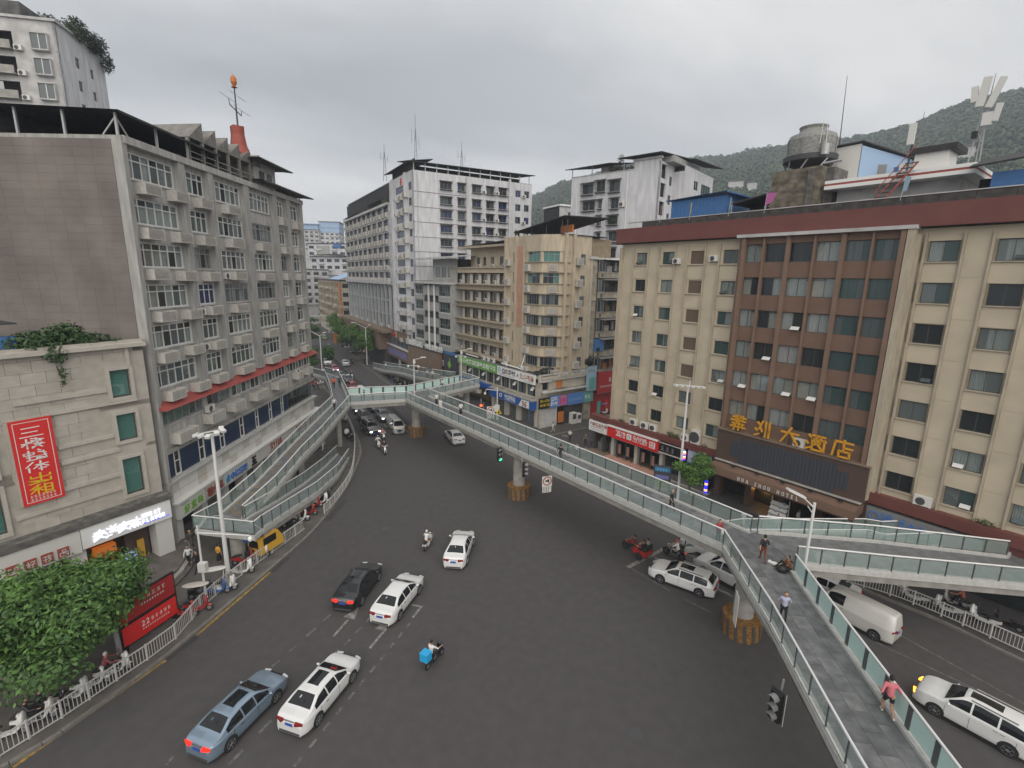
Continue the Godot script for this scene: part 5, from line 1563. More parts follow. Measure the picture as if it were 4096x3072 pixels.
		var panels: Array = [[[0.0, 2.3, 0.45, 1.6, 0.0]], [[-0.75, 4.6, 0.4, 1.1, 0.1], [-0.25, 4.2, 0.5, 2.0, -0.1], [0.45, 4.0, 0.4, 2.0, -0.28], [0.75, 3.0, 0.35, 1.2, -0.12], [0.25, 2.8, 0.6, 0.9, 0.0]]][k]
		for p in panels:
			slab("antenna_panel", M.sign_white, an, v3(bx + p[0], y0 + p[1] + p[3] * 0.5, zz + 0.25), v3(p[2], p[3], 0.25), Basis(Vector3.BACK, p[4]))
		for q in ([[0.15, 3.6, 1.4], [0.45, 3.6, 1.9]] if k == 0 else [[-0.45, 5.0, 1.6], [0.1, 5.2, 2.0], [0.4, 5.0, 1.8], [0.9, 4.0, 1.0]]):
			put("rod", tu_(v3(bx + q[0], y0 + q[1] - 0.8, zz), v3(bx + q[0] + 0.08, y0 + q[1] + q[2] - 0.8, zz), 0.035, 0.02, 5), M.grey, an)
	var fl := [[4.4, "red_sign", "red flag on the hotel parapet", 0.12], [8.0, "yellow_text", "yellow flag on the hotel parapet", 0.16], [12.2, "sky_sign", "pale blue flag left of the cooling tower plinth", 0.16], [15.6, "pink_sign", "pink flag blown sideways before the cooling tower plinth", 0.9], [25.7, "sky_sign", "pale blue flag below the striped white slab", 0.35]]
	for f in fl:
		var n := thing("flag", f[2], "flag", Vector3.ZERO, 0.0, "small flags along the hotel parapet")
		n.transform = t.transform * at_(v3(f[0], 28.1, 0.05))
		put("pole", tu_(Vector3.ZERO, v3(0.15, 1.7, 0.1), 0.025), M.galv, n)
		var fm := Mb.new()
		var lean: float = f[3]
		fm.quad(v3(0.06, 0.6, 0.05), v3(0.15, 1.7, 0.1), v3(0.15 + lean, 1.5 + lean * 0.1, 0.2), v3(0.1 + lean * 0.7, 0.5 + lean * 0.4, 0.15))
		fm.quad(v3(0.1 + lean * 0.7, 0.5 + lean * 0.4, 0.14), v3(0.15 + lean, 1.5 + lean * 0.1, 0.19), v3(0.15, 1.7, 0.09), v3(0.06, 0.6, 0.04))
		put("cloth", fm, M[f[1]], n)

# ---------- tan corner block across the lane ----------
func tan_corner() -> void:
	var o := v3(4.16, 0, -70.08)
	var t := thing("corner_block", "tan corner block with a chamfered window bay and shop signs round its foot", "building", o, deg_(-54))
	var fr := at_(v3(0, 0, -1.5))
	var sd := face(v3(0, 0, -1), v3(0, 0, 0))
	var gh := []
	for r in 5:
		gh.append(Rect2(-28.2, 22.65 - 3.04 * r - 1.75, 16.6, 1.85))
	var b := Mb.new()
	pierced(b, -29.0, -11.0, 7.9, 23.5, gh, 0.25)
	put("wall", b, M.tan_wall, t, fr)
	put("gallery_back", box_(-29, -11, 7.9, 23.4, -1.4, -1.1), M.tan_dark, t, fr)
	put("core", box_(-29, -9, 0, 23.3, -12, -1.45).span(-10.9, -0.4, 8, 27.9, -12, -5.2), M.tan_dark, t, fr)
	put("end_wall", box_(-29.3, -29.0, 7.9, 23.5, -12, 0.1), M.tan_wall, t, fr)
	for r in 5:
		var y := 22.65 - 3.04 * r
		put("ledge", box_(-29.1, -11.0, y - 1.95, y - 1.8, -0.25, 0.7), M.tan_ledge, t, fr)
		put("ledge", box_(-29.1, -11.0, y - 2.75, y - 2.62, -0.25, 0.55), M.tan_ledge, t, fr)
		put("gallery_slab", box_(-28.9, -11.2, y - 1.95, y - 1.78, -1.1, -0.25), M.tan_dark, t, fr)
		for k in 6:
			var x := -27.9 + 2.82 * k
			window(t, at_(v3(0, 0, -2.35)), Rect2(x + 0.75, y - 1.55, 1.15, 1.45), 2, 0.0, "frame_white", ["pane_dark", "pane_mid"], -0.12, 0.05)
			var v := put("louvre_panel", box_(x + 1.95, x + 2.75, y - 1.78, y - 0.05, -0.62, -0.5), M.ac_cage, t, fr)
			for s in 3:
				put("slat", box_(x + 2.0, x + 2.7, y - 1.6 + 0.5 * s, y - 1.5 + 0.5 * s, -0.5, -0.46), M.tan_ledge, v) if r == 4 else null
			if rng.randf() < 0.35:
				ac_unit(t, fr * at_(v3(0, 0, -0.9)), x + 1.3, y - 1.75, 0.8, 0.6)
	put("roof_edge", box_(-29.3, -11.0, 23.5, 23.75, -1.5, 0.25), M.tan_ledge, t, fr)
	var ph := []
	for x in [-24.0, -21.9, -19.4, -16.6, -13.4]:
		ph.append(Rect2(x, 24.0, 1.1, 1.5))
	b = Mb.new()
	pierced(b, -26.0, -11.0, 23.6, 27.0, ph, 0.25, -2.4)
	put("penthouse_wall", b, M.tan_wall, t, fr)
	for w in ph:
		window(t, fr * at_(v3(0, 0, -2.4)), w, 2, 0.0, "frame_grey", ["pane_dark", "pane_teal", "pane_mid"], 0.1, 0.05)
	put("penthouse_roof", box_(-27.4, -10.9, 27.0, 27.35, -10, -0.6), M.tan_ledge, t, fr)
	put("roof", box_(-29, -11, 23.4, 23.6, -12, -0.3), M.roof_grey, t, fr)
	for x in [-22.6, -18.2, -14.9]:
		ac_unit(t, fr * at_(v3(0, 0, -2.4)), x, 23.65, 0.85, 0.6)
	b = Mb.new()
	var nw := []
	for r in 6:
		nw.append(Rect2(-9.25, 24.3 - 3.04 * r, 0.75, 1.55))
	pierced(b, -11.0, -5.7, 8.0, 28.1, nw, 0.3, 0.1)
	put("tower_wall", b, M.tan_wall, t, fr)
	for w in nw:
		window(t, fr, w, 1, 0.0, "frame_grey", "pane_dark", 0.0, 0.05)
	put("pink_stripe", box_(-8.1, -6.35, 14.6, 26.7, 0.1, 0.16), M.pink_wall, t, fr)
	for x in [-11.0, -8.3, -6.1]:
		put("pier", box_(x - 0.22, x + 0.22, 8.0, 28.3, 0.1, 0.42), M.tan_wall, t, fr)
	for r in 6:
		ac_cage(t, fr, -10.3, 23.85 - 3.04 * r, 1.0, 1.05, 0.7)
	var arc := [Vector2(-5.7, -1.2), Vector2(-2.5, -1.2), Vector2(-2.05, -1.3), Vector2(-0.2, -3.1), Vector2(0.0, -3.5), Vector2(0.0, -4.9)]
	var ring := func(grow: float) -> PackedVector2Array:
		var p := PackedVector2Array()
		for q in arc:
			p.append(q + (q - Vector2(-4.5, -6.0)).normalized() * grow)
		p.append(Vector2(-5.6 - grow * 0.3, -6.0))
		return p
	var chamfer := face(v3(1, 0, -1), v3(-2.1, 0, -1.28))
	put("bay_core", Mb.new().prism(ring.call(-0.5), 8.0, 28.0), M.room, t)
	for r in 7:
		var y := 25.8 - 3.04 * r
		var y_sill := y - 1.5
		put("bay_band", Mb.new().prism(ring.call(0.0), y_sill - 1.54, y_sill), M.tan_wall, t)
		put("bay_post", Mb.new().prism(PackedVector2Array([Vector2(-5.7, -1.22), Vector2(-5.25, -1.22), Vector2(-5.25, -1.7), Vector2(-5.7, -1.7)]), y_sill, y).prism(PackedVector2Array([Vector2(-2.4, -1.25), Vector2(-2.05, -1.33), Vector2(-1.95, -1.5), Vector2(-2.4, -1.7)]), y_sill, y).prism(PackedVector2Array([Vector2(-0.3, -3.1), Vector2(-0.05, -3.4), Vector2(-0.02, -4.9), Vector2(-0.5, -4.9)]), y_sill, y), M.tan_wall, t)
		if r > 1 and r < 6:
			window(t, at_(v3(0, 0, -1.1)), Rect2(-5.2, y_sill, 2.85, 1.5), 5, 0.0, "frame_grey", ["pane_dark", "pane_mid"], 0.0, 0.05)
			window(t, chamfer * at_(v3(0, 0, 0.1)), Rect2(0.1, y_sill, 2.5, 1.5), 4, 0.0, "frame_grey", ["pane_mid", "pane_dark"], 0.0, 0.05)
			put("bay_hood", Mb.new().prism(ring.call(0.3), y - 0.02, y + 0.05), M.roof_grey, t)
		else:
			window(t, at_(v3(0, 0, -1.2)), Rect2(-5.2, y_sill, 2.75, 1.5), 3, 0.7, "frame_grey", ["pane_green", "pane_dark"], 0.1, 0.06, "curtain_green", 0.5)
			window(t, chamfer, Rect2(0.15, y_sill, 2.4, 1.5), 3, 0.7, "frame_grey", ["pane_green", "pane_dark"], 0.1, 0.06, "curtain_green", 0.6)
		put("bay_ledge", Mb.new().prism(ring.call(0.35), y_sill - 1.5, y_sill - 1.38), M.tan_ledge, t)
		put("bay_ledge", Mb.new().prism(ring.call(0.22), y_sill - 0.04, y_sill + 0.06), M.tan_ledge, t)
		ac_cage(t, at_(v3(0, 0, -1.15)), -4.9, y_sill - 1.3, 1.05, 1.0, 0.6)
		ac_cage(t, chamfer, 1.7, y_sill - 1.3, 1.25, 1.0, 0.6)
	put("bay_crown", Mb.new().prism(ring.call(0.05), 25.8, 28.1), M.tan_wall, t)
	var sw := []
	for r in 6:
		sw.append(Rect2(6.95, 24.05 - 3.04 * r, 0.95, 1.5))
	b = Mb.new()
	pierced(b, 4.7, 9.0, 8.0, 28.1, sw, 0.3)
	put("lane_wall", b, M.tan_wall, t, sd)
	for r in 6:
		window(t, sd, sw[r], 2, 0.0, "frame_grey", ["pane_dark", "pane_mid"], 0.1, 0.05)
		ac_cage(t, sd, 6.35, 23.95 - 3.04 * r, 1.15, 1.05, 0.7)
	for x in [3.9, 5.5]:
		put("pier", box_(x - 0.35, x + 0.1, 8.0, 28.3, 0.0, 0.4), M.tan_wall, t, sd)
	put("roof_canopy", Mb.new().quadded([v3(-11.5, 29.2, -12), v3(0.4, 30.9, -12), v3(0.3, 30.6, -3.2), v3(-11.5, 29.0, -3.0)]).span(-11, 0.2, 28.1, 28.2, -12, -3), M.roof_dark, t)
	for x in [-8.0, -4.5, -1.0, 0.1]:
		put("canopy_post", box_(x - 0.06, x + 0.06, 28.1, 30.2, -4.0, -3.9), M.grey_dark, t)
	put("awning", Mb.new().quadded([v3(-28.8, 27.9, -9), v3(-12, 28.8, -9), v3(-12, 28.0, -3), v3(-28.5, 27.4, -3)]), M.roof_dark, t)
	put("rooftop_boards", box_(-3.0, -0.4, 28.6, 29.6, -5.6, -5.4), M.orange_box, t)
	put("podium", box_(-28, 0, 4.6, 8.0, -12, -1.5).span(-28, -0.3, 7.6, 8.0, -1.5, 0.05).span(-12.0, 0.3, 7.55, 8.0, -9, 0.1), M.cream_wall, t)
	put("podium_terrace", box_(-28, 0.3, 8.0, 8.1, -3, 0.1), M.dark_grime, t)
	var ul := []
	for k in 9:
		ul.append(Rect2(-21.4 + 2.26 * k, 4.7, 2.0, 1.8))
	b = Mb.new()
	pierced(b, -24.0, 0.0, 4.4, 6.9, ul, 0.25, -0.1)
	put("upper_shop_wall", b, M.cream_wall, t)
	for k in 9:
		var w := window(t, at_(v3(0, 0, -0.1)), ul[k], 3, 0.0, "frame_grey", ["pane_dark", "pane_mid", "pane_mid"], 0.08, 0.05)
		put("poster", box_(-0.7, 0.0, 0.2, 1.0, -0.05, -0.03), M.pink_wall if k % 2 else M.brick_red, w)
		if k in [0, 2, 4, 6, 8]:
			slab("open_sash", M.sign_white, w, v3(0.5, 1.2, 0.2), v3(0.6, 0.05, 0.7), Basis(Vector3.RIGHT, 0.9))
	for x in [-23.8, -12.6, -8.9, -5.6, -1.0]:
		put("pillar", box_(x - 0.4, x + 0.4, 0.15, 4.5, -0.7, -0.1), M.sign_cream, t)
	put("shop_back", box_(-27.5, -0.6, 0.15, 4.4, -5.1, -5.0), M.room_warm, t)
	put("shop_glass", box_(-12.2, -9.3, 0.2, 2.8, -0.6, -0.55).span(-8.5, -6.0, 0.2, 2.8, -0.6, -0.55).span(-5.2, -1.4, 0.2, 2.8, -0.6, -0.55), M.pane, t)
	put("shop_counter", box_(-8.0, -6.6, 0.15, 1.2, -3, -2.4).span(-4.6, -2.4, 0.15, 1.1, -3, -2.2), M.orange_box, t)
	put("shop_figure", box_(-4.4, -3.9, 0.15, 1.9, -1.6, -1.3).span(-3.2, -2.8, 0.15, 2.2, -1.8, -1.6), M.blue_text, t)
	put("blue_awning", box_(-23, -13.2, 3.6, 4.4, -0.5, 0.4), M.blue_sign, t)
	var ls := put("lane_upper_wall", box_(0.0, 8.9, 7.15, 8.0, -0.3, 0.05).span(0.0, 8.9, 4.6, 5.9, -0.3, 0.0).span(0, 0.35, 0.15, 4.6, -0.3, 0.0), M.cream_wall, t, sd)
	window(t, sd, Rect2(0.3, 5.9, 8.3, 1.25), 8, 0.0, "frame_dark", ["pane_dark", "pane_teal", "pane_mid"], 0.15, 0.06)
	put("balcony_rail", box_(0.2, 8.9, 5.55, 5.75, 0.0, 0.6), M.white_old, ls)
	put("orange_shutter", box_(3.0, 4.2, 5.9, 7.1, 0.0, 0.06), M.orange_box, ls)
	put("lane_wall_low", box_(0.35, 3.4, 0.15, 3.2, -0.3, -0.05), M.white_old, t, sd)
	put("cork_board", box_(3.6, 4.7, 0.5, 2.2, -0.05, 0.05), M.orange_box, t, sd)
	put("shutter", box_(5.0, 9.8, 0.15, 3.2, -0.5, -0.3), M.grey_dark, t, sd)
	put("lane_shop_top", box_(0.35, 10.5, 3.2, 4.6, -0.4, -0.05), M.dark_grime, t, sd)
	var tarp := thing("rooftop_tarpaulin", "crumpled black tarpaulins on the terrace above the lane signs", "tarpaulin")
	tarp.transform = t.transform
	var tb := Mb.new()
	for k in 9:
		tb.ball(v3(-1.4 + 0.2 * (k % 3), 8.3 + 0.12 * (k % 4), -0.6 - 0.95 * k), v3(0.9, 0.35 + 0.22 * (k % 3), 0.75), 7)
	tb.ball(v3(-0.5, 9.5, -9.6), v3(1.0, 1.0, 1.2), 10)
	put("sheet", tb, M.black, tarp)
	for x in [-16.2, -14.8, -13.2, -9.6, -5.4]:
		ac_unit(t, at_(v3(0, 0, -0.7)), x, 8.1, 0.85, 0.65)
	put("white_pipe", tu_(v3(-21.5, 8.5, -0.2), v3(-17.5, 8.45, -0.2), 0.09).tube(v3(-10.2, 8.5, -0.1), v3(-5.0, 8.4, -0.1), 0.1).tube(v3(-5.0, 8.4, -0.1), v3(-5.0, 11.5, -1.2), 0.06), M.white, t)
	var zf := at_(v3(0, 0, 0.35))
	var g := sign_board(t, "long green sign with white characters over the first floor windows", Rect2(-23.7, 6.68, 12.85, 1.45), "green_sign", zf)
	put("emblem", tu_(v3(-22.6, 7.4, 0.35), v3(-22.6, 7.4, 0.4), 0.55, 0.55, 20), M.white, g)
	put("emblem_ring", tu_(v3(-22.6, 7.4, 0.4), v3(-22.6, 7.4, 0.41), 0.42, 0.42, 20), M.green_sign, g)
	write(g, "S", M.white, zf, -22.75, 7.15, 0.5, 1.0, 0.07, 0.02)
	write(g, "伍贰零家政服务有限公司", M.white, zf, -21.75, 7.0, 0.83, 1.16, 0.004, 0.03, false, 0.105)
	var w1 := sign_board(t, "white school sign with black and red characters beside the green sign", Rect2(-10.75, 6.62, 9.75, 1.5), "white", zf)
	put("emblem", Mb.new().lathe(Vector3.ZERO, [Vector2(0.36, 0), Vector2(0.36, 0.03), Vector2(0.24, 0.03), Vector2(0.24, 0)], 18), M.blue_text, w1, Transform3D(Basis(Vector3.RIGHT, PI / 2), v3(-10.1, 7.55, 0.36)))
	write(w1, "盛达职校", M.black, zf, -9.4, 7.1, 0.82, 1.12, 0.004, 0.02, false, 0.105)
	write(w1, "北斗动漫", M.brick_red, zf, -4.65, 7.05, 0.8, 1.08, 0.004, 0.02, false, 0.11)
	put("peak_mark", Mb.new().extrude(PackedVector2Array([Vector2(-5.55, 7.2), Vector2(-4.95, 7.2), Vector2(-5.2, 7.8), Vector2(-5.35, 7.45)]), 0.35, 0.37), M.grey, w1)
	small_print(w1, M.grey, zf, -10.3, -5.8, 6.76, 0.2, 21)
	small_print(w1, M.grey, zf, -3.6, -1.2, 6.72, 0.2, 22)
	var bl := sign_board(t, "blue telecom shop sign with white characters and a 5G panel on the corner", Rect2(-12.45, 2.9, 11.55, 1.25), "blue_sign", at_(v3(0, 0, 0.8)), 1.1)
	var bz := at_(v3(0, 0, 0.8))
	write(bl, "中国电信", M.white, bz, -8.0, 3.3, 0.68, 1.1, 0.004, 0.03, false, 0.105)
	put("swirl", Mb.new().lathe(Vector3.ZERO, [Vector2(0.34, 0), Vector2(0.34, 0.04), Vector2(0.24, 0.04), Vector2(0.24, 0)], 14), M.white, bl, Transform3D(Basis(Vector3.RIGHT, PI / 2), v3(-9.0, 3.6, 0.81)))
	put("swirl_bar", br_(v3(-9.5, 3.75, 0.82), v3(-8.5, 3.95, 0.82), 0.1, 0.04), M.white, bl)
	small_print(bl, M.white, bz, -8.0, -5.0, 3.05, 0.18, 25)
	put("white_panel", Mb.new().extrude(PackedVector2Array([Vector2(-4.2, 2.95), Vector2(-1.6, 2.95), Vector2(-1.6, 4.05), Vector2(-3.4, 4.05)]), 0.8, 0.83), M.white, bl)
	write(bl, "5G", M.brick_red, at_(v3(0, 0, 0.83)), -3.2, 3.1, 0.78, 1.1, 0.004, 0.05)
	put("top_ledge", box_(-12.5, -0.8, 4.15, 4.32, -0.3, 0.85), M.concrete, bl)
	var lz := func(z: float) -> Transform3D: return sd * at_(v3(0, 0, z))
	var s := sign_board(t, "pale grey sign with blue characters above the lane windows", Rect2(2.2, 7.3, 6.6, 1.15), "sign_cream", lz.call(0.25))
	write(s, "众冠人力资源", M.blue_text, lz.call(0.25), 2.6, 7.6, 0.62, 1.4, 0.004, 0.02, false, 0.105)
	s = sign_board(t, "cream blank fascia at the corner above the lane", Rect2(-0.4, 7.15, 2.5, 1.15), "sign_cream", lz.call(0.2))
	s = sign_board(t, "black lane sign with yellow characters", Rect2(-0.3, 3.2, 1.95, 1.65), "black", lz.call(0.3))
	write(s, "用心共享", M.yellow_text, lz.call(0.3), -0.18, 4.2, 0.4, 1.1, 0.004, 0.01, false, 0.11)
	write(s, "AI智习室", M.yellow_text, lz.call(0.3), -0.18, 3.55, 0.4, 1.1, 0.004, 0.01, false, 0.11)
	s = sign_board(t, "blue lane sign with white characters in two rows", Rect2(1.7, 3.2, 1.75, 1.75), "blue_text", lz.call(0.3))
	write(s, "盛达", M.white, lz.call(0.3), 1.85, 4.2, 0.62, 1.15, 0.004, 0.01, false, 0.11)
	write(s, "职校", M.white, lz.call(0.3), 1.85, 3.45, 0.62, 1.15, 0.004, 0.01, false, 0.11)
	s = sign_board(t, "pink and blue lane sign between the two blue signs", Rect2(3.5, 3.25, 1.6, 1.6), "pink_sign", lz.call(0.3))
	small_print(s, M.red_sign, lz.call(0.3), 3.6, 5.0, 3.7, 0.6, 31)
	s = sign_board(t, "long bright blue lane banner with small white lettering", Rect2(5.15, 3.15, 3.35, 1.75), "blue_text", lz.call(0.35))
	small_print(s, M.sky_sign, lz.call(0.35), 5.4, 8.3, 3.7, 0.42, 33)
	s = sign_board(t, "green banner at the far end of the lane signs", Rect2(8.55, 3.1, 2.05, 1.75), "teal_sign", lz.call(0.3))
	small_print(s, M.white, lz.call(0.3), 8.8, 10.4, 3.7, 0.6, 35)
	s = sign_board(t, "tall pale teal vertical sign above the lane", Rect2(8.9, 4.9, 2.0, 3.85), "sky_sign", lz.call(0.5))
	put("teal_field", box_(9.4, 10.6, 5.1, 7.0, 0.0, 0.02), M.teal_sign, s, lz.call(0.5))
	small_print(s, M.brick_red, lz.call(0.5), 9.1, 10.6, 7.9, 0.45, 37)
	var vm := thing("vending_cabinet", "pair of white vending cabinets on the lane pavement", "cabinet")
	vm.transform = t.transform
	put("case", box_(5.7, 6.7, 0.15, 1.9, 0.2, 0.9).span(6.8, 7.7, 0.15, 1.6, 0.2, 0.9), M.sign_white, vm, sd)
	put("screen", box_(5.85, 6.55, 0.9, 1.7, 0.9, 0.92).span(6.95, 7.55, 0.8, 1.4, 0.9, 0.92), M.grey_dark, vm, sd)

func sign_board(at: Node3D, label: String, r: Rect2, m: String, xf: Transform3D, deep := 0.25) -> Node3D:
	var n := thing("shop_sign", label, "sign")
	n.transform = at.transform
	put("board", box_(r.position.x, r.end.x, r.position.y, r.end.y, -deep, 0.0), M[m], n, xf)
	put("rim", box_(r.position.x - 0.04, r.end.x + 0.04, r.position.y - 0.04, r.position.y - 0.002, -deep, 0.02).span(r.position.x - 0.04, r.end.x + 0.04, r.end.y + 0.002, r.end.y + 0.05, -deep, 0.02), M.grey, n, xf)
	return n
# ---------- grey infill block, street podium ----------
func grey_and_podium() -> void:
	var o := v3(4.16, 0, -70.08)
	var t := thing("infill_block", "narrow grey block with glazed bays and tall white posts beside the tan block", "building", o, deg_(-54))
	var id := Transform3D()
	var wins := []
	for r in 5:
		var y := 20.3 - 3.05 * r
		wins.append(Rect2(-41.6, y - 1.75, 3.4, 1.75))
		wins.append(Rect2(-31.0, y - 1.9, 4.0, 1.9))
	var b := Mb.new()
	pierced(b, -42.0, -37.6, 7.4, 20.9, wins, 0.3)
	pierced(b, -31.3, -26.6, 7.4, 20.9, wins, 0.3)
	put("wall", b, M.grey_wall, t)
	put("core", box_(-42, -26.6, 0, 20.6, -10, -2.2), M.grey_wall, t)
	put("side_wall", box_(-26.85, -26.6, 0, 20.8, -10, -0.3).span(-42, -41.8, 0, 20.8, -10, -0.3), M.grey_wall, t)
	for w in wins:
		window(t, id, w, 4, 0.4, "frame_grey", ["pane_teal", "pane_dark", "pane_mid"], 0.05, 0.06)
		put("sill_band", box_(w.position.x - 0.1, w.end.x + 0.1, w.position.y - 0.25, w.position.y, 0.0, 0.25), M.white_old, t)
		put("bay_panel", box_(w.position.x - 0.1, w.end.x + 0.1, w.position.y - 1.1, w.position.y - 0.25, 0.0, 0.2), M.grey_wall, t)
	for r in 4:
		var y := 18.1 - 3.05 * r
		var bal := put("balcony", box_(-37.5, -31.3, y - 0.95, y - 0.8, -2.2, 0.1), M.grey_dark, t)
		for k in 16:
			put("rail_bar", box_(-37.4 + 0.4 * k, -37.34 + 0.4 * k, y - 0.8, y, 0.0, 0.05), M.grey_dark, bal)
		put("rail", box_(-37.5, -31.3, y, y + 0.06, -0.02, 0.08).span(-37.5, -31.3, y - 0.6, y - 0.3, 0.0, 0.03), M.grey_dark, bal)
		window(t, at_(v3(0, 0, -2.2)), Rect2(-36.6, y - 0.7, 1.6, 2.1), 2, 0.0, "frame_dark", "pane_dark", -0.1, 0.06)
		window(t, at_(v3(0, 0, -2.2)), Rect2(-34.0, y - 0.7, 1.6, 2.1), 2, 0.0, "frame_dark", "pane_mid", -0.1, 0.06)
	for x in [-35.2, -32.8]:
		put("post", box_(x - 0.13, x + 0.13, 7.4, 20.5, 0.12, 0.38), M.white, t)
	put("roof_slab", box_(-42.2, -26.4, 20.6, 20.95, -10, 0.9), M.white_old, t)
	var hw := [Rect2(-35.6, 21.7, 2.3, 2.3), Rect2(-33.0, 21.7, 2.0, 2.3), Rect2(-30.6, 21.7, 2.2, 2.3)]
	b = Mb.new()
	pierced(b, -36.4, -27.0, 20.95, 25.3, hw, 0.25, -1.4)
	put("upper_wall", b, M.grey_wall, t)
	put("upper_core", box_(-36.3, -27.1, 20.95, 25.2, -9, -2.4), M.room, t)
	for w in hw:
		window(t, at_(v3(0, 0, -1.4)), w, 3, 0.0, "frame_white", ["pane_mid", "pane_dark"], 0.08, 0.07, "curtain_white", 0.4, 1.0)
	put("eaves", Mb.new().quadded([v3(-39.6, 25.5, 0.6), v3(-36, 26.4, -9.5), v3(-24.5, 26.3, -9.5), v3(-23.6, 25.5, 0.6)]).span(-39.6, -23.6, 25.2, 25.45, 0.2, 0.7), M.white_old, t)
	var bb := thing("billboard", "large blank brown billboard along the street front", "billboard", o, deg_(-54))
	for k in 13:
		slab("board", M.brown_board, bb, v3(-44.3 + 1.165 * k, 5.3, 0.5), v3(1.155, 4.1, 0.18 + 0.02 * (k % 2)))
	put("side", box_(-30.2, -29.9, 3.3, 7.4, -1.0, 0.6), M.hotel_red, bb)
	put("frame", box_(-45, -29.9, 7.35, 7.5, 0.2, 0.6).span(-45, -29.9, 3.1, 3.25, 0.2, 0.6), M.grey_dark, bb)
	var rl := thing("rooftop_lettering", "white standing characters of a hotel and cafe above the brown billboard", "sign", o, deg_(-54))
	write(rl, "即品轻奢酒店·咖啡1899555", M.white, at_(v3(0, 0, 0.7)), -44.0, 7.75, 1.05, 1.08, 0.0, 0.1, false, 0.1)
	put("rail", box_(-44.2, -30.5, 7.55, 7.65, 0.65, 0.75), M.grey_dark, rl)
	var dp := thing("shop_sign", "dark slate panel with a green leaf mark beside the billboard", "sign", o, deg_(-54))
	put("board", box_(-28.8, -24.0, 3.3, 7.7, -0.5, 0.45), M.slate_panel, dp)
	put("blue_top", box_(-28.8, -24.0, 7.7, 8.1, -1.6, 0.45), M.blue_sheet, dp)
	put("leaf_mark", Mb.new().extrude(PackedVector2Array([Vector2(-27.3, 5.9), Vector2(-26.7, 5.0), Vector2(-26.0, 5.6), Vector2(-26.5, 6.7)]), 0.45, 0.5), M.green_text, dp)
	put("leaf_stalk", box_(-26.6, -26.45, 6.5, 7.0, 0.45, 0.5), M.green_text, dp)
	small_print(dp, M.white, at_(v3(0, 0, 0.45)), -28.0, -25.0, 4.0, 0.5, 41)
	var pd := thing("street_podium", "low brown fronted block with a strip of windows and a lilac sign", "building", v3(-22.4, 0, -106.4), deg_(-60))
	b = Mb.new()
	var pw := [Rect2(-20.0, 5.9, 19.4, 1.7)]
	pierced(b, -20.5, 0.0, 2.9, 9.4, pw, 0.3)
	put("wall", b, M.brown_board, pd)
	put("core", box_(-20.4, -0.1, 0, 9.2, -9, -1.5), M.grey_dark, pd)
	for k in 6:
		window(pd, id, Rect2(-20.0 + 3.24 * k, 5.9, 3.2, 1.7), 4, 0.0, "frame_grey", ["pane_blue", "pane_dark", "pane_mid"], 0.1, 0.07)
	put("sill", box_(-20.5, 0, 5.65, 5.9, 0, 0.35), M.sign_white, pd)
	put("lilac_sign", box_(-16.5, -2.0, 3.5, 5.1, 0, 0.12), mat("lilac", Color(0.19, 0.17, 0.3)), pd)
	small_print(pd, M.purple_text, at_(v3(0, 0, 0.12)), -15.5, -2.4, 4.0, 0.7, 43)
	put("emblem", tu_(v3(-18.0, 4.5, 0.0), v3(-18.0, 4.5, 0.15), 0.75, 0.75, 16), M.white, pd)
	put("orange_wall", box_(-18, -9, 0.1, 2.6, -1.2, -0.9), M.pink_wall, pd)
	for x in [-20.2, -8.5, -0.3]:
		put("pillar", box_(x - 0.3, x + 0.3, 0.1, 2.9, -0.6, -0.1), M.white_old, pd)
	write(pd, "中心", M.brick_red, at_(v3(0, 0, 0.0)), -13.5, 8.0, 1.1, 1.2, 0.0, 0.15, false, 0.2)
	put("red_cross", box_(-10.4, -9.6, 8.4, 8.7, 0.0, 0.15).span(-10.15, -9.85, 8.1, 9.0, 0.0, 0.155), M.red_sign, pd)
	put("parapet", box_(-20.6, 0, 9.4, 9.55, -9, 0.2), M.brown_board, pd)
	for x in [-17.0, -15.2, -12.0, -9.0, -7.4, -4.0, -2.6, -1.2]:
		ac_unit(pd, at_(v3(0, 0, -0.9)), x, 9.5, 0.9, 0.75)

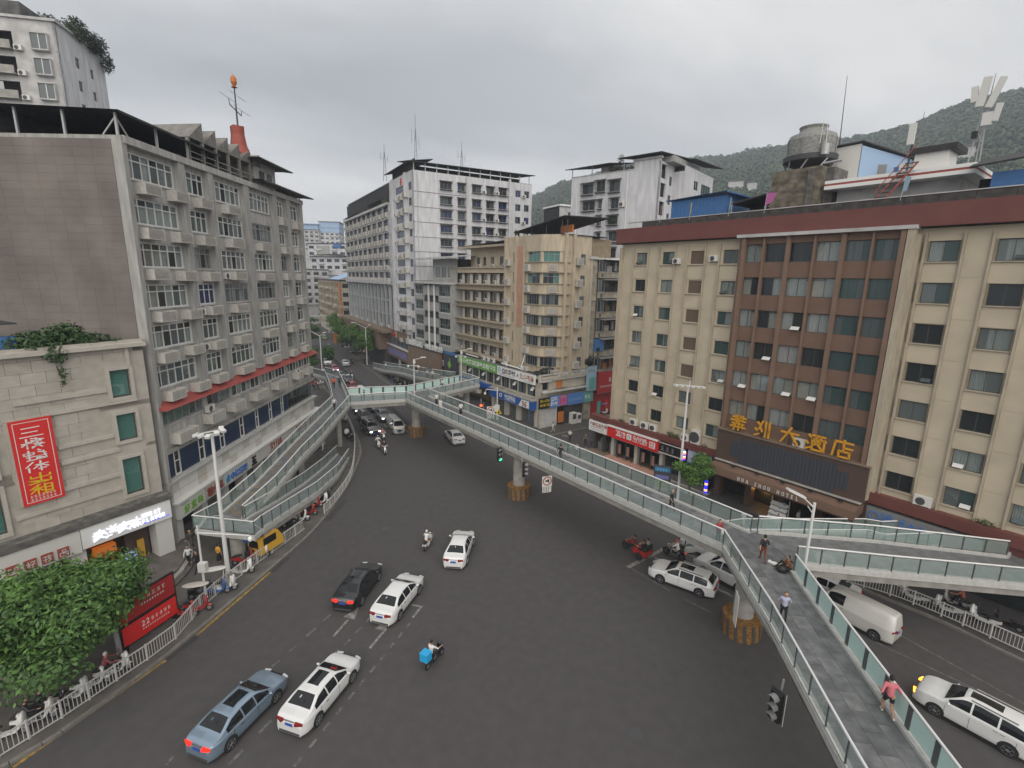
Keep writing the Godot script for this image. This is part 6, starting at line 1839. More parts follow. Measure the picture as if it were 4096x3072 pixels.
# ---------- white clinic tower ----------
func hospital() -> void:
	var o := v3(-20.5, 0, -104)
	var t := thing("clinic_tower", "tall white tiled tower with rows of balconies, tall fins and a red cross", "building", o, deg_(30))
	var rf := Transform3D()                      # front: x to the right and away, z to the camera
	var lf := Transform3D(Basis(v3(0, 0, 1), Vector3.UP, v3(-1, 0, 0)), Vector3.ZERO)   # street side: x towards the camera, so it runs from -65 to 0
	var wins := []
	var tops := [41.05, 38.1, 35.4, 32.5, 29.7, 26.8, 23.9]
	for r in 7:
		for c in [[5.85, 2.6], [9.75, 1.7], [13.1, 2.1], [16.45, 1.9], [19.5, 2.0], [23.7, 1.4], [26.0, 1.3]]:
			wins.append(Rect2(c[0], tops[r] - 1.45, c[1], 1.45))
	var b := Mb.new()
	pierced(b, 0, 28, 0, 42.6, wins, 0.3)
	put("wall", b, M.white_tile, t)
	put("core", box_(0.3, 27.7, 0, 42.3, -62, -1.2), M.room, t)
	put("back", box_(27.7, 28, 0, 42.6, -62, -0.3).span(0.3, 28, 0, 42.6, -62.3, -62), M.white_tile, t)
	for k in 8:
		put("string_course", box_(0, 12.0 if k < 7 else 5.0, 38.6 - 2.92 * k, 38.7 - 2.92 * k, 0.0, 0.06), M.grey, t)
	put("corner_strip", box_(21.9, 22.3, 20, 43, 0.0, 0.5).span(11.9, 12.1, 20, 42.6, 0.0, 0.1), M.white_tile, t)
	for i in wins.size():
		var w: Rect2 = wins[i]
		var dark := rng.randf()
		window(t, rf, w, 2 if w.size.x < 2.2 else 3, 0.0, "frame_grey", ["pane_dark", "pane_dark", "pane_mid", "pane_blue"] if dark < 0.85 else "pane_blue", 0.14, 0.07)
		if i % 7 < 5:
			put("awning", bx_(v3(w.get_center().x, w.end.y + 0.1, 0.35), v3(w.size.x + 0.3, 0.06, 0.8), Basis(Vector3.RIGHT, 0.25)), M.dark_grime, t)
			put("flower_rail", box_(w.position.x - 0.1, w.end.x + 0.1, w.position.y - 0.2, w.position.y - 0.1, 0.0, 0.5).span(w.position.x - 0.1, w.end.x + 0.1, w.position.y + 0.2, w.position.y + 0.25, 0.45, 0.5), M.dark_grime, t)
		if rng.randf() < 0.4:
			ac_unit(t, rf, w.end.x + 0.65, w.position.y - 0.1, 0.9, 0.65)
	put("drain_pipe", tu_(v3(1.0, 8, 0.1), v3(1.0, 42.4, 0.1), 0.08).tube(v3(11.6, 12, 0.12), v3(11.6, 42.4, 0.12), 0.1), M.white_old, t)
	var holes := []
	for r in 12:
		var y := 40.5 - 3.02 * r
		holes.append(Rect2(-11.2, y - 1.35, 6.6, 1.4))
		holes.append(Rect2(-2.6, y - 1.5, 2.0, 1.5))
		if y > 12.0:
			holes.append(Rect2(-15.6, y - 1.6, 2.0, 1.8))
	b = Mb.new()
	pierced(b, -16.0, 0.0, 8.0, 42.6, holes, 0.3)
	put("stair_wall", b, M.white_tile, t, lf)
	for h in holes:
		window(t, lf, h, 5 if h.size.x > 4.0 else 2, 0.0, "frame_dark", ["pane_dark", "pane_blue", "pane_dark", "pane_mid"], 0.1, 0.07)
	for r in 11:
		var y := 38.95 - 3.02 * r
		ac_cage(t, lf, -8.0 + rng.randf_range(-1.5, 1.5), y - 1.4, 1.6, 0.95, 0.7)
		ac_cage(t, lf, -3.6, y - 1.2, 1.5, 1.1, 0.9)
		ac_unit(t, lf, -11.0, y - 1.2, 0.95, 0.7)
	for x in [-13.0, -3.9]:
		put("pier", box_(x - 0.5, x + 0.5, 8, 42.6, 0.0, 0.5), M.white_tile, t, lf)
	put("red_cross", box_(-7.6, -6.8, 41.2, 41.5, 0.0, 0.2).span(-7.4, -7.0, 40.7, 42.0, 0.0, 0.205), M.red_sign, t, lf)
	var rows := 6
	for r in rows:
		var y := 37.7 - 2.98 * r
		var x0 := -63.5
		put("gallery_band", box_(x0, -16.2, y - 2.95, y - 1.35, -0.2, 0.25), M.white_old, t, lf)
		for k in 9:
			var xa := x0 + 5.25 * k
			var g := Rect2(xa + 0.1, y - 1.35, 5.05, 1.35)
			if k < 9 and g.end.x < -16.0:
				window(t, lf, g, 6, 0.0, "frame_dark", ["pane_dark", "pane_blue", "pane_dark", "pane_mid"], 0.15, 0.08)
		for k in 17:
			var x := x0 + 1.4 + 2.72 * k + rng.randf_range(-0.3, 0.3)
			ac_cage(t, lf, x, y - 2.5, rng.randf_range(1.3, 1.9), 1.05, 0.65)
		for k in 10:
			put("rib", box_(x0 + 5.25 * k - 0.12, x0 + 5.25 * k + 0.12, y - 1.4, y + 0.1, -0.1, 0.32), M.white_old, t, lf)
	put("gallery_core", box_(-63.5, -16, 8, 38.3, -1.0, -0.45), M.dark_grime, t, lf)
	put("eaves", box_(-63.8, -16.2, 37.75, 38.3, -1, 0.7), M.white_old, t, lf)
	put("fin_band", box_(-63.5, -16.2, 20.0, 20.9, -0.2, 0.9), M.white_old, t, lf)
	for k in 14:
		var x := -62.5 + 3.45 * k
		put("fin", box_(x - 0.34, x + 0.34, 9.2, 20.2, -0.2, 0.42), M.fin_grey, t, lf)
		if k < 13:
			for r in 3:
				window(t, lf, Rect2(x + 0.45, 9.6 + 3.4 * r, 2.55, 3.0), 2, 0.0, "frame_dark", "pane_dark", 0.15, 0.07)
				slab("fin_panel", M.fin_grey, t, lf * v3(x + 1.72, 12.75 + 3.4 * r, 0.0), v3(0.2, 0.3, 2.7))
			if k % 2 == 0:
				ac_unit(t, lf, x + 1.5, 9.4, 0.9, 0.7)
	put("podium_top", box_(-64, -16, 8.6, 9.3, -0.5, 3.0).span(-64, -20, 4.2, 8.6, -0.5, 2.6), M.brown_board, t, lf)
	put("shops", box_(-64, -20, 0, 4.2, -1.0, 1.2), M.grey_dark, t, lf)
	put("roof", box_(0.2, 28, 42.4, 42.7, -60, -0.2), M.roof_grey, t)
	put("roof_canopy", Mb.new().quadded([v3(-0.9, 44.1, 0.4), v3(28.6, 44.5, 0.4), v3(28.4, 45.3, -8), v3(-0.5, 45.4, -8)]).quadded([v3(-1.0, 44.0, -16.5), v3(-0.9, 44.1, 0.4), v3(6, 46.0, -4), v3(5, 45.6, -16)]), M.roof_dark, t)
	for k in 12:
		put("canopy_post", box_(0.3 + 2.45 * k, 0.45 + 2.45 * k, 42.6, 44.2, -0.3, -0.15), M.white_old, t)
	put("canopy_back", box_(1, 28, 42.6, 44.6, -6, -5.8).span(0.8, 1.0, 42.6, 45, -16, -1), M.dark_grime, t)
	put("gallery_roof", Mb.new().quadded([v3(-0.8, 38.6, -63.5), v3(-0.8, 38.7, -46), v3(4, 39.8, -46), v3(4, 39.7, -63.5)]).quadded([v3(-0.6, 39.4, -36), v3(-0.6, 39.6, -24), v3(4, 40.4, -24), v3(4, 40.2, -36)]), M.roof_dark, t)
	var g := thing("roof_plants", "small plants along the roof edge of the white tower", "plant", o, deg_(30))
	var f := Mb.new()
	f.use_c = true
	leaves(f, [[v3(0.2, 38.9, -22), v3(0.7, 0.7, 1.5)], [v3(0.2, 38.9, -19), v3(0.7, 0.8, 1.2)], [v3(0.2, 38.6, -40), v3(0.5, 0.5, 1.5)]], 500, 0.22, 31, Color(0.03, 0.045, 0.02), Color(0.07, 0.09, 0.035))
	put("foliage", f, M.leaf, g).set_meta("kind", "stuff")
	for a in [[v3(-2, 44, -12), 5.5, "short lattice mast at the left end of the white tower roof"], [v3(2.6, 44.8, -5), 9.5, "tallest lattice mast on the white tower roof"], [v3(12.5, 44.6, -4), 5.6, "mast in the middle of the white tower roof"]]:
		var m := thing("antenna_mast", a[2], "antenna", o + Basis(Vector3.UP, deg_(30)) * a[0])
		var hh: float = a[1]
		put("mast", br_(v3(-0.35, -2, 0), v3(-0.06, hh * 0.7, 0), 0.1).bar(v3(0.35, -2, 0), v3(0.06, hh * 0.7, 0), 0.1).bar(v3(0, hh * 0.5, 0), v3(0, hh, 0), 0.09), M.grey, m)
		for k in 6:
			put("rung", br_(v3(-0.3, -0.6 + hh * 0.11 * k, 0), v3(0.3, -0.3 + hh * 0.11 * k, 0), 0.05), M.grey, m)
		put("aerial", br_(v3(-0.8, hh * 0.4, 0), v3(-0.8, hh * 0.7, 0), 0.07).bar(v3(0.7, hh * 0.3, 0), v3(0.7, hh * 0.55, 0), 0.07).bar(v3(-0.8, hh * 0.5, 0), v3(0.7, hh * 0.42, 0), 0.05), M.grey, m)

# ---------- white block behind, right of centre ----------
func white_block() -> void:
	var o := v3(24.7, 0, -90)
	var t := thing("apartment_block", "white tiled apartment block with dark awnings and a stair tower, behind the hotel roof", "building", o, deg_(-40))
	var wins := []
	for a in [[-15.5, 37.75, 2.4, 1.85], [-12.4, 38.0, 1.8, 1.85], [-9.7, 37.75, 2.2, 1.9], [-15.3, 34.8, 2.7, 1.65], [-11.85, 35.0, 0.75, 1.45], [-9.2, 34.8, 1.6, 1.7], [-11.9, 32.0, 0.8, 1.6], [-9.6, 32.0, 2.0, 1.5], [-11.9, 29.0, 0.8, 1.6], [-9.3, 28.95, 1.7, 1.75], [-11.9, 26.0, 0.8, 1.6], [-9.3, 25.95, 1.7, 1.75]]:
		wins.append(Rect2(a[0], a[1], a[2], a[3]))
	var b := Mb.new()
	pierced(b, -18, 0, 0, 41.1, wins, 0.3)
	b.span(-4.9, 0, 41.1, 42.4, -0.3, 0.0)
	put("wall", b, M.white_tile, t)
	put("core", box_(-17.7, -0.4, 0, 40.8, -19, -1.0), M.room, t)
	for i in wins.size():
		var w: Rect2 = wins[i]
		window(t, Transform3D(), w, 2, 0.0, "frame_grey" if i % 3 else "frame_white", ["pane_dark", "pane_mid", "pane_dark"], 0.12, 0.07)
		put("awning", bx_(v3(w.get_center().x, w.end.y + 0.15, 0.4), v3(w.size.x + 0.5, 0.07, 0.95), Basis(Vector3.RIGHT, 0.35)), M.dark_grime, t)
		var cage := put("window_cage", box_(w.position.x - 0.15, w.end.x + 0.15, w.position.y - 0.25, w.position.y - 0.15, 0.0, 0.6).span(w.position.x - 0.15, w.end.x + 0.15, w.position.y + 0.5, w.position.y + 0.55, 0.55, 0.6), M.dark_grime, t)
		var n := int(w.size.x / 0.28) + 2
		var cb := Mb.new()
		for k in n:
			var x := w.position.x - 0.15 + (w.size.x + 0.3) * k / (n - 1)
			cb.span(x - 0.02, x + 0.02, w.position.y - 0.2, w.end.y, 0.55, 0.6)
		put("cage_bars", cb, M.grey_dark, cage)
	put("coping", box_(-5.1, 0.2, 42.4, 42.75, -0.5, 0.2).span(-18.1, -4.9, 41.1, 41.2, -0.5, 0.1), M.white_old, t)
	put("drain_pipe", tu_(v3(-16.6, 25, 0.1), v3(-16.6, 39.2, 0.1), 0.09).tube(v3(-6.0, 20, 0.1), v3(-6.0, 40.8, 0.1), 0.07), M.white, t)
	ac_unit(t, Transform3D(), -6.8, 34.9, 1.1, 0.9)
	ac_unit(t, Transform3D(), -12.9, 32.2, 0.8, 0.6)
	var sd := face(v3(0, 0, -1), Vector3.ZERO)
	var holes := []
	for r in 5:
		holes.append(Rect2(0.55, 39.3 - 3.05 * r, 2.1, 2.3))
	for a in [[4.0, 38.5], [3.9, 35.3], [3.9, 32.2]]:
		holes.append(Rect2(a[0], a[1], 1.2, 1.6))
	b = Mb.new()
	pierced(b, 0, 5.9, 0, 42.0, holes, 0.3)
	put("stair_wall", b, M.white_tile, t, sd)
	put("stair_recess", box_(0.3, 3.0, 20, 41.9, -1.6, -1.5), M.white_old, t, sd)
	for k in 3:
		window(t, sd, holes[5 + k], 2, 0.0, "frame_grey", "pane_dark", 0.1, 0.06)
	put("wing_end", box_(0.0, 2.2, 0, 41.0, -5.9, -5.6), M.white_tile, t)
	var wf := face(v3(0, 0, -1), v3(2.2, 0, 0))
	b = Mb.new()
	var wh := [Rect2(9.9, 38.4, 2.2, 1.6), Rect2(13.6, 38.0, 5.0, 1.95)]
	pierced(b, 5.9, 19.7, 0, 41.9, wh, 0.3)
	put("wing_wall", b, M.white_tile, t, wf)
	window(t, wf, wh[0], 2, 0.0, "frame_white", "pane_dark", 0.1, 0.07)
	window(t, wf, wh[1], 4, 0.0, "frame_grey", "pane_teal", 0.1, 0.07, "curtain_green", 1.0)
	put("wing_core", box_(0.2, 1.9, 0, 41.7, -19.5, -6.2), M.room, t)
	put("roof_canopy", Mb.new().quadded([v3(-7.8, 43.1, 1.0), v3(0.6, 43.1, 1.2), v3(3.0, 43.4, -13), v3(-6, 44.8, -9)]).quadded([v3(1.0, 43.2, -7), v3(3.2, 43.1, -7), v3(3.6, 43.6, -21), v3(0, 44.2, -20)]).quadded([v3(-19.2, 42.5, 0.8), v3(-9.5, 42.6, 0.8), v3(-8, 43.6, -6), v3(-17, 43.8, -7)]), M.roof_dark, t)
	put("roof_room", box_(-12.5, -10.4, 41.1, 42.6, -3.5, -1.5).span(-4.5, 1.5, 42.0, 43.0, -14, -2), M.grey_wall, t)
	for x in [-18.0, -13.6, -7.0]:
		put("canopy_post", box_(x - 0.06, x + 0.06, 41.1, 42.6, -0.2, -0.1), M.galv, t)
	var g := thing("rooftop_shrubs", "untidy rooftop bushes between the two dark canopies of the white block", "shrub", o, deg_(-40))
	var f := Mb.new()
	f.use_c = true
	leaves(f, [[v3(-8.5, 41.9, -0.9), v3(2.0, 0.9, 0.8)], [v3(-8.3, 43.4, -1.2), v3(0.8, 0.9, 0.5)], [v3(-5.8, 41.6, -0.9), v3(1.0, 0.5, 0.6)]], 800, 0.17, 44, Color(0.03, 0.04, 0.02), Color(0.08, 0.09, 0.04))
	put("foliage", f, M.leaf, g).set_meta("kind", "stuff")
	var h := thing("window_plant", "climbing plant that fills one window cage of the white block", "plant", o, deg_(-40))
	f = Mb.new()
	f.use_c = true
	leaves(f, [[v3(-8.5, 32.8, 0.5), v3(1.1, 0.85, 0.4)], [v3(-11.5, 32.2, 0.5), v3(0.4, 0.5, 0.3)]], 500, 0.13, 45, Color(0.02, 0.04, 0.018), Color(0.05, 0.08, 0.03))
	put("foliage", f, M.leaf, h).set_meta("kind", "stuff")
	var lo := thing("apartment_block", "low pale block glimpsed between the white tower and the wooded hill", "building", v3(14.5, 0, -148), deg_(28))
	var lw := []
	for r in 3:
		for c in 5:
			lw.append(Rect2(0.8 + 3.2 * c, 39.2 - 3.0 * r, 2.2, 1.5))
	b = Mb.new()
	pierced(b, -2, 17, 0, 42.2, lw, 0.3)
	put("wall", b, M.white_old, lo)
	put("core", box_(-1.8, 16.8, 0, 42, -9, -1), M.room, lo)
	put("roof", box_(-2.3, 17.3, 42.2, 42.6, -9, 0.5), M.white, lo)
	for w in lw:
		window(lo, Transform3D(), w, 3, 0.0, "frame_grey", "pane_dark", 0.1, 0.08)

# ---------- beige tenement down the lane ----------
func tenement() -> void:
	var o := v3(4.16, 0, -70.08)
	var t := thing("tenement", "worn beige tenement with caged balconies, one of them boxed in blue sheet", "building", o, deg_(-54))
	var sd := face(v3(0, 0, -1), Vector3.ZERO)
	put("wall", box_(8.9, 10.4, 0.0, 24.9, -9.0, 0.0).span(10.4, 18.5, 0, 24.9, -9.0, -0.9), M.old_beige, t, sd)
	put("corner_pilaster", box_(8.9, 9.3, 8.0, 24.9, 0.0, 0.12).span(8.9, 10.4, 18.9, 19.1, 0.0, 0.1), M.cream_wall, t, sd)
	for r in 6:
		var y := 23.1 - 3.02 * r
		var bal := put("balcony", box_(10.4, 16.4, y - 0.12, y, -0.9, 0.35).span(10.4, 16.4, y - 0.9, y - 0.12, 0.15, 0.3), M.old_beige, t, sd)
		put("roof_sheet", bx_(v3(13.9, y + 1.95, 0.3), v3(5.2, 0.05, 1.3), Basis(Vector3.RIGHT, 0.2)), M.grey if r != 0 else M.sign_white, bal)
		if r == 4:
			put("blue_box", box_(10.35, 12.3, y, y + 1.9, -0.5, 0.45), M.blue_sheet, bal)
			put("blue_box_opening", box_(10.6, 11.3, y + 0.05, y + 0.6, 0.45, 0.47), M.black, bal)
		else:
			window(t, sd * at_(v3(0, 0, 0.3)), Rect2(10.45, y + 0.02, 1.4, 1.85), 2, 0.0, "frame_grey", ["pane_mid", "pane_dark"], 0.0, 0.06)
		var bars := Mb.new()
		for k in 18:
			bars.span(11.9 + 0.26 * k, 11.93 + 0.26 * k, y, y + 1.85, 0.28, 0.31)
		for k in 4:
			bars.span(11.9, 16.4, y + 0.1 + 0.55 * k, y + 0.13 + 0.55 * k, 0.27, 0.31)
		put("cage_bars", bars, M.grey_dark, bal)
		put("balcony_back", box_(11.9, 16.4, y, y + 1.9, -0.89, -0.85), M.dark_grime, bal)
		put("clutter", box_(12.4, 13.4, y, y + 0.9, -0.4, 0.1).span(14.4, 14.9, y + 0.2, y + 1.5, -0.4, -0.2), [M.white_old, M.dark_grime, M.brown_board, M.sign_cream, M.dark_grime, M.orange_box][r], bal)
		put("vent", box_(11.0, 11.35, y - 0.75, y - 0.25, 0.3, 0.34), M.grey_dark, bal)
	put("broken_parapet", box_(8.6, 10.2, 24.9, 25.3, -0.6, 0.3).span(10.2, 12.6, 24.9, 25.15, -0.6, 0.4).span(12.9, 16.6, 24.9, 25.25, -0.7, 0.35), M.white_old, t, sd)
	put("roof_hut", box_(9.6, 15.2, 24.9, 27.3, -5.5, -2.2), M.brown_board, t, sd)
	put("hut_roof", bx_(v3(12.4, 27.6, -3.5), v3(7.4, 0.12, 4.8), Basis(Vector3.RIGHT, 0.1)), M.roof_grey, t, sd)
	put("hut_door", box_(13.9, 14.4, 25.4, 27.0, -2.2, -2.15), M.sign_white, t, sd)
	var dry := thing("dry_creeper", "straw coloured dried creeper below the rooftop hut of the tenement", "plant", o, deg_(-54))
	var f := Mb.new()
	f.use_c = true
	leaves(f, [[sd * v3(12.2, 25.6, -1.6), v3(0.6, 0.6, 2.4)], [sd * v3(10.6, 25.5, -1.5), v3(0.5, 0.4, 1.2)]], 500, 0.16, 51, Color(0.15, 0.1, 0.04), Color(0.34, 0.24, 0.11))
	put("stalks", f, M.leaf, dry).set_meta("kind", "stuff")
	var s := sign_board(t, "big red sign with white lettering down the lane", Rect2(11.1, 4.3, 5.8, 3.5), "red_dark", sd * at_(v3(0, 0, 0.8)))
	small_print(s, M.sign_white, sd * at_(v3(0, 0, 0.8)), 13.4, 15.6, 6.0, 0.7, 61)
	small_print(s, M.sign_white, sd * at_(v3(0, 0, 0.8)), 11.5, 16.4, 5.2, 0.32, 63)
	put("orange_end", box_(15.9, 16.9, 4.3, 7.8, 0.0, 0.02), M.orange_box, s, sd * at_(v3(0, 0, 0.8)))
	put("shop_front", box_(10.9, 18.5, 0.15, 4.2, -0.8, -0.5), M.red_dark, t, sd)
	put("shop_door", box_(12.4, 13.2, 0.2, 2.6, -0.5, -0.45), M.teal_sign, t, sd)
	put("lantern", box_(14.0, 14.6, 1.6, 2.6, -0.5, -0.3), M.red_sign, t, sd)

# ---------- far end of the street ----------
func plain_block(called: String, label: String, o: Vector3, yaw: float, w: float, h: float, d: float, cols: int, m: String, fr: String, roof: String, y0 := 4.0, storey := 3.0) -> Node3D:
	var t := thing(called, label, "building", o, yaw)
	var faces := [[Transform3D(), w, cols], [face(v3(0, 0, -1), v3(w, 0, 0)), d, maxi(1, int(cols * d / w))], [face(v3(0, 0, 1), v3(0, 0, -d)), d, maxi(1, int(cols * d / w))]]
	for f in faces:
		var wins := []
		var n: int = f[2]
		var fw: float = f[1]
		var y := h - 2.4
		while y > y0:
			for k in n:
				wins.append(Rect2(fw * (k + 0.18) / n, y, fw * 0.64 / n, 1.45))
			y -= storey
		var b := Mb.new()
		pierced(b, 0, fw, 0, h, wins, 0.3)
		put("wall", b, M[m], t, f[0])
		for q in wins:
			window(t, f[0], q, 2, 0.0, fr, ["pane_dark", "pane_mid", "pane_dark"], 0.12, 0.09)
			if rng.randf() < 0.35:
				put("balcony", box_(q.position.x - 0.2, q.end.x + 0.2, q.position.y - 0.8, q.position.y - 0.05, 0.0, 0.7), M[m], t, f[0])
			elif rng.randf() < 0.4:
				ac_unit(t, f[0], q.end.x + 0.5, q.position.y - 0.5)
	put("core", box_(0.3, w - 0.3, 0, h - 0.2, -d + 0.3, -1.0), M.room, t)
	put("roof", box_(-0.3, w + 0.3, h, h + 0.3, -d - 0.3, 0.4), M[roof], t)
	return t

func far_street() -> void:
	var t := plain_block("arcaded_block", "cream and brown block with an orange stripe beyond the white tower", v3(-83.5, 0, -214.6), deg_(-61), 51, 20, 14, 17, "cream_wall", "frame_dark", "roof_grey")
	put("orange_stripe", box_(50.1, 51.1, 3.0, 19.6, 0.0, 0.5), M.orange_box, t)
	put("blue_gable", Mb.new().quadded([v3(30, 20.4, 0.6), v3(51.8, 20.4, 0.6), v3(51.8, 23.0, -7), v3(30, 23.0, -7)]), M.pale_blue, t)
	put("blue_gable", Mb.new().quadded([v3(51.8, 20.4, 0.6), v3(51.8, 23.0, -7), v3(51.6, 20.4, -14.5), v3(51.6, 20.3, -7)]), M.white_old, t)
	for k in 17:
		put("brown_pier", box_(0.2 + 3.0 * k, 0.7 + 3.0 * k, 3, 19.6, 0.0, 0.3), M.tan_ledge, t)
	put("dark_canopy", box_(2, 30, 21.6, 21.8, -9, 0.3).span(2, 30, 20.3, 21.6, -9, -8.8), M.roof_dark, t)
	var st := plain_block("apartment_block", "pale block with a dark roof far up the street, lowest of the stack", v3(-95, 0, -236), deg_(-14), 20, 30, 12, 5, "white_tile", "frame_grey", "roof_dark", 22.0)
	put("roof_sheet", Mb.new().quadded([v3(-1, 30.6, 1.5), v3(14, 31.4, 0.5), v3(20.5, 30.2, 1.5), v3(12, 31.6, -8)]), M.roof_dark, st)
	put("brown_hut", box_(3, 10, 21, 23.5, 2, 8), M.brown_board, st)
	st = plain_block("apartment_block", "white block with a blue sheet on top, upper one far up the street", v3(-104, 0, -256), deg_(-10), 21, 37, 12, 5, "white_tile", "frame_grey", "roof_dark", 28.0)
	put("blue_sheet", box_(14.5, 18.5, 35.2, 37.0, 0.0, 0.6), M.blue_sheet, st)
	put("side_wall", box_(5.5, 12, 30, 36, 0.0, 0.3), M.grey_wall, st)
	plain_block("apartment_block", "narrow pale block at the left foot of the stack far up the street", v3(-100, 0, -226), deg_(-40), 11, 24, 12, 3, "white_old", "frame_grey", "roof_dark", 8.0)
	var bl := plain_block("apartment_tower", "distant white tower with a blue crown", v3(-144.5, 0, -380), deg_(6), 14, 56, 15, 4, "white_tile", "frame_grey", "pale_blue", 38.0)
	put("blue_crown", box_(-0.2, 14.2, 52.5, 60, -15.2, 0.15), M.pale_blue, bl)
	put("crown_roof", box_(-0.8, 14.8, 60, 60.5, -15.5, 0.6), M.grey, bl)
	var bl2 := plain_block("apartment_tower", "distant grey tower with balconies, left of the blue crowned one", v3(-166, 0, -376), deg_(4), 22, 54, 15, 6, "white_old", "frame_grey", "roof_grey", 38.0)
	put("crown", box_(8, 21, 54.3, 58, -12, -2).span(7, 22, 58, 58.5, -12, -1), M.pale_blue, bl2)
	plain_block("apartment_block", "grey block along the left side of the far street behind the trees", v3(-47, 0, -100), deg_(119), 50, 15, 12, 12, "grey_wall", "frame_grey", "roof_grey")
# ---------- footbridge ----------
func ramp_deck(t: Node3D, l: Array, r: Array, rail_l := 1, rail_r := 1, girder := true, tile := false, last_open := true) -> void:
	var b := Mb.new()
	var g := Mb.new()
	var cu := Mb.new()
	for i in l.size() - 1:
		var a: Vector3 = l[i]
		var c: Vector3 = l[i + 1]
		var d: Vector3 = r[i + 1]
		var e: Vector3 = r[i]
		var dn := v3(0, -0.2, 0)
		b.quad(a, c, d, e)
		b.quad(e + dn, d + dn, c + dn, a + dn)
		b.quad(c, a, a + dn, c + dn)
		b.quad(e, d, d + dn, e + dn)
		if girder:
			var gd := v3(0, -0.78, 0)
			for k in 2:
				var p0 := a if k == 0 else e
				var p1 := c if k == 0 else d
				var q0 := e if k == 0 else a
				var q1 := d if k == 0 else c
				var i0 := p0 + (q0 - p0).normalized() * 0.12
				var i1 := p1 + (q1 - p1).normalized() * 0.12
				var j0 := p0 + (q0 - p0).normalized() * 0.35
				var j1 := p1 + (q1 - p1).normalized() * 0.35
				g.quad(p1 + dn, p0 + dn, i0 + gd, i1 + gd)
				g.quad(i1 + gd, i0 + gd, j0 + gd, j1 + gd)
				g.quad(p0 + dn, p1 + dn, i1 + gd, i0 + gd)
			g.quad(a + gd + (e - a).normalized() * 0.12, c + gd + (d - c).normalized() * 0.12, d + gd + (c - d).normalized() * 0.12, e + gd + (a - e).normalized() * 0.12)
		for k in 2:
			var p0 := a if k == 0 else e
			var p1 := c if k == 0 else d
			var ins := ((e - a).normalized() if k == 0 else (a - e).normalized()) * 0.08
			cu.bar(p0 + ins + v3(0, 0.06, 0), p1 + ins + v3(0, 0.06, 0), 0.24, 0.2)
			cu.bar(p0 - ins * 0.45 + v3(0, -0.12, 0), p1 - ins * 0.45 + v3(0, -0.12, 0), 0.07, 0.32)
	put("deck", b, M.deck_stone if not tile else M.deck_stone_dark, t)
	if girder:
		put("girder", g, M.concrete, t)
	put("curb", cu, M.curb_white, t)
	if rail_l:
		railing(t, l, rail_l == 2)
	if rail_r:
		railing(t, r, rail_r == 2)

func railing(t: Node3D, pts: Array, frost := false) -> void:
	var rb := Mb.new()
	for i in pts.size() - 1:
		rb.tube(pts[i] + v3(0, 1.2, 0), pts[i + 1] + v3(0, 1.2, 0), 0.055, 0.055, 6)
	var rail := put("railing", rb, M.rail_steel, t)
	for i in pts.size() - 1:
		var a: Vector3 = pts[i]
		var c: Vector3 = pts[i + 1]
		var n := maxi(1, int(round((c - a).length() / 1.55)))
		for k in n:
			var p := a.lerp(c, float(k) / n)
			var q := a.lerp(c, float(k + 1) / n)
			var d := (q - p).normalized()
			var flat := v3(d.x, 0, d.z).normalized()
			var side := Vector3.UP.cross(flat)
			var sk := Basis(side, Vector3.UP, d)
			slab("post", M.post_dark, rail, p + v3(0, 0.66, 0), v3(0.05, 1.08, 0.22 if frost else 0.055), Basis(side, Vector3.UP, flat))
			var len := (q - p).length() - (0.3 if frost else 0.12)
			var o := put("glass_panel", UNIT, M.rail_frost if frost else M.rail_glass, rail, Transform3D(Basis(side * 0.014, Vector3.UP * 0.86, d * len), (p + q) * 0.5 + v3(0, 0.66, 0)))
			if sk.determinant() < 0.0:
				o.visible = true
		if i == pts.size() - 2:
			slab("post", M.post_dark, rail, c + v3(0, 0.66, 0), v3(0.06, 1.08, 0.06))

func pier(t: Node3D, at: Vector3, top: float, r := 0.62, striped := true, y0 := 0.0) -> void:
	var p := put("pier", Mb.new().lathe(at, [Vector2(r, y0), Vector2(r, top - 0.5), Vector2(r * 1.35, top - 0.05)], 20), M.concrete, t)
	if striped:
		put("pier_base", Mb.new().lathe(at, [Vector2(1.2, 0.0), Vector2(1.2, 1.25), Vector2(r, 1.3)], 20), M.pier_ochre, p)
		for k in 14:
			var a := TAU * k / 14.0
			var d := v3(cos(a), 0, sin(a))
			var d2 := v3(cos(a + 0.1), 0, sin(a + 0.1))
			put("stripe", br_(at + d * 1.19 + v3(0, 0.02, 0), at + d2 * 1.19 + v3(0, 1.22, 0), 0.05, 0.2, d.cross(Vector3.UP)), M.frame_dark, p)

func paving(t: Node3D, a: Vector3, c: Vector3, width: float, across: int, long: float, sd: int) -> void:
	var r := RandomNumberGenerator.new()
	r.seed = sd
	var d := c - a
	var n := int(d.length() / long)
	var f := d.normalized()
	var s := f.cross(Vector3.UP).normalized()
	var bs := Basis(s, Vector3.UP, f)
	for j in n:
		for k in across:
			var off := 0.5 if k % 2 else 0.0
			var p := a + f * (j + 0.5 + off * 0.9) * long + s * width * ((k + 0.5) / across - 0.5)
			var m: StandardMaterial3D = [M.deck_stone, M.deck_stone, M.deck_stone_dark, M.deck_stone_pale][r.randi() % 4]
			slab("paving_slab", m, t, p + v3(0, 0.012 + r.randf() * 0.006, 0), v3(width / across - 0.012, 0.024, long - 0.012), bs)

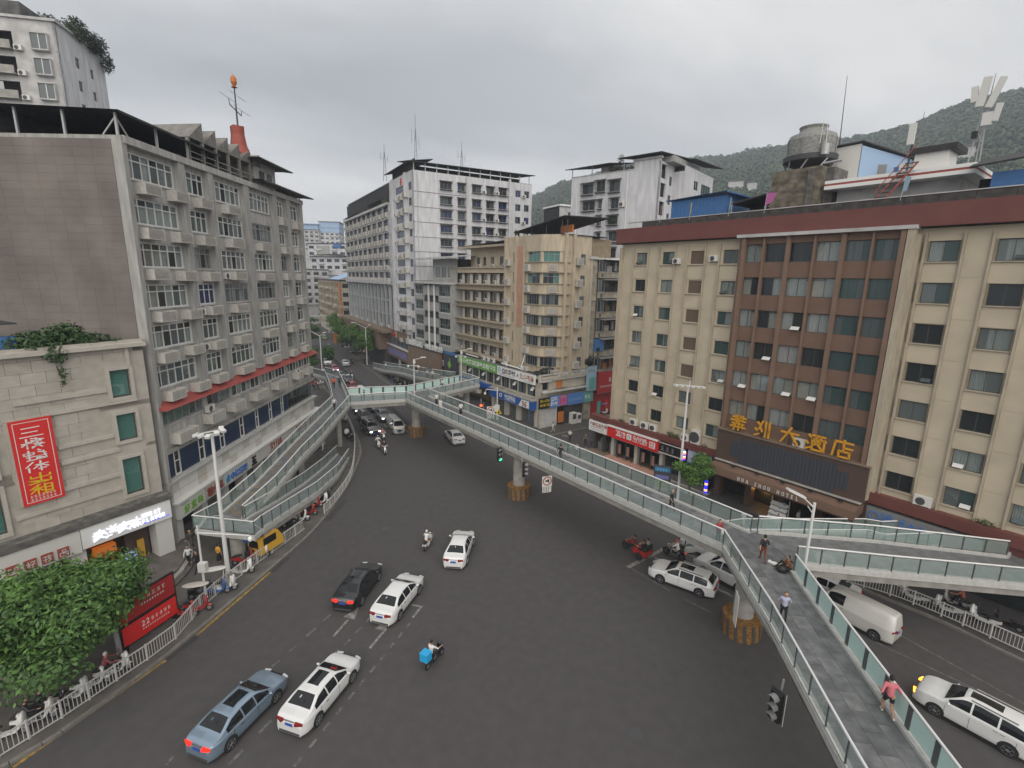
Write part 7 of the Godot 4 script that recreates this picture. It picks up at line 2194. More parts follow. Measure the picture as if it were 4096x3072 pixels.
func footbridge() -> void:
	var t := thing("footbridge", "branching footbridge with glass railings, white kerbs and steel handrails over the crossing", "footbridge")
	var h := 5.4
	var la := [v3(10.55, h, -4), v3(11.9, h, -14.1), v3(13.0, h, -21.4), v3(13.65, h, -28.6)]
	var ra := [v3(13.6, h, -4), v3(15.0, h, -14.1), v3(16.0, h, -21.4), v3(16.65, h, -25.9)]
	ramp_deck(t, la, ra, 1, 2, true, true)
	var d := Mb.new()
	d.prism(PackedVector2Array([Vector2(13.65, -28.6), Vector2(16.65, -25.9), Vector2(17.2, -26.6), Vector2(16.9, -30.6), Vector2(16.3, -30.5)]), h - 0.2, h - 0.002)
	put("deck", d, M.deck_stone_dark, t)
	put("girder", Mb.new().prism(PackedVector2Array([Vector2(13.85, -28.5), Vector2(16.6, -26.2), Vector2(17.1, -26.7), Vector2(16.8, -30.3), Vector2(16.3, -30.2)]), h - 0.78, h - 0.2), M.concrete, t)
	var pa := v3(12.1, h, -4.2)
	paving(t, pa, v3(15.1, h, -27.4), 2.86, 4, 0.95, 5)
	var lb := [v3(13.65, h, -28.6), v3(9.8, h, -33.55), v3(5.5, h, -39.2), v3(-1.2, h, -48.0), v3(-8.0, h, -56.9), v3(-14.5, h, -65.4)]
	var rb := [v3(16.3, h, -30.5), v3(12.75, h, -35.3), v3(8.4, h, -41.1), v3(1.6, h, -50.1), v3(-5.1, h, -59.0), v3(-11.7, h, -67.4)]
	ramp_deck(t, rb, lb, 1, 1, true, true)
	paving(t, v3(14.6, h, -30.0), v3(4.3, h, -43.6), 2.95, 4, 0.95, 6)
	var lc := [v3(-14.5, h, -65.4), v3(-21.3, h, -63.0)]
	var rc := [v3(-15.2, h, -69.0), v3(-23.0, h, -67.0)]
	ramp_deck(t, lc, rc, 1, 2)
	put("deck", Mb.new().prism(PackedVector2Array([Vector2(-14.5, -65.4), Vector2(-11.7, -67.4), Vector2(-15.2, -69.0)]), h - 0.2, h - 0.003), M.deck_stone, t)
	var ld := [v3(-15.2, h, -69.0), v3(-9.9, h, -75.4), v3(-8.4, h, -77.2)]
	var rd := [v3(-11.7, h, -67.4), v3(-6.6, h, -73.8), v3(-5.1, h, -75.7)]
	ramp_deck(t, ld, rd, 2, 1)
	ramp_deck(t, [v3(-5.1, h, -75.7), v3(-6.9, h, -78.4), v3(-8.3, h, -80.3)], [v3(-8.4, h, -77.2), v3(-10.2, h, -79.6), v3(-11.4, h, -81.2)], 1, 0)
	ramp_deck(t, [v3(-11.6, h, -77.6), v3(-16.6, 4.3, -86), v3(-22.8, 2.9, -97.5), v3(-28.0, 1.6, -106.2), v3(-33.3, 0.4, -116)], [v3(-9.4, h, -79.9), v3(-14.5, 4.3, -88.2), v3(-20.6, 2.9, -99.3), v3(-25.8, 1.6, -108), v3(-31.2, 0.4, -117.6)], 1, 1)
	ramp_deck(t, [v3(-21.3, h, -62.9), v3(-23.1, h, -67.1), v3(-26.3, h, -74.4), v3(-28.6, h, -79.6), v3(-36, 3.4, -93)], [v3(-23.4, h, -62.4), v3(-24.9, h, -66.1), v3(-27.6, h, -72.4), v3(-30.6, h, -79.0), v3(-38, 3.4, -92.2)], 1, 1)
	put("stair_wall", Mb.new().quadded([v3(-27.9, 5.3, -73), v3(-24.2, 5.3, -64), v3(-24.4, 0.2, -66), v3(-27.9, 0.2, -74)]), M.frame_dark, t)
	var lf := [v3(-21.3, h, -62.9), v3(-20.35, 4.85, -50.4), v3(-20.5, 4.35, -45.7), v3(-20.6, 3.5, -40.6), v3(-21.35, 2.7, -36.2)]
	var rf := [v3(-23.4, h, -62.4), v3(-22.95, 4.85, -52.6), v3(-22.8, 4.35, -47.3), v3(-22.9, 3.5, -41.2), v3(-23.6, 2.7, -36.9)]
	ramp_deck(t, lf, rf, 1, 1, true)
	for k in 46:   # studded strips that keep feet from slipping
		if k > 15 and k < 19:
			continue
		var u := 0.32 + 0.66 * k / 45.0
		var f := u * 4.0
		var i := mini(int(f), 3)
		var p: Vector3 = lf[i].lerp(lf[i + 1], f - i)
		var q: Vector3 = rf[i].lerp(rf[i + 1], f - i)
		for s in 3:
			slab("tread_strip", M.line_yellow if (k + s) % 3 == 0 else M.deck_stone_pale, t, p.lerp(q, 0.24 + 0.26 * s) + v3(0, 0.012, 0), v3(0.5, 0.02, 0.14), Basis(Vector3.UP, 0.25 if s % 2 else -0.1))
	d = Mb.new()
	var land := PackedVector2Array([Vector2(-24.1, -34.4), Vector2(-19.1, -33.6), Vector2(-19.0, -34.7), Vector2(-21.1, -36.2), Vector2(-23.7, -37.0), Vector2(-24.6, -36.4)])
	d.prism(land, 2.35, 2.7)
	put("landing", d, M.curb_white, t)
	put("landing_floor", Mb.new().prism(PackedVector2Array([Vector2(-23.9, -34.6), Vector2(-19.3, -33.8), Vector2(-19.2, -34.7), Vector2(-21.1, -36.1), Vector2(-23.6, -36.8), Vector2(-24.3, -36.3)]), 2.7, 2.71), M.deck_stone, t)
	railing(t, [v3(-23.6, 2.7, -36.95), v3(-24.2, 2.7, -34.45), v3(-19.1, 2.7, -33.65), v3(-19.05, 2.7, -34.6)])
	ramp_deck(t, [v3(-21.1, 2.7, -36.1), v3(-20.7, 2.2, -40.6), v3(-20.5, 1.6, -45.6), v3(-20.7, 1.0, -51.5), v3(-21.4, 0.3, -57.5)], [v3(-19.0, 2.7, -34.7), v3(-18.75, 2.2, -38.6), v3(-18.35, 1.6, -43.6), v3(-18.5, 1.0, -49.6), v3(-19.6, 0.3, -56.4)], 1, 1)
	ramp_deck(t, [v3(16.8, h, -30.6), v3(24.9, 4.75, -30.8), v3(33.6, 4.1, -30.2)], [v3(17.3, h, -26.8), v3(23.3, 4.75, -27.0), v3(33.2, 4.0, -26.9)], 1, 1)
	ramp_deck(t, [v3(33.6, 4.1, -30.2), v3(37.5, 3.8, -33.4), v3(43, 3.7, -33.4)], [v3(33.2, 4.0, -26.9), v3(38, 3.8, -26.9), v3(43, 3.7, -27)], 0, 1)
	ramp_deck(t, [v3(40, 3.7, -35.4), v3(37.2, 3.3, -35.2), v3(29.2, 2.6, -35.6), v3(28.4, 2.5, -36.2), v3(19.5, 1.4, -38.0), v3(15, 0.3, -38.6)], [v3(37.5, 3.7, -33.4), v3(35.6, 3.3, -33.0), v3(28.0, 2.6, -33.6), v3(27.3, 2.5, -34.4), v3(19.0, 1.4, -36.2), v3(14.5, 0.3, -36.9)], 1, 1)
	for p in [v3(0.9, 0, -47.3), v3(-13.4, 0, -66.6), v3(15.0, 0, -27.7)]:
		pier(t, p, h - 0.75)
	for p in [[v3(-22.3, 0, -61.0), 4.7, 0.32], [v3(-22.4, 0, -49.6), 4.1, 0.3], [v3(-21.2, 0, -34.9), 2.4, 0.55], [v3(-19.3, 0, -41.2), 1.4, 0.25], [v3(-7.2, 0, -76.6), 4.7, 0.45], [v3(-17.5, 0, -89), 3.3, 0.35], [v3(-24, 0, -101.5), 1.9, 0.3], [v3(41, 0, -30), 3.0, 0.45], [v3(31, 0, -34.6), 1.9, 0.35]]:
		pier(t, p[0], p[1], p[2], false, 0.1)
	put("cross_beam", br_(v3(-9.5, h - 0.95, -78.2), v3(-4.9, h - 0.95, -75.2), 0.5, 0.5), M.concrete, t)

# ---------- lamps, signals, fences, signs ----------
func street_furniture() -> void:
	var n := thing("street_lamp", "tall white lamp column with a cluster of floodlights before the left shops", "street lamp", v3(-20.24, 0.15, -31.76))
	put("column", tu_(Vector3.ZERO, v3(0, 11.2, 0), 0.17, 0.1, 10), M.lamp_white, n)
	put("ring", br_(v3(-0.9, 11.2, 0.2), v3(0.2, 11.3, -0.6), 0.07).bar(v3(-0.9, 11.2, 0.2), v3(0.0, 11.15, 0.5), 0.07).bar(v3(0.2, 11.3, -0.6), v3(0.6, 11.2, 0.2), 0.07).bar(v3(0.0, 11.15, 0.5), v3(0.6, 11.2, 0.2), 0.07), M.lamp_white, n)
	for p in [v3(-0.9, 11.2, 0.3), v3(-0.45, 11.2, 0.5), v3(0.1, 11.2, 0.6), v3(0.5, 11.35, 0.3), v3(0.7, 11.4, -0.1), v3(0.3, 11.4, -0.6)]:
		slab("floodlight", M.lamp_white, n, p, v3(0.3, 0.16, 0.36), Basis(Vector3.UP, p.x * 1.4) * Basis(Vector3.RIGHT, 0.3))
	put("foot", Mb.new().lathe(Vector3.ZERO, [Vector2(0.3, 0), Vector2(0.3, 0.05), Vector2(0.18, 0.4)], 10), M.lamp_white, n)
	n = thing("street_lamp", "tall white lamp column with a row of floodlights before the pharmacy", "street lamp", v3(17.14, 0.15, -46.83))
	put("column", tu_(Vector3.ZERO, v3(0, 11.6, 0), 0.16, 0.09, 10), M.lamp_white, n)
	put("arm", br_(v3(-1.4, 12.1, 0.6), v3(1.7, 11.7, -0.5), 0.08).bar(v3(0.1, 11.6, 0), v3(0.15, 12.4, 0), 0.06), M.lamp_white, n)
	for k in 6:
		slab("floodlight", M.lamp_white, n, v3(-1.4 + 0.6 * k, 12.05 - 0.08 * k, 0.6 - 0.2 * k), v3(0.34, 0.16, 0.4), Basis(Vector3.UP, 0.4))
	n = thing("street_lamp", "short white lamp with one long head on the footbridge joint", "street lamp", v3(17.6, 5.3, -26.4))
	put("column", tu_(Vector3.ZERO, v3(0.0, 4.3, 0), 0.09, 0.08, 8), M.lamp_white, n)
	put("arm", tu_(v3(0, 4.0, 0), v3(-0.75, 4.65, 0.1), 0.05, 0.04, 6).tube(v3(0, 3.6, 0), v3(-0.4, 4.1, 0.05), 0.03, 0.03, 6), M.lamp_white, n)
	slab("lamp_head", M.lamp_white, n, v3(-1.25, 4.95, 0.15), v3(1.15, 0.12, 0.32), Basis(Vector3.BACK, -0.45))
	for p in [[v3(-13.9, 5.4, -68.4), "white camera post on the footbridge where the spans meet"], [v3(-8.2, 5.4, -77.6), "white camera post on the platform beside the green sign"]]:
		n = thing("camera_post", p[1], "camera post", p[0])
		put("column", tu_(Vector3.ZERO, v3(0, 5.2, 0), 0.09, 0.07, 8), M.lamp_white, n)
		put("arm", br_(v3(0, 5.1, 0), v3(1.5, 5.5, 0.2), 0.07).bar(v3(-0.8, 4.3, 0), v3(0.7, 4.3, 0.2), 0.06), M.lamp_white, n)
		put("camera", Mb.new().ball(v3(-0.8, 4.15, 0), v3(0.17, 0.2, 0.17), 8).ball(v3(0.7, 4.15, 0.2), v3(0.17, 0.2, 0.17), 8).box(v3(1.4, 5.5, 0.2), v3(0.7, 0.12, 0.25)).box(v3(0.1, 4.8, 0.15), v3(0.3, 0.4, 0.3)), M.lamp_white, n)
	for p in [[v3(-38.96, 0.15, -99.04), 11.0, 0.0, "double armed street lamp before the dark tree at the left bend"], [v3(-36.19, 0.15, -120.88), 10.5, 0.3, "street lamp by the right kerb in front of the street trees"]]:
		n = thing("street_lamp", p[3], "street lamp", p[0], p[2])
		var hh: float = p[1]
		put("column", tu_(Vector3.ZERO, v3(0, hh - 1.2, 0), 0.13, 0.09, 8), M.lamp_white, n)
		put("arm", tu_(v3(0, hh - 1.3, 0), v3(-2.4, hh, 0), 0.06, 0.05, 6).tube(v3(0, hh - 1.3, 0), v3(0.8, hh - 0.7, 0), 0.06, 0.05, 6), M.lamp_white, n)
		put("lamp_head", bx_(v3(-2.8, hh + 0.05, 0), v3(1.0, 0.14, 0.3)).box(v3(1.0, hh - 0.55, 0), v3(0.6, 0.14, 0.3)), M.lamp_white, n)
	n = thing("traffic_gantry", "white gantry arm over the far street with cameras", "gantry", v3(-70.55, 0.15, -188.74), deg_(24))
	put("column", tu_(Vector3.ZERO, v3(0, 6.6, 0), 0.16, 0.12, 8), M.lamp_white, n)
	put("arm", tu_(v3(0, 6.4, 0), v3(-9.0, 6.6, 0), 0.12, 0.08, 8).tube(v3(0, 4.8, 0), v3(-3.6, 6.4, 0), 0.07, 0.07, 6), M.lamp_white, n)
	put("camera", bx_(v3(-8.9, 6.3, 0), v3(0.5, 0.4, 0.5)).box(v3(-0.1, 4.2, 0.3), v3(0.5, 0.7, 0.3)), M.lamp_white, n)
	n = thing("camera_pole", "thin white pole with a control box and a camera arm before the landing", "camera pole", v3(-20.26, 0.15, -29.17))
	put("column", tu_(Vector3.ZERO, v3(0, 5.8, 0), 0.08, 0.06, 8), M.lamp_white, n)
	slab("control_box", M.sign_white, n, v3(0.12, 2.9, 0.1), v3(0.5, 0.62, 0.36))
	put("arm", tu_(v3(0, 5.3, 0), v3(3.2, 5.0, -0.3), 0.05, 0.04, 6), M.lamp_white, n)
	put("camera", Mb.new().ball(v3(3.2, 4.75, -0.3), v3(0.16, 0.2, 0.16), 8), M.white, n)
	n = thing("camera_pole", "white pole with a bent camera arm and box before the blue telecom shop", "camera pole", v3(-2.26, 0.15, -74.54))
	put("column", tu_(Vector3.ZERO, v3(0, 5.2, 0), 0.1, 0.09, 8), M.lamp_white, n)
	slab("control_box", M.sign_white, n, v3(0.0, 1.9, 0.2), v3(0.75, 1.05, 0.4))
	put("arm", tu_(v3(0, 4.7, 0), v3(-1.7, 4.9, 0.1), 0.06, 0.05, 6).tube(v3(-1.7, 4.9, 0.1), v3(-1.9, 4.4, 0.1), 0.05, 0.05, 6), M.lamp_white, n)
	put("camera", Mb.new().ball(v3(-1.9, 4.2, 0.1), v3(0.2, 0.22, 0.2), 8), M.white, n)
	n = thing("warning_sign", "yellow warning triangle beside the white camera pole", "sign", v3(-2.16, 0.15, -73.98) + v3(0.2, 0, 0.6))
	put("post", tu_(Vector3.ZERO, v3(0, 1.5, 0), 0.03), M.galv, n)
	put("plate", Mb.new().extrude(PackedVector2Array([Vector2(-0.45, 1.3), Vector2(0.45, 1.3), Vector2(0, 2.1)]), 0.0, 0.04), M.yellow_text, n)
	put("edge", Mb.new().extrude(PackedVector2Array([Vector2(-0.22, 1.42), Vector2(0.22, 1.42), Vector2(0, 1.8)]), 0.04, 0.05), M.black, n)
	signal_head("traffic signal with a green arrow on the near side of the long span", v3(-1.1, 3.9, -46.9), 0.5, 2, true)
	signal_head("dark traffic signal beside the no horn sign on the long span", v3(1.3, 3.6, -43.9), 1.3, -1, true)
	signal_head("big dark traffic signal on the nearest leg of the footbridge", v3(11.45, 3.75, -17.6), -1.15, -1, true)
	signal_head("traffic signal showing red on the far side of the long span", v3(-3.9, 4.9, -60.9), 0.1, 0, false)
	signal_head("dark traffic signal next to the red one on the far side", v3(-6.6, 4.3, -62.2), -0.2, -1, false)
	for p in [[v3(3.3, 3.7, -41.35), 0.35, "round no horn plate with a lower panel on the near side of the long span"], [v3(-2.6, 5.3, -59.3), 0.2, "round no horn plate beside the red signal on the far side"]]:
		n = thing("no_horn_sign", p[2], "sign", p[0], p[1])
		slab("plate", M.sign_white, n, v3(0, 0.5, 0), v3(0.95, 1.0, 0.03))
		put("red_ring", Mb.new().lathe(Vector3.ZERO, [Vector2(0.43, 0), Vector2(0.43, 0.03), Vector2(0.34, 0.03), Vector2(0.34, 0)], 20), M.brick_red, n, Transform3D(Basis(Vector3.RIGHT, PI / 2), v3(0, 0.55, 0.015)))
		put("horn", Mb.new().extrude(PackedVector2Array([Vector2(-0.2, 0.5), Vector2(-0.05, 0.5), Vector2(0.18, 0.35), Vector2(0.18, 0.75), Vector2(-0.05, 0.6), Vector2(-0.2, 0.6)]), 0.015, 0.03), M.black, n)
		put("bar", br_(v3(-0.28, 0.83, 0.04), v3(0.28, 0.27, 0.04), 0.05, 0.02), M.brick_red, n)
		slab("lower_panel", M.sign_white, n, v3(0, -0.3, 0), v3(0.85, 0.5, 0.03))
		small_print(n, M.black, at_(v3(0, 0, 0.015)), -0.38, 0.42, -0.5, 0.2, 71)
		small_print(n, M.black, at_(v3(0, 0, 0.015)), -0.38, 0.42, -0.26, 0.2, 72)
		put("bracket", br_(v3(0.2, -0.3, -0.05), v3(0.2, 1.1, -0.05), 0.05), M.galv, n)
	n = thing("parking_sign", "blue parking board on a striped post under the landing", "sign", v3(-20.75, 0.15, -34.81))
	put("post", tu_(Vector3.ZERO, v3(0, 1.6, 0), 0.05), M.yellow, n)
	slab("board", M.blue_sign, n, v3(0, 1.9, 0.05), v3(1.15, 1.05, 0.06))
	write(n, "P", M.white, at_(v3(0, 0, 0.08)), -0.45, 1.95, 0.32, 1.0, 0.004, 0.01)
	small_print(n, M.pale_blue, at_(v3(0, 0, 0.08)), -0.4, 0.45, 1.5, 0.18, 73)
	n = thing("narrow_sign", "thin sign plate seen edge on below the nearest bridge leg", "sign", v3(12.9, 3.0, -24.6), 1.35)
	slab("plate", M.sign_white, n, v3(0, 0.9, 0), v3(0.7, 1.9, 0.04))
	n = thing("information_totem", "dark grey information totem with a blue head in front of the pharmacy", "information board", v3(15.78, 0.15, -48.01), deg_(-20))
	slab("body", M.grey_dark, n, v3(0, 1.55, 0), v3(1.75, 3.1, 0.35))
	slab("blue_head", M.pane_teal, n, v3(-0.02, 2.78, 0.18), v3(1.55, 0.52, 0.04))
	put("blue_field", box_(-0.78, 0.72, 2.55, 3.0, 0.2, 0.22), mat("totem_blue", Color(0.03, 0.2, 0.4)), n)
	small_print(n, M.sky_sign, at_(v3(0, 0, 0.22)), -0.6, 0.6, 2.65, 0.26, 79)
	put("map_panel", box_(-0.7, 0.65, 1.75, 2.15, 0.175, 0.2), M.purple_text, n)
	put("green_panel", box_(-0.7, 0.65, 0.85, 1.6, 0.175, 0.2), mat("totem_olive", Color(0.13, 0.16, 0.07)), n)
	put("white_panel", box_(-0.7, 0.65, 0.45, 0.8, 0.175, 0.2), M.grey, n)
	n = thing("notice_board", "large red notice board with two panels standing by the left fence", "billboard", v3(-22.34, 0.2, -24.71), deg_(73))
	slab("frame", M.black, n, v3(1.65, 1.75, 0), v3(3.5, 2.95, 0.12))
	slab("upper_panel", M.red_dark, n, v3(1.65, 2.45, 0.07), v3(3.3, 1.35, 0.04))
	slab("lower_panel", M.red_sign, n, v3(1.65, 0.95, 0.07), v3(3.3, 1.2, 0.04))
	write(n, "22", M.sign_white, at_(v3(0, 0, 0.09)), 1.1, 0.95, 0.36, 1.1, 0.003, 0.01)
	small_print(n, M.sign_white, at_(v3(0, 0, 0.09)), 1.65, 3.0, 1.0, 0.24, 81)
	small_print(n, M.sign_white, at_(v3(0, 0, 0.09)), 1.1, 2.9, 0.72, 0.13, 82)
	small_print(n, M.sign_cream, at_(v3(0, 0, 0.09)), 1.6, 3.1, 2.6, 0.28, 83)
	small_print(n, M.sign_white, at_(v3(0, 0, 0.09)), 1.2, 2.8, 2.3, 0.15, 84)
	for x in [0.1, 3.3]:
		put("leg", box_(x - 0.12, x + 0.12, -0.3, 0.4, -0.1, 0.1), M.black, n)
	n = thing("utility_post", "grey post with a dark foot beside the red notice board", "post", v3(-21.84, 0.15, -23.86))
	put("post", tu_(v3(0, 0.7, 0), v3(-0.1, 4.6, 0), 0.13, 0.11, 10), M.grey, n)
	put("foot", tu_(Vector3.ZERO, v3(0, 0.7, 0), 0.16, 0.14, 10), M.brown_metal, n)
	fence("white pavement fence of upright bars along the left kerb", smooth([Vector2(-23.55, -17.44), Vector2(-23.16, -18.32), Vector2(-22.13, -20.41), Vector2(-21.26, -22.76), Vector2(-20.2, -25.96), Vector2(-20.24, -30.13), Vector2(-17.95, -39.42)], 2.2), 1.05, "fence_grey", true)
	fence("pale mesh fence that follows the kerb round the bend under the bridge", smooth([Vector2(-17.31, -42.34), Vector2(-17.18, -45.95), Vector2(-17.72, -51.58), Vector2(-20.17, -60.49), Vector2(-22.15, -66.07), Vector2(-26.43, -75.52)], 2.0), 0.95, "fence_grey", false)
	fence("dark median fence between the two directions of the far street", [Vector2(-14.97, -69.06), Vector2(-20.76, -80.99), Vector2(-27.57, -92.35), Vector2(-35.13, -104.29), Vector2(-44.85, -123.52), Vector2(-54.2, -141.13)], 0.9, "post_dark", false)
	fence("grey fence along the kerb under the right hand ramp", smooth([Vector2(25.45, -32.94), Vector2(27.47, -31.55), Vector2(29.36, -29.42), Vector2(31.57, -26.02)], 2.2), 1.0, "fence_grey", true)
	fence("low fence beside the scooters under the far ramp", [Vector2(-26.73, -106.01), Vector2(-20.67, -96.91)], 0.9, "fence_grey", true)
	for p in [[v3(16, 5.4, -26.77), 0.0], [v3(16.1, 5.4, -26.55), 1.0], [v3(15.83, 5.4, -26.9), 2.0]]:
		n = thing("paper_scrap", ["crumpled white paper nearest the seated person's knees", "flat white paper at the seated person's feet", "small scrap of paper nearest the walking man"][int(p[1])], "litter", p[0] + v3(0, 0.03, 0), p[1])
		put("sheet", Mb.new().quadded([v3(-0.15, 0.03, -0.1), v3(0.1, 0.0, -0.13), v3(0.16, 0.04, 0.1), v3(-0.12, 0.0, 0.12)]), M.white, n)

func fence(label: String, pts: Array, h: float, m: String, bars: bool) -> void:
	var first: Vector2 = pts[0]
	var n := thing("fence", label, "fence", v3(first.x, 0.0, first.y))
	for i in pts.size() - 1:
		var a := v3(pts[i].x - first.x, 0.08, pts[i].y - first.y)
		var c := v3(pts[i + 1].x - first.x, 0.08, pts[i + 1].y - first.y)
		var p := put("fence_section", br_(a + v3(0, h, 0), c + v3(0, h, 0), 0.06, 0.06).bar(a + v3(0, 0.15, 0), c + v3(0, 0.15, 0), 0.05, 0.05), M[m], n)
		slab("post", M[m], p, a + v3(0, h * 0.5 + 0.03, 0), v3(0.08, h + 0.1, 0.08))
		var k := maxi(2, int((c - a).length() / (0.16 if bars else 0.4)))
		for j in range(1, k):
			var q := a.lerp(c, float(j) / k)
			slab("bar", M[m], p, q + v3(0, h * 0.5 + 0.05, 0), v3(0.025, h - 0.1, 0.025))
		if not bars:
			p.add_child(mesh_rails(a, c, h, M[m]), true)

func mesh_rails(a: Vector3, c: Vector3, h: float, m: Material) -> MeshInstance3D:
	var b := Mb.new()
	for k in 5:
		b.bar(a + v3(0, 0.25 + h * 0.14 * k, 0), c + v3(0, 0.25 + h * 0.14 * k, 0), 0.02, 0.02)
	var o := MeshInstance3D.new()
	o.name = "wire"
	o.mesh = b.mesh()
	o.material_override = m
	return o

func signal_head(label: String, at: Vector3, yaw: float, lit: int, visor: bool) -> void:
	var n := thing("traffic_signal", label, "traffic light", at, yaw)
	slab("case", M.black, n, v3(0, 0.68, 0), v3(0.48, 1.36, 0.22))
	slab("back_plate", M.grey_dark, n, v3(0, 0.68, -0.1), v3(0.72, 1.55, 0.03))
	slab("plate_edge", M.sign_white, n, v3(0.345, 0.68, -0.08), v3(0.025, 1.55, 0.03))
	for k in 3:
		var y := 1.12 - 0.44 * k
		put("lens", tu_(v3(0, y, 0.11), v3(0, y, 0.125), 0.17, 0.17, 14), (M.sig_red if k == 0 else M.sig_green) if k == lit else M.grey_dark, n)
		if visor:
			var b := Mb.new()
			for j in 9:
				var t0 := PI * j / 9.0
				var t1 := PI * (j + 1) / 9.0
				b.quad(v3(cos(t0) * 0.2, y + sin(t0) * 0.2, 0.11), v3(cos(t1) * 0.2, y + sin(t1) * 0.2, 0.11), v3(cos(t1) * 0.2, y + sin(t1) * 0.2, 0.42), v3(cos(t0) * 0.2, y + sin(t0) * 0.2, 0.42))
			put("visor", b, M.grey, n)
	put("bracket", br_(v3(0, 0.4, -0.12), v3(0, 1.9, -0.25), 0.06), M.galv, n)

# ---------- trees ----------
func tree(called: String, label: String, at: Vector3, trunk_h: float, lumps: Array, count: int, leaf: float, sd: int, group := "", tr := 0.16, dark := Color(0.03, 0.075, 0.018), pale := Color(0.12, 0.24, 0.04)) -> void:
	var n := thing(called, label, "tree", at, 0.0, group)
	var tb := Mb.new()
	tb.tube(Vector3.ZERO, v3(0.05, trunk_h * 0.6, 0.02), tr, tr * 0.75, 8).tube(v3(0.05, trunk_h * 0.6, 0.02), v3(0, trunk_h, 0), tr * 0.75, tr * 0.55, 8)
	put("trunk", tb, M.bark, n)
	for l in lumps:
		var c: Vector3 = l[0]
		put("limb", tu_(v3(0, trunk_h * 0.8, 0), v3(0, trunk_h * 0.8, 0).lerp(c, 0.55) + v3(0, 0.15, 0), tr * 0.4, tr * 0.25, 5).tube(v3(0, trunk_h * 0.8, 0).lerp(c, 0.55) + v3(0, 0.15, 0), c, tr * 0.25, tr * 0.08, 5), M.bark, n)
	var f := Mb.new()
	f.use_c = true
	leaves(f, lumps, count, leaf, sd, dark, pale)
	put("crown", f, M.leaf_pale, n).set_meta("kind", "stuff")

func round_lumps(r: float, h: float, y: float, n: int, sd: int) -> Array:
	var q := RandomNumberGenerator.new()
	q.seed = sd
	var out := []
	for k in n:
		var a := q.randf() * TAU
		var d := sqrt(q.randf()) * r * 0.8
		var s := q.randf_range(0.26, 0.42) * r
		var yy := y + q.randf_range(-0.5, 0.5) * h * (1.0 - 0.4 * d / r)
		out.append([v3(cos(a) * d, yy, sin(a) * d), v3(s, s * q.randf_range(0.55, 0.8), s)])
	return out

func trees() -> void:
	tree("street_tree", "large spreading tree over the left pavement, bottom left", v3(-24.2, 0.15, -22.6), 3.6, round_lumps(4.9, 3.4, 4.6, 44, 3), 42000, 0.15, 4, "", 0.22)
	tree("street_tree", "small lopsided tree at the hotel entrance beside the tall lamp", v3(17.84, 0.15, -45.93), 2.6, [[v3(-1.2, 4.1, 0.3), v3(0.8, 0.5, 0.7)], [v3(0.9, 4.6, 0), v3(0.95, 0.75, 0.9)], [v3(0.2, 3.6, 0.1), v3(1.1, 0.7, 0.9)], [v3(1.5, 3.6, 0.2), v3(0.9, 0.6, 0.8)], [v3(0.3, 2.7, 0.2), v3(1.0, 0.6, 0.8)], [v3(1.1, 2.9, -0.2), v3(0.8, 0.6, 0.7)], [v3(1.6, 4.2, -0.4), v3(0.6, 0.5, 0.6)], [v3(-0.6, 3.3, 0.2), v3(0.5, 0.35, 0.5)]], 5200, 0.13, 6, "", 0.13)
	var row := [[v3(-37.4, 0.15, -125), 4.5, 11, "widest street tree on the right, nearest the brown clinic front"], [v3(-44.6, 0.15, -140), 5.2, 12, "middle tree of the clump on the right pavement, behind the lamp"], [v3(-52.5, 0.15, -155), 5.0, 13, "third tree back in the right hand clump, beside the orange post"], [v3(-62.5, 0.15, -176), 5.0, 14, "last tree of the right hand clump, next to the gantry"], [v3(-80, 0.15, -216), 6.0, 15, "tree overhanging the road beyond the gantry, right side"], [v3(-91, 0.15, -232), 6.6, 16, "tree under the arcaded block at the bend of the far street"], [v3(-108, 0.15, -262), 7.0, 17, "deepest tree of the far street"], [v3(-125, 0.15, -300), 8.0, 18, "tree at the vanishing end of the far street"]]
	for p in row:
		tree("street_tree", p[3], p[0], 3.4, round_lumps(p[1], 5.0, 5.9, 22, p[2]), 7500, 0.26, p[2] + 50, "trees along the far street")
	for p in [[v3(-42.6, 0.15, -107.5), 3.4, 21, "dark tree just beyond the end of the long grey block"], [v3(-61.5, 0.15, -148), 3.6, 22, "second tree on the left pavement of the far street"], [v3(-74, 0.15, -176), 4.6, 23, "third tree on the left pavement of the far street"]]:
		tree("street_tree", p[3], p[0], 3.2, round_lumps(p[1], 5.0, 4.6, 18, p[2]), 5200, 0.22, p[2] + 50, "trees along the far street", 0.16, Color(0.025, 0.065, 0.018), Color(0.09, 0.19, 0.035))
	var n := thing("orange_hoarding", "orange hoarding post at the end of the street tree clump", "hoarding", v3(-58.6, 0.15, -162.49), 0.5)
	slab("panel", M.orange_box, n, v3(0, 1.4, 0), v3(1.6, 2.8, 0.3))
	slab("cap", M.grey_dark, n, v3(0, 2.85, 0), v3(1.7, 0.1, 0.4))
	n = thing("shop_board", "white clinic notice board under the tall fins behind the street trees", "sign", v3(-38.25, 0.15, -141.36), deg_(-58))
	slab("board", M.white, n, v3(-2.0, 7.0, 0), v3(4.4, 5.6, 0.2))
	small_print(n, M.grey, at_(v3(0, 0, 0.1)), -3.9, 0.0, 8.4, 0.6, 91)
	small_print(n, M.grey, at_(v3(0, 0, 0.1)), -2.6, -0.4, 6.6, 0.5, 92)
	for x in [-4.0, 0.0]:
		put("post", box_(x - 0.08, x + 0.08, 0, 4.3, -0.05, 0.05), M.galv, n)
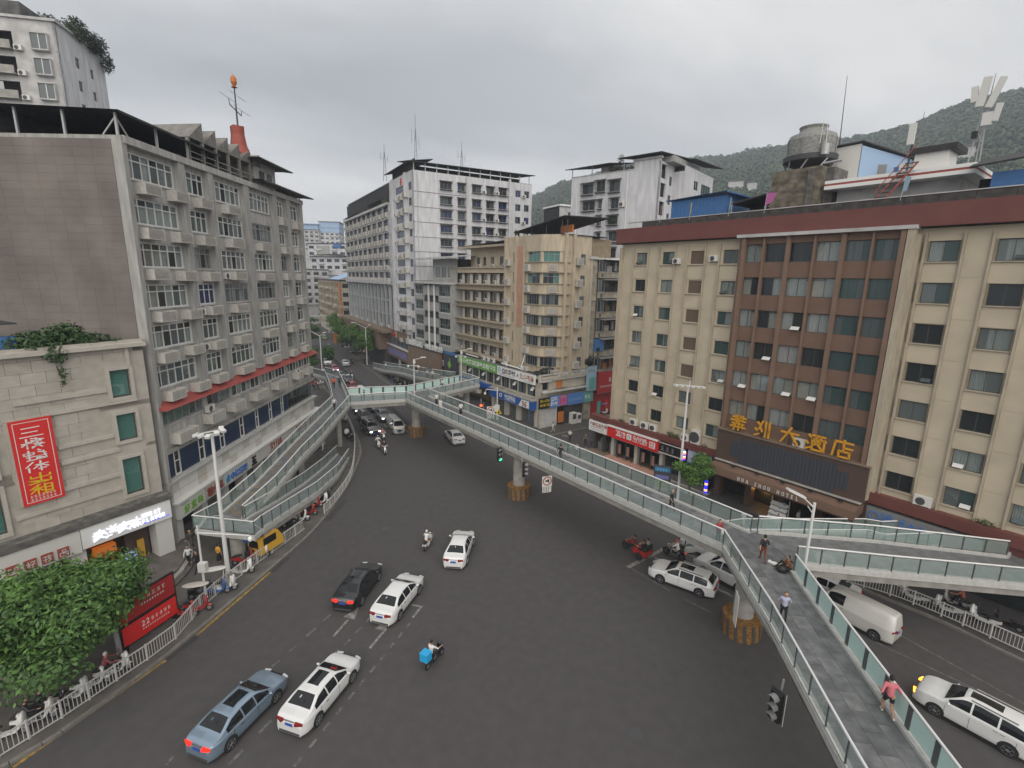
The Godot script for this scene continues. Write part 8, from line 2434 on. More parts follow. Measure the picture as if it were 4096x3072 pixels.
# ---------- cars: a body lofted from sections, glass and lamps laid on it ----------
const SHAPES := {
	"sedan": {"l": 4.8, "w": 0.915, "belt": 0.93, "base": 1.4, "top": [-2.4, 0.6, -2.38, 0.86, -2.25, 0.99, -1.75, 1.05, -1.05, 1.37, -0.4, 1.45, 0.25, 1.44, 0.5, 1.39, 1.25, 1.0, 1.8, 0.92, 2.2, 0.81, 2.36, 0.68, 2.4, 0.5], "rear": [-1.68, -1.08], "screen": [0.5, 1.2], "side": [-1.45, -0.55, -0.47, 0.2, 0.28, 1.0], "roof": [-0.65, 0.3]},
	"suv": {"l": 4.75, "w": 0.94, "belt": 1.08, "base": 1.38, "top": [-2.37, 0.6, -2.36, 1.0, -2.28, 1.14, -1.85, 1.55, -1.5, 1.62, -0.2, 1.67, 0.3, 1.65, 0.5, 1.6, 1.2, 1.13, 1.8, 1.06, 2.2, 0.94, 2.34, 0.76, 2.37, 0.5], "rear": [-2.26, -1.9], "screen": [0.5, 1.15], "side": [-1.9, -0.95, -0.87, 0.05, 0.13, 0.95], "roof": [-0.9, 0.3]},
	"wagon": {"l": 4.75, "w": 0.92, "belt": 0.97, "base": 1.4, "top": [-2.37, 0.6, -2.36, 0.95, -2.25, 1.06, -1.8, 1.42, -1.4, 1.47, -0.2, 1.5, 0.25, 1.49, 0.45, 1.44, 1.2, 1.03, 1.8, 0.96, 2.2, 0.85, 2.34, 0.7, 2.37, 0.5], "rear": [-2.2, -1.85], "screen": [0.45, 1.15], "side": [-1.85, -0.95, -0.87, 0.05, 0.13, 0.95], "roof": [-0.75, 0.2]},
	"van": {"l": 4.6, "w": 0.85, "belt": 1.15, "base": 1.35, "top": [-2.3, 0.5, -2.29, 1.75, -2.2, 1.93, -1.5, 1.97, 1.0, 1.96, 1.35, 1.88, 1.55, 1.75, 2.05, 1.12, 2.2, 0.95, 2.28, 0.75, 2.3, 0.45], "rear": [0, 0], "screen": [1.5, 2.0], "side": [0.55, 1.5], "roof": []},
	"mini": {"l": 3.6, "w": 0.8, "belt": 0.98, "base": 1.15, "top": [-1.8, 0.6, -1.78, 1.0, -1.6, 1.4, -1.2, 1.52, 0.2, 1.54, 0.5, 1.45, 1.05, 1.05, 1.5, 0.95, 1.75, 0.75, 1.8, 0.5], "rear": [-1.72, -1.5], "screen": [0.5, 1.0], "side": [-1.45, -0.45, -0.37, 0.75], "roof": []},
}
var car_store := {}

func top_at(d: Dictionary, s: float) -> float:
	var t: Array = d.top
	var sum := 0.0
	for o in [-0.06, 0.0, 0.06]:
		var x := clampf(s + o, t[0], t[-2])
		for i in range(0, t.size() - 2, 2):
			if x <= t[i + 2]:
				sum += lerpf(t[i + 1], t[i + 3], (x - t[i]) / maxf(t[i + 2] - t[i], 0.001))
				break
	return sum / 3.0

func half_at(d: Dictionary, s: float) -> float:
	var e: float = maxf(absf(s) - (d.l * 0.5 - 0.6), 0.0) / 0.6
	return d.w * (1.0 - 0.24 * pow(e, 2.4))

func inset(d: Dictionary, s: float, y: float) -> float:
	var w := half_at(d, s)
	var b := minf(d.belt, top_at(d, s) - 0.015)
	return w * 0.955 - (0.02 + 0.4 * (y - b) + 0.12 * pow(maxf(y - b, 0.0) / 0.5, 3.0)) * (0.45 if d.l == 4.6 else 1.0)

func section(d: Dictionary, s: float) -> PackedVector2Array:
	var w := half_at(d, s)
	var t := top_at(d, s)
	var b := minf(d.belt, t - 0.015)
	var u := t - b
	var p := PackedVector2Array([Vector2(0, 0.2), Vector2(w * 0.92, 0.2), Vector2(w * 0.985, 0.3), Vector2(w, 0.52), Vector2(w * 0.992, b - 0.16), Vector2(w * 0.982, b - 0.05), Vector2(w * 0.955, b)])
	for f in [0.06, 0.5, 0.84, 0.97]:
		p.append(Vector2(inset(d, s, b + u * f), b + u * f))
	p.append(Vector2(inset(d, s, t) * 0.8, t + 0.012))
	p.append(Vector2(0, t + 0.03))
	return p

func car_meshes(kind: String) -> Dictionary:
	if car_store.has(kind):
		return car_store[kind]
	var d: Dictionary = SHAPES[kind]
	var n := 46
	var rings := []
	for i in n + 1:
		var s: float = -d.l * 0.5 + d.l * i / n
		var ring := []
		for q in section(d, s):
			ring.append(v3(q.x, q.y, -s))
		rings.append(ring)
	var m: int = rings[0].size()
	var nor := []
	for i in n + 1:
		var line := []
		for j in m:
			var a: Vector3 = rings[mini(i + 1, n)][j] - rings[maxi(i - 1, 0)][j]
			var c: Vector3 = rings[i][mini(j + 1, m - 1)] - rings[i][maxi(j - 1, 0)]
			line.append(c.cross(a).normalized() * -1.0)
		nor.append(line)
	var b := Mb.new()
	for side in [1.0, -1.0]:
		var f := v3(side, 1, 1)
		for i in n:
			for j in m - 1:
				var p := [rings[i][j] * f, rings[i + 1][j] * f, rings[i + 1][j + 1] * f, rings[i][j + 1] * f]
				var q := [nor[i][j] * f, nor[i + 1][j] * f, nor[i + 1][j + 1] * f, nor[i][j + 1] * f]
				for k in 4:
					if q[k].dot(v3(p[k].x, p[k].y - 0.7, 0)) < 0.0:
						q[k] = -q[k]
				var flip: bool = (p[2] - p[0]).cross(p[1] - p[0]).dot(q[0]) < 0.0
				if flip:
					b.tris(p[0], p[2], p[1], q[0], q[2], q[1])
					b.tris(p[0], p[3], p[2], q[0], q[3], q[2])
				else:
					b.tris(p[0], p[1], p[2], q[0], q[1], q[2])
					b.tris(p[0], p[2], p[3], q[0], q[2], q[3])
	for e in [0, n]:
		var ring: Array = rings[e]
		var mid := v3(0, 0.5, ring[0].z)
		for side in [1.0, -1.0]:
			for j in m - 1:
				var a: Vector3 = ring[j] * v3(side, 1, 1)
				var c: Vector3 = ring[j + 1] * v3(side, 1, 1)
				var out := v3(0, 0, 1.0 if e == 0 else -1.0)
				if (c - mid).cross(a - mid).dot(out) > 0.0:
					b.tri(mid, a, c)
				else:
					b.tri(mid, c, a)
	var r := {"body": b.mesh()}
	var sg := []
	for k in range(0, d.side.size(), 2):
		for side in [1.0, -1.0]:
			var g := Mb.new()
			for i in 8:
				var s0: float = lerpf(d.side[k], d.side[k + 1], i / 8.0)
				var s1: float = lerpf(d.side[k], d.side[k + 1], (i + 1) / 8.0)
				for row in [[0.07, 0.5], [0.5, 0.84]]:
					var q := []
					for e in [[s0, row[0]], [s0, row[1]], [s1, row[1]], [s1, row[0]]]:
						var t := top_at(d, e[0])
						var bb: float = minf(d.belt, t - 0.015)
						var y: float = bb + (t - bb) * e[1]
						q.append(v3((inset(d, e[0], y) + 0.014) * side, y, -e[0]))
					if side > 0.0:
						g.quad(q[1], q[2], q[3], q[0])
					else:
						g.quad(q[2], q[1], q[0], q[3])
			sg.append(g.mesh())
	r.side = sg
	var over := func(s0: float, s1: float, wide: float, lift: float) -> ArrayMesh:
		var g := Mb.new()
		for i in 8:
			for j in 8:
				var q := []
				for e in [[i, j], [i + 1, j], [i + 1, j + 1], [i, j + 1]]:
					var s := lerpf(s0, s1, e[0] / 8.0)
					var x: float = lerpf(-1, 1, e[1] / 8.0) * wide
					var t := top_at(d, s)
					q.append(v3(x * inset(d, s, t), t + lift + 0.03 - 0.022 * absf(x) / 0.8, -s))
				g.quad(q[0], q[3], q[2], q[1])
				if g.n[g.n.size() - 1].y < 0.0:
					g.v.resize(g.v.size() - 6)
					g.n.resize(g.n.size() - 6)
					g.uv.resize(g.uv.size() - 6)
					g.quad(q[0], q[1], q[2], q[3])
		return g.mesh()
	if d.rear[1] != d.rear[0]:
		r.rear = over.call(d.rear[0], d.rear[1], 0.84, 0.008)
	r.screen = over.call(d.screen[0], d.screen[1], 0.9, 0.008)
	if d.roof:
		r.roof = over.call(d.roof[0], d.roof[1], 0.62, 0.006)
	var wh := Mb.new()
	wh.tube(v3(-0.11, 0, 0), v3(0.11, 0, 0), 0.33, 0.33, 20)
	r.tyre = wh.mesh()
	var rm := Mb.new()
	rm.tube(v3(-0.114, 0, 0), v3(0.114, 0, 0), 0.07, 0.07, 8)
	for k in 6:
		var a := TAU * k / 6.0
		rm.bar(v3(0.112, 0, 0), v3(0.112, cos(a) * 0.22, sin(a) * 0.22), 0.012, 0.075, Vector3.RIGHT)
		rm.bar(v3(-0.112, 0, 0), v3(-0.112, cos(a) * 0.22, sin(a) * 0.22), 0.012, 0.075, Vector3.RIGHT)
	for k in 20:
		var a := TAU * k / 20.0
		var a2 := TAU * (k + 1) / 20.0
		for x in [0.112, -0.112]:
			rm.bar(v3(x, cos(a) * 0.225, sin(a) * 0.225), v3(x, cos(a2) * 0.225, sin(a2) * 0.225), 0.012, 0.03, Vector3.RIGHT)
	r.rim = rm.mesh()
	car_store[kind] = r
	return r

func car(kind: String, called: String, label: String, cat: String, at: Vector3, col: StandardMaterial3D, o := {}) -> Node3D:
	var d: Dictionary = SHAPES[kind]
	var r := car_meshes(kind)
	var n := thing(called, label, cat, v3(at.x, 0.0, at.y), deg_(-at.z), "cars and vans on the road")
	var half: float = d.l * 0.5
	put("body", r.body, col, n)
	var glass: StandardMaterial3D = M.car_glass
	for g in r.side:
		put("side_window", g, glass, n)
	if r.has("rear"):
		put("rear_window", r.rear, glass, n)
	put("windscreen", r.screen, glass, n)
	if o.get("roof", 0) == 1 and r.has("roof"):
		put("sunroof", r.roof, glass, n)
	for s in [1.0, -1.0]:
		for f in [1.0, -1.0]:
			var p := v3((d.w - 0.13) * s, 0.33, -d.base * f)
			put("wheel_arch", tu_(v3(d.w * 0.6 * s, 0.36, -d.base * f), v3((d.w + 0.004) * s, 0.36, -d.base * f), 0.385, 0.385, 18), M.rubber, n)
			var w := put("wheel", r.tyre, M.rubber, n, Transform3D(Basis(), p + v3(0.04 * s, 0, 0)))
			put("rim", r.rim, M.rim, w)
		put("headlight", bx_(v3(s * d.w * 0.64, 0.68, -half + 0.03), v3(0.34, 0.12, 0.12), Basis(Vector3.UP, -0.25 * s)), o.get("head", M.head_off), n)
		put("tail_light", bx_(v3(s * d.w * 0.6, 0.86 if kind != "van" else 1.0, half - 0.06), v3(0.4, 0.13, 0.16), Basis(Vector3.UP, 0.35 * s)), o.get("tail", M.tail_dark), n)
		put("mirror", Mb.new().ball(v3(s * (d.w + 0.06), d.belt + 0.06, -d.screen[1] + 0.22), v3(0.12, 0.08, 0.07), 8), col, n)
		var seams := Mb.new()
		for x in [d.side[0] + 0.3, d.side[mini(3, d.side.size() - 1)] + 0.04, d.screen[1] - 0.1]:
			seams.box(v3(s * (d.w * 0.995), 0.62, -x), v3(0.012, 0.58, 0.014))
		put("door_seam", seams, M.black, n)
		put("door_handle", bx_(v3(s * d.w * 0.995, d.belt - 0.14, -d.side[1] + 0.14), v3(0.03, 0.03, 0.18)).box(v3(s * d.w * 0.995, d.belt - 0.14, -d.side[mini(3, d.side.size() - 1)] + 0.9), v3(0.03, 0.03, 0.18)), M.chrome, n)
		put("sill", box_(s * (d.w - 0.06), s * (d.w + 0.006), 0.2, 0.27, -1.0, 1.0), M.rubber, n)
	put("number_plate", bx_(v3(0, 0.72 if kind == "sedan" else 0.8, half + 0.004), v3(0.44, 0.14, 0.02)), M.plate_blue, n)
	put("number_plate", bx_(v3(0, 0.42, -half - 0.004), v3(0.44, 0.14, 0.02)), M.plate_blue, n)
	put("grille", bx_(v3(0, 0.6, -half + 0.0), v3(0.8, 0.18, 0.03)).box(v3(0, 0.3, -half + 0.02), v3(1.2, 0.12, 0.04)), M.black, n)
	put("bumper_trim", bx_(v3(0, 0.28, half - 0.02), v3(1.2, 0.12, 0.06)), M.grey_dark, n)
	put("boot_trim", bx_(v3(0, 0.9 if kind == "sedan" else 0.98, half - 0.03), v3(0.6, 0.03, 0.05)), M.chrome, n)
	if kind != "van":
		put("aerial", bx_(v3(0, d.top[9 if kind == "sedan" else 7] + 0.12, -d.side[0] + 0.02), v3(0.03, 0.07, 0.14)), col, n)
	if o.get("rails", 0):
		for s in [1.0, -1.0]:
			put("roof_rail", br_(v3(s * 0.6, 1.5 if kind == "wagon" else 1.67, 1.5), v3(s * 0.6, 1.53 if kind == "wagon" else 1.7, -0.2), 0.04), M.chrome, n)
	if o.has("taxi"):
		put("roof_sign", bx_(v3(0, 1.55, 0.1), v3(0.6, 0.16, 0.2)), M.sign_white, n)
		put("roof_paint", r.roof, o.taxi, n)
		put("side_band", box_(d.w * 0.99, d.w + 0.008, 0.3, 0.55, -0.9, 0.9).span(-d.w * 0.99, -d.w - 0.008, 0.3, 0.55, -0.9, 0.9).box(v3(0, 0.5, half + 0.01), v3(1.3, 0.2, 0.02)), M.yellow, n)
	return n

func vehicles() -> void:
	var wh := paint("paint_white", Color(0.68, 0.68, 0.67))
	var bk := paint("paint_black", Color(0.012, 0.012, 0.014))
	var gy := paint("paint_grey", Color(0.2, 0.2, 0.2), 0.5)
	var on := {"head": M.head_on}
	car("sedan", "car", "blue grey sedan with a dark roof panel and lit brake lights, lowest in the picture", "car", v3(-13.34, -20.66, 18.8), paint("paint_steel", Color(0.25, 0.33, 0.42), 0.5), {"roof": 1, "tail": M.tail_red})
	car("sedan", "car", "white sedan with a small sunroof beside the blue grey sedan", "car", v3(-9.78, -22.02, 17.48), wh, {"roof": 1})
	car("sedan", "car", "black sedan with lit red tail lights", "car", v3(-10.65, -31.13, 8.09), bk, {"tail": M.tail_red, "roof": 1})
	car("sedan", "car", "white sedan without sunroof next to the black sedan", "car", v3(-7.54, -29.82, 15.71), wh)
	car("sedan", "car", "white sedan in the middle of the crossing, beside the helmeted scooter rider", "car", v3(-4.03, -36.2, 5.34), wh)
	car("sedan", "car", "white sedan driving off right of the striped far pier", "car", v3(-7.76, -64.65, -23.15), wh)
	car("van", "van", "white panel van waiting beside the far striped pier", "van", v3(-16.83, -68.62, 152.28), paint("paint_van", Color(0.55, 0.54, 0.51)))
	car("suv", "car", "dark grey car with lit headlights at the stop line", "car", v3(-20.15, -67.75, 148.89), paint("paint_bronze", Color(0.12, 0.115, 0.11), 0.5), {"head": M.head_on, "roof": 1})
	car("suv", "car", "black people carrier with lit headlights behind the dark grey car", "car", v3(-22.53, -72.92, 151.73), bk, on)
	car("sedan", "car", "grey sedan with lit headlights beside the white van", "car", v3(-20.16, -74.56, 151.95), gy, on)
	car("mini", "car", "dark car half hidden under the short span, far left", "car", v3(-25.19, -78.08, 154.06), gy, on)
	car("sedan", "car", "dark blue car under the short span ahead of the grey sedan", "car", v3(-23.08, -79.88, 153), paint("paint_navy", Color(0.02, 0.03, 0.06)))
	car("sedan", "car", "white sedan coming down the far street past the dark tree", "car", v3(-46.52, -121.79, 154.39), wh)
	car("sedan", "car", "white car behind the oncoming white sedan by the dark tree", "car", v3(-50.27, -130.71, 154.08), wh)
	car("sedan", "car", "silver white sedan driving up the far street beside a scooter", "car", v3(-41.61, -120.71, -24.63), paint("paint_silver", Color(0.5, 0.5, 0.5), 0.3))
	car("sedan", "taxi", "green and yellow taxi driving away up the far street", "taxi", v3(-65.52, -170.6, -24.82), paint("paint_green", Color(0.03, 0.16, 0.07)), {"taxi": paint("paint_mint", Color(0.3, 0.5, 0.42))})
	car("suv", "car", "black car driving away up the far street behind the taxi", "car", v3(-55.37, -147.55, -24.08), bk)
	car("mini", "car", "small pink and white car with lit headlights in the queue", "car", v3(-41.26, -112.46, 155.9), paint("paint_pink", Color(0.4, 0.03, 0.13)), on)
	car("sedan", "taxi", "green taxi in the queue on the outer lane of the far street", "taxi", v3(-41.53, -106.56, 154.03), paint("paint_green", Color.WHITE), {"taxi": M.paint_mint})
	car("sedan", "car", "grey sedan in the queue behind the pink car", "car", v3(-37.49, -105.47, 154.7), gy, on)
	car("sedan", "taxi", "taxi with a pale blue bonnet in the queue by the bridge", "taxi", v3(-34.5, -101.42, 155.39), bk, {"taxi": M.pale_blue})
	car("sedan", "car", "dark car in the queue seen past the bridge arm", "car", v3(-36.78, -99.66, 152.95), gy)
	car("suv", "car", "red and white car beside the short span", "car", v3(-30.86, -93.48, 152.67), paint("paint_red", Color(0.35, 0.02, 0.02)))
	car("van", "van", "white van seen through the frosted panels of the short span", "van", v3(-27.43, -87.91, 152.54), wh)
	car("wagon", "car", "white estate car with a dark panoramic roof stopped at the right hand line", "car", v3(12.91, -32.65, -55.1), wh, {"roof": 1, "rails": 1})
	car("suv", "car", "white car behind the estate car, partly under the bridge leg", "car", v3(16.47, -33.36, -38.96), paint("paint_pearl", Color(0.58, 0.58, 0.57)))
	car("sedan", "car", "white car in the third lane, mostly under the long span", "car", v3(16.63, -36.68, -44.12), wh)
	car("van", "van", "long white van behind the frosted panels on the right", "van", v3(23.07, -28.71, -33.06), M.paint_van)
	car("sedan", "car", "white car ahead of the white van, its tail under the right ramp", "car", v3(22.83, -32.11, -44.02), wh)
	car("suv", "car", "big white car with lit amber indicators and a black glass roof", "car", v3(23.91, -21.06, -36.95), wh, {"roof": 1, "rails": 1, "head": M.indicator})

# ---------- two-wheelers ----------
func scooter_parts(n: Node3D, col: StandardMaterial3D, o := {}) -> void:
	if not car_store.has("scooter"):
		var b := Mb.new()
		b.extrude(PackedVector2Array([Vector2(-0.78, 0.62), Vector2(-0.3, 0.62), Vector2(-0.12, 0.34), Vector2(0.32, 0.32), Vector2(0.42, 0.42), Vector2(0.52, 0.95), Vector2(0.6, 0.95), Vector2(0.56, 0.4), Vector2(0.4, 0.24), Vector2(-0.2, 0.22), Vector2(-0.4, 0.34), Vector2(-0.8, 0.5)]), -0.14, 0.14)
		b.moved(Transform3D(Basis(v3(0, 0, -1), Vector3.UP, v3(1, 0, 0)), Vector3.ZERO))
		b.ball(v3(0, 0.72, -0.58), v3(0.21, 0.3, 0.08), 10).ball(v3(0, 0.98, -0.54), v3(0.16, 0.1, 0.1), 8).ball(v3(0, 0.38, -0.72), v3(0.08, 0.1, 0.2), 8)
		car_store.scooter = b.mesh()
		car_store.seat = Mb.new().ball(v3(0, 0.7, 0.42), v3(0.16, 0.1, 0.42), 10).mesh()
		car_store.bars = tu_(v3(-0.34, 1.05, -0.42), v3(0.34, 1.05, -0.42), 0.022, 0.022, 6).tube(v3(0, 1.0, -0.5), v3(0, 0.25, -0.72), 0.035, 0.03, 6).ball(v3(-0.3, 1.25, -0.46), v3(0.08, 0.05, 0.02), 6).ball(v3(0.3, 1.25, -0.46), v3(0.08, 0.05, 0.02), 6).tube(v3(-0.28, 1.05, -0.43), v3(-0.3, 1.25, -0.46), 0.01, 0.01, 4).tube(v3(0.28, 1.05, -0.43), v3(0.3, 1.25, -0.46), 0.01, 0.01, 4).mesh()
		car_store.small_wheel = tu_(v3(-0.05, 0, 0), v3(0.05, 0, 0), 0.23, 0.23, 14).mesh()
		car_store.small_rim = tu_(v3(-0.054, 0, 0), v3(0.054, 0, 0), 0.12, 0.12, 10).mesh()
	put("body", car_store.scooter, col, n)
	put("seat", car_store.seat, M.rubber, n)
	put("handlebar", car_store.bars, M.grey_dark, n)
	for z in [-0.72, 0.58]:
		var w := put("wheel", car_store.small_wheel, M.rubber, n, at_(v3(0, 0.23, z)))
		put("rim", car_store.small_rim, M.rim, w)
	put("headlight", Mb.new().ball(v3(0, 0.94, -0.64), v3(0.08, 0.06, 0.04), 6), M.head_off, n)
	put("tail_light", bx_(v3(0, 0.56, 0.8), v3(0.16, 0.05, 0.03)), M.tail_dark, n)
	if o.has("box"):
		put("box", bx_(v3(0, 0.98, 0.72), v3(0.5, 0.46, 0.46)), o.box, n)
		put("box_lid", bx_(v3(0, 1.23, 0.72), v3(0.53, 0.05, 0.49)), o.box, n)
	if o.has("cover"):
		put("leg_cover", Mb.new().ball(v3(0, 0.75, -0.68), v3(0.36, 0.42, 0.14), 8), o.cover, n)
	if o.has("helmet"):
		put("helmet", Mb.new().ball(v3(0.1, 0.88, 0.3), v3(0.14, 0.13, 0.16), 8), o.helmet, n)
	if o.has("canopy"):
		put("canopy", Mb.new().ball(v3(0, 1.85, 0.0), v3(0.42, 0.1, 0.85), 10).bar(v3(0, 1.05, -0.5), v3(0, 1.8, -0.6), 0.04), o.canopy, n)

func scooter(label: String, at: Vector3, az: float, col: StandardMaterial3D, o := {}, called := "scooter") -> Node3D:
	var n := thing(called, label, "scooter", at, deg_(-az), o.get("group", ""))
	n.set_meta("lean", 0)
	n.remove_meta("lean")
	scooter_parts(n, col, o)
	if not o.get("group", ""):
		return n
	n.rotate_object_local(Vector3.BACK, 0.14)
	return n

func motorbike(label: String, at: Vector3, az: float, col: StandardMaterial3D) -> Node3D:
	var n := thing("motorcycle", label, "motorcycle", at, deg_(-az))
	if not car_store.has("moto"):
		car_store.moto = Mb.new().ball(v3(0, 0.82, -0.18), v3(0.16, 0.15, 0.3), 10).ball(v3(0, 0.55, 0.0), v3(0.16, 0.2, 0.3), 8).bar(v3(0, 0.7, 0.5), v3(0, 0.72, 0.95), 0.2, 0.06).bar(v3(0, 0.66, -0.75), v3(0, 0.62, -0.55), 0.12, 0.05).mesh()
		car_store.moto_seat = Mb.new().ball(v3(0, 0.82, 0.42), v3(0.15, 0.08, 0.42), 8).mesh()
		car_store.moto_frame = br_(v3(0.08, 1.02, -0.45), v3(0.08, 0.32, -0.72), 0.05).bar(v3(-0.08, 1.02, -0.45), v3(-0.08, 0.32, -0.72), 0.05).tube(v3(-0.38, 1.08, -0.36), v3(0.38, 1.08, -0.36), 0.022, 0.022, 6).tube(v3(0.14, 0.4, 0.0), v3(0.16, 0.42, 0.85), 0.05, 0.06, 6).bar(v3(0, 0.4, 0.2), v3(0, 0.32, 0.68), 0.06).mesh()
		car_store.moto_wheel = tu_(v3(-0.06, 0, 0), v3(0.06, 0, 0), 0.32, 0.32, 16).mesh()
		car_store.moto_rim = tu_(v3(-0.064, 0, 0), v3(0.064, 0, 0), 0.2, 0.2, 12).mesh()
	put("tank", car_store.moto, col, n)
	put("seat", car_store.moto_seat, M.rubber, n)
	put("frame", car_store.moto_frame, M.chrome, n)
	for z in [-0.72, 0.68]:
		var w := put("wheel", car_store.moto_wheel, M.rubber, n, at_(v3(0, 0.32, z)))
		put("rim", car_store.moto_rim, M.grey_dark, w)
	put("headlight", Mb.new().ball(v3(0, 0.96, -0.56), v3(0.1, 0.1, 0.06), 8), M.head_off, n)
	put("tail_light", bx_(v3(0, 0.8, 0.98), v3(0.16, 0.06, 0.04)), M.tail_red, n)
	return n

func two_wheelers() -> void:
	var wh := paint("paint_white", Color.WHITE)
	var bk := paint("paint_black", Color.BLACK)
	var rd := paint("paint_red", Color.RED)
	var bl := paint("paint_blue", Color(0.03, 0.1, 0.3))
	var az := mat("delivery_blue", Color(0.02, 0.35, 0.68), 0.5)
	scooter("dark delivery scooter with a bright blue box behind its rider", v3(-4.27, 0, -24.6), 28, bk, {"box": az})
	scooter("white scooter under the helmeted rider in the crossing", v3(-6.77, 0, -37.1), 12, wh)
	scooter("black scooter with its rider on the far street beside the silver sedan", v3(-40.61, 0, -122.96), 150, bk)
	motorbike("dark motorcycle leading the group at the far pier", v3(-15.99, 0, -59.11), 158, bk)
	scooter("white scooter second in the group at the far pier", v3(-17.33, 0, -61.08), 156, wh)
	motorbike("black motorcycle last in the group at the far pier", v3(-17.53, 0, -64.27), 154, bk)
	scooter("white scooter squeezed between the queue and the median fence", v3(-33.57, 0, -101.11), 152, wh)
	scooter("second white scooter behind it by the median fence", v3(-34.9, 0, -104.93), 152, wh)
	motorbike("motorcycle under the rider in a red helmet", v3(13.4, 0, -36.2), -42, bk)
	var t := thing("motor_tricycle", "dark red motor tricycle with three people in the right hand lanes", "tricycle", v3(10.34, 0, -36.71), deg_(38))
	put("tub", bx_(v3(0, 0.62, 0.75), v3(1.0, 0.42, 1.2)), rd, t)
	put("bench", bx_(v3(0, 0.9, 1.05), v3(0.9, 0.12, 0.5)).box(v3(0, 1.1, 1.3), v3(0.9, 0.4, 0.1)), M.rubber, t)
	put("tank", Mb.new().ball(v3(0, 0.85, -0.35), v3(0.18, 0.18, 0.4), 8).bar(v3(0, 1.0, -0.65), v3(0, 0.3, -1.0), 0.1), rd, t)
	put("handlebar", tu_(v3(-0.4, 1.1, -0.6), v3(0.4, 1.1, -0.6), 0.025, 0.025, 6), M.chrome, t)
	for p in [v3(0, 0.32, -1.0), v3(-0.55, 0.32, 0.8), v3(0.55, 0.32, 0.8)]:
		put("wheel", car_store.moto_wheel, M.rubber, t, at_(p))
	t = thing("motor_tricycle", "yellow roofed three wheeled cab parked under the landing", "tricycle", v3(-19.45, 0.15, -35.7), deg_(-20))
	var cab := Mb.new().extrude(PackedVector2Array([Vector2(-1.1, 0.4), Vector2(-1.15, 1.7), Vector2(-0.9, 1.85), Vector2(0.7, 1.8), Vector2(1.15, 1.1), Vector2(1.3, 0.4)]), -0.6, 0.6)
	cab.moved(Transform3D(Basis(v3(0, 0, -1), Vector3.UP, v3(1, 0, 0)), Vector3.ZERO))
	put("cab", cab, M.yellow, t)
	put("side_window", box_(-0.61, 0.61, 1.05, 1.65, -0.5, 0.75), M.car_glass, t)
	put("windscreen", bx_(v3(0, 1.42, -0.98), v3(1.0, 0.72, 0.04), Basis(Vector3.RIGHT, 0.56)), M.car_glass, t)
	put("rear_window", bx_(v3(0, 1.3, 1.15), v3(0.9, 0.6, 0.04)), M.car_glass, t)
	for p in [v3(0, 0.3, -1.0), v3(-0.5, 0.3, 0.7), v3(0.5, 0.3, 0.7)]:
		put("wheel", car_store.moto_wheel, M.rubber, t, at_(p))
	t = thing("folding_canopy", "dark corrugated drum beside the yellow cab", "drum", v3(-20.7, 0.15, -35.98))
	put("body", Mb.new().lathe(Vector3.ZERO, [Vector2(0.3, 0), Vector2(0.34, 0.3), Vector2(0.3, 0.32), Vector2(0.34, 0.62), Vector2(0.3, 0.64), Vector2(0.34, 1.0), Vector2(0, 1.0)], 12), M.black, t)
	var g := "scooters parked along the pavements"
	for p in [
		[v3(-23.75, 0.15, -19.21), 60.0, wh, {"cover": M.sign_white}, "white scooter lowest in the row behind the bottom left fence"],
		[v3(-23.15, 0.15, -20), 55.0, wh, {"cover": M.sign_white}, "white fronted scooter second in the row behind the bottom left fence"],
		[v3(-23, 0.15, -20.59), 55.0, bk, {}, "black scooter between two white ones behind the bottom left fence"],
		[v3(-22.52, 0.15, -21.3), 50.0, wh, {"cover": M.curtain_white}, "scooter under a pale cover behind the bottom left fence"],
		[v3(-22.17, 0.15, -22.14), 48.0, wh, {}, "white scooter next to the rider in a dull red top"],
		[v3(-21.71, 0.15, -23.04), 45.0, wh, {"cover": M.white}, "white fronted scooter ridden by the person in a dull red top"],
		[v3(-21.03, 0.15, -27.93), 80.0, rd, {}, "dark red scooter beside the red notice board"],
		[v3(-20.45, 0.15, -28.45), 75.0, rd, {"canopy": M.sign_cream}, "red scooter with a pale round canopy"],
		[v3(-21.09, 0.15, -29.96), 60.0, bk, {"helmet": M.rubber}, "black scooter with a dark helmet on its seat by the camera pole"],
		[v3(-20.29, 0.15, -30.23), 70.0, bl, {"canopy": M.sign_white}, "blue scooter with a white canopy by the fence"],
		[v3(-19.97, 0.15, -30.56), 70.0, wh, {"cover": M.sign_white}, "white covered scooter left of the tall lamp foot"],
		[v3(-19.82, 0.15, -32.57), 65.0, wh, {"cover": M.white}, "white silver scooter right of the tall lamp foot"],
		[v3(-20.42, 0.15, -34.09), 60.0, rd, {}, "red topped scooter below the blue parking board"],
		[v3(-19.72, 0.15, -34.72), 60.0, bk, {"cover": M.white}, "black and white scooter against the fence end"],
	]:
		var e: Dictionary = p[3]
		e.group = g
		scooter(p[4], p[0], p[1], p[2], e)
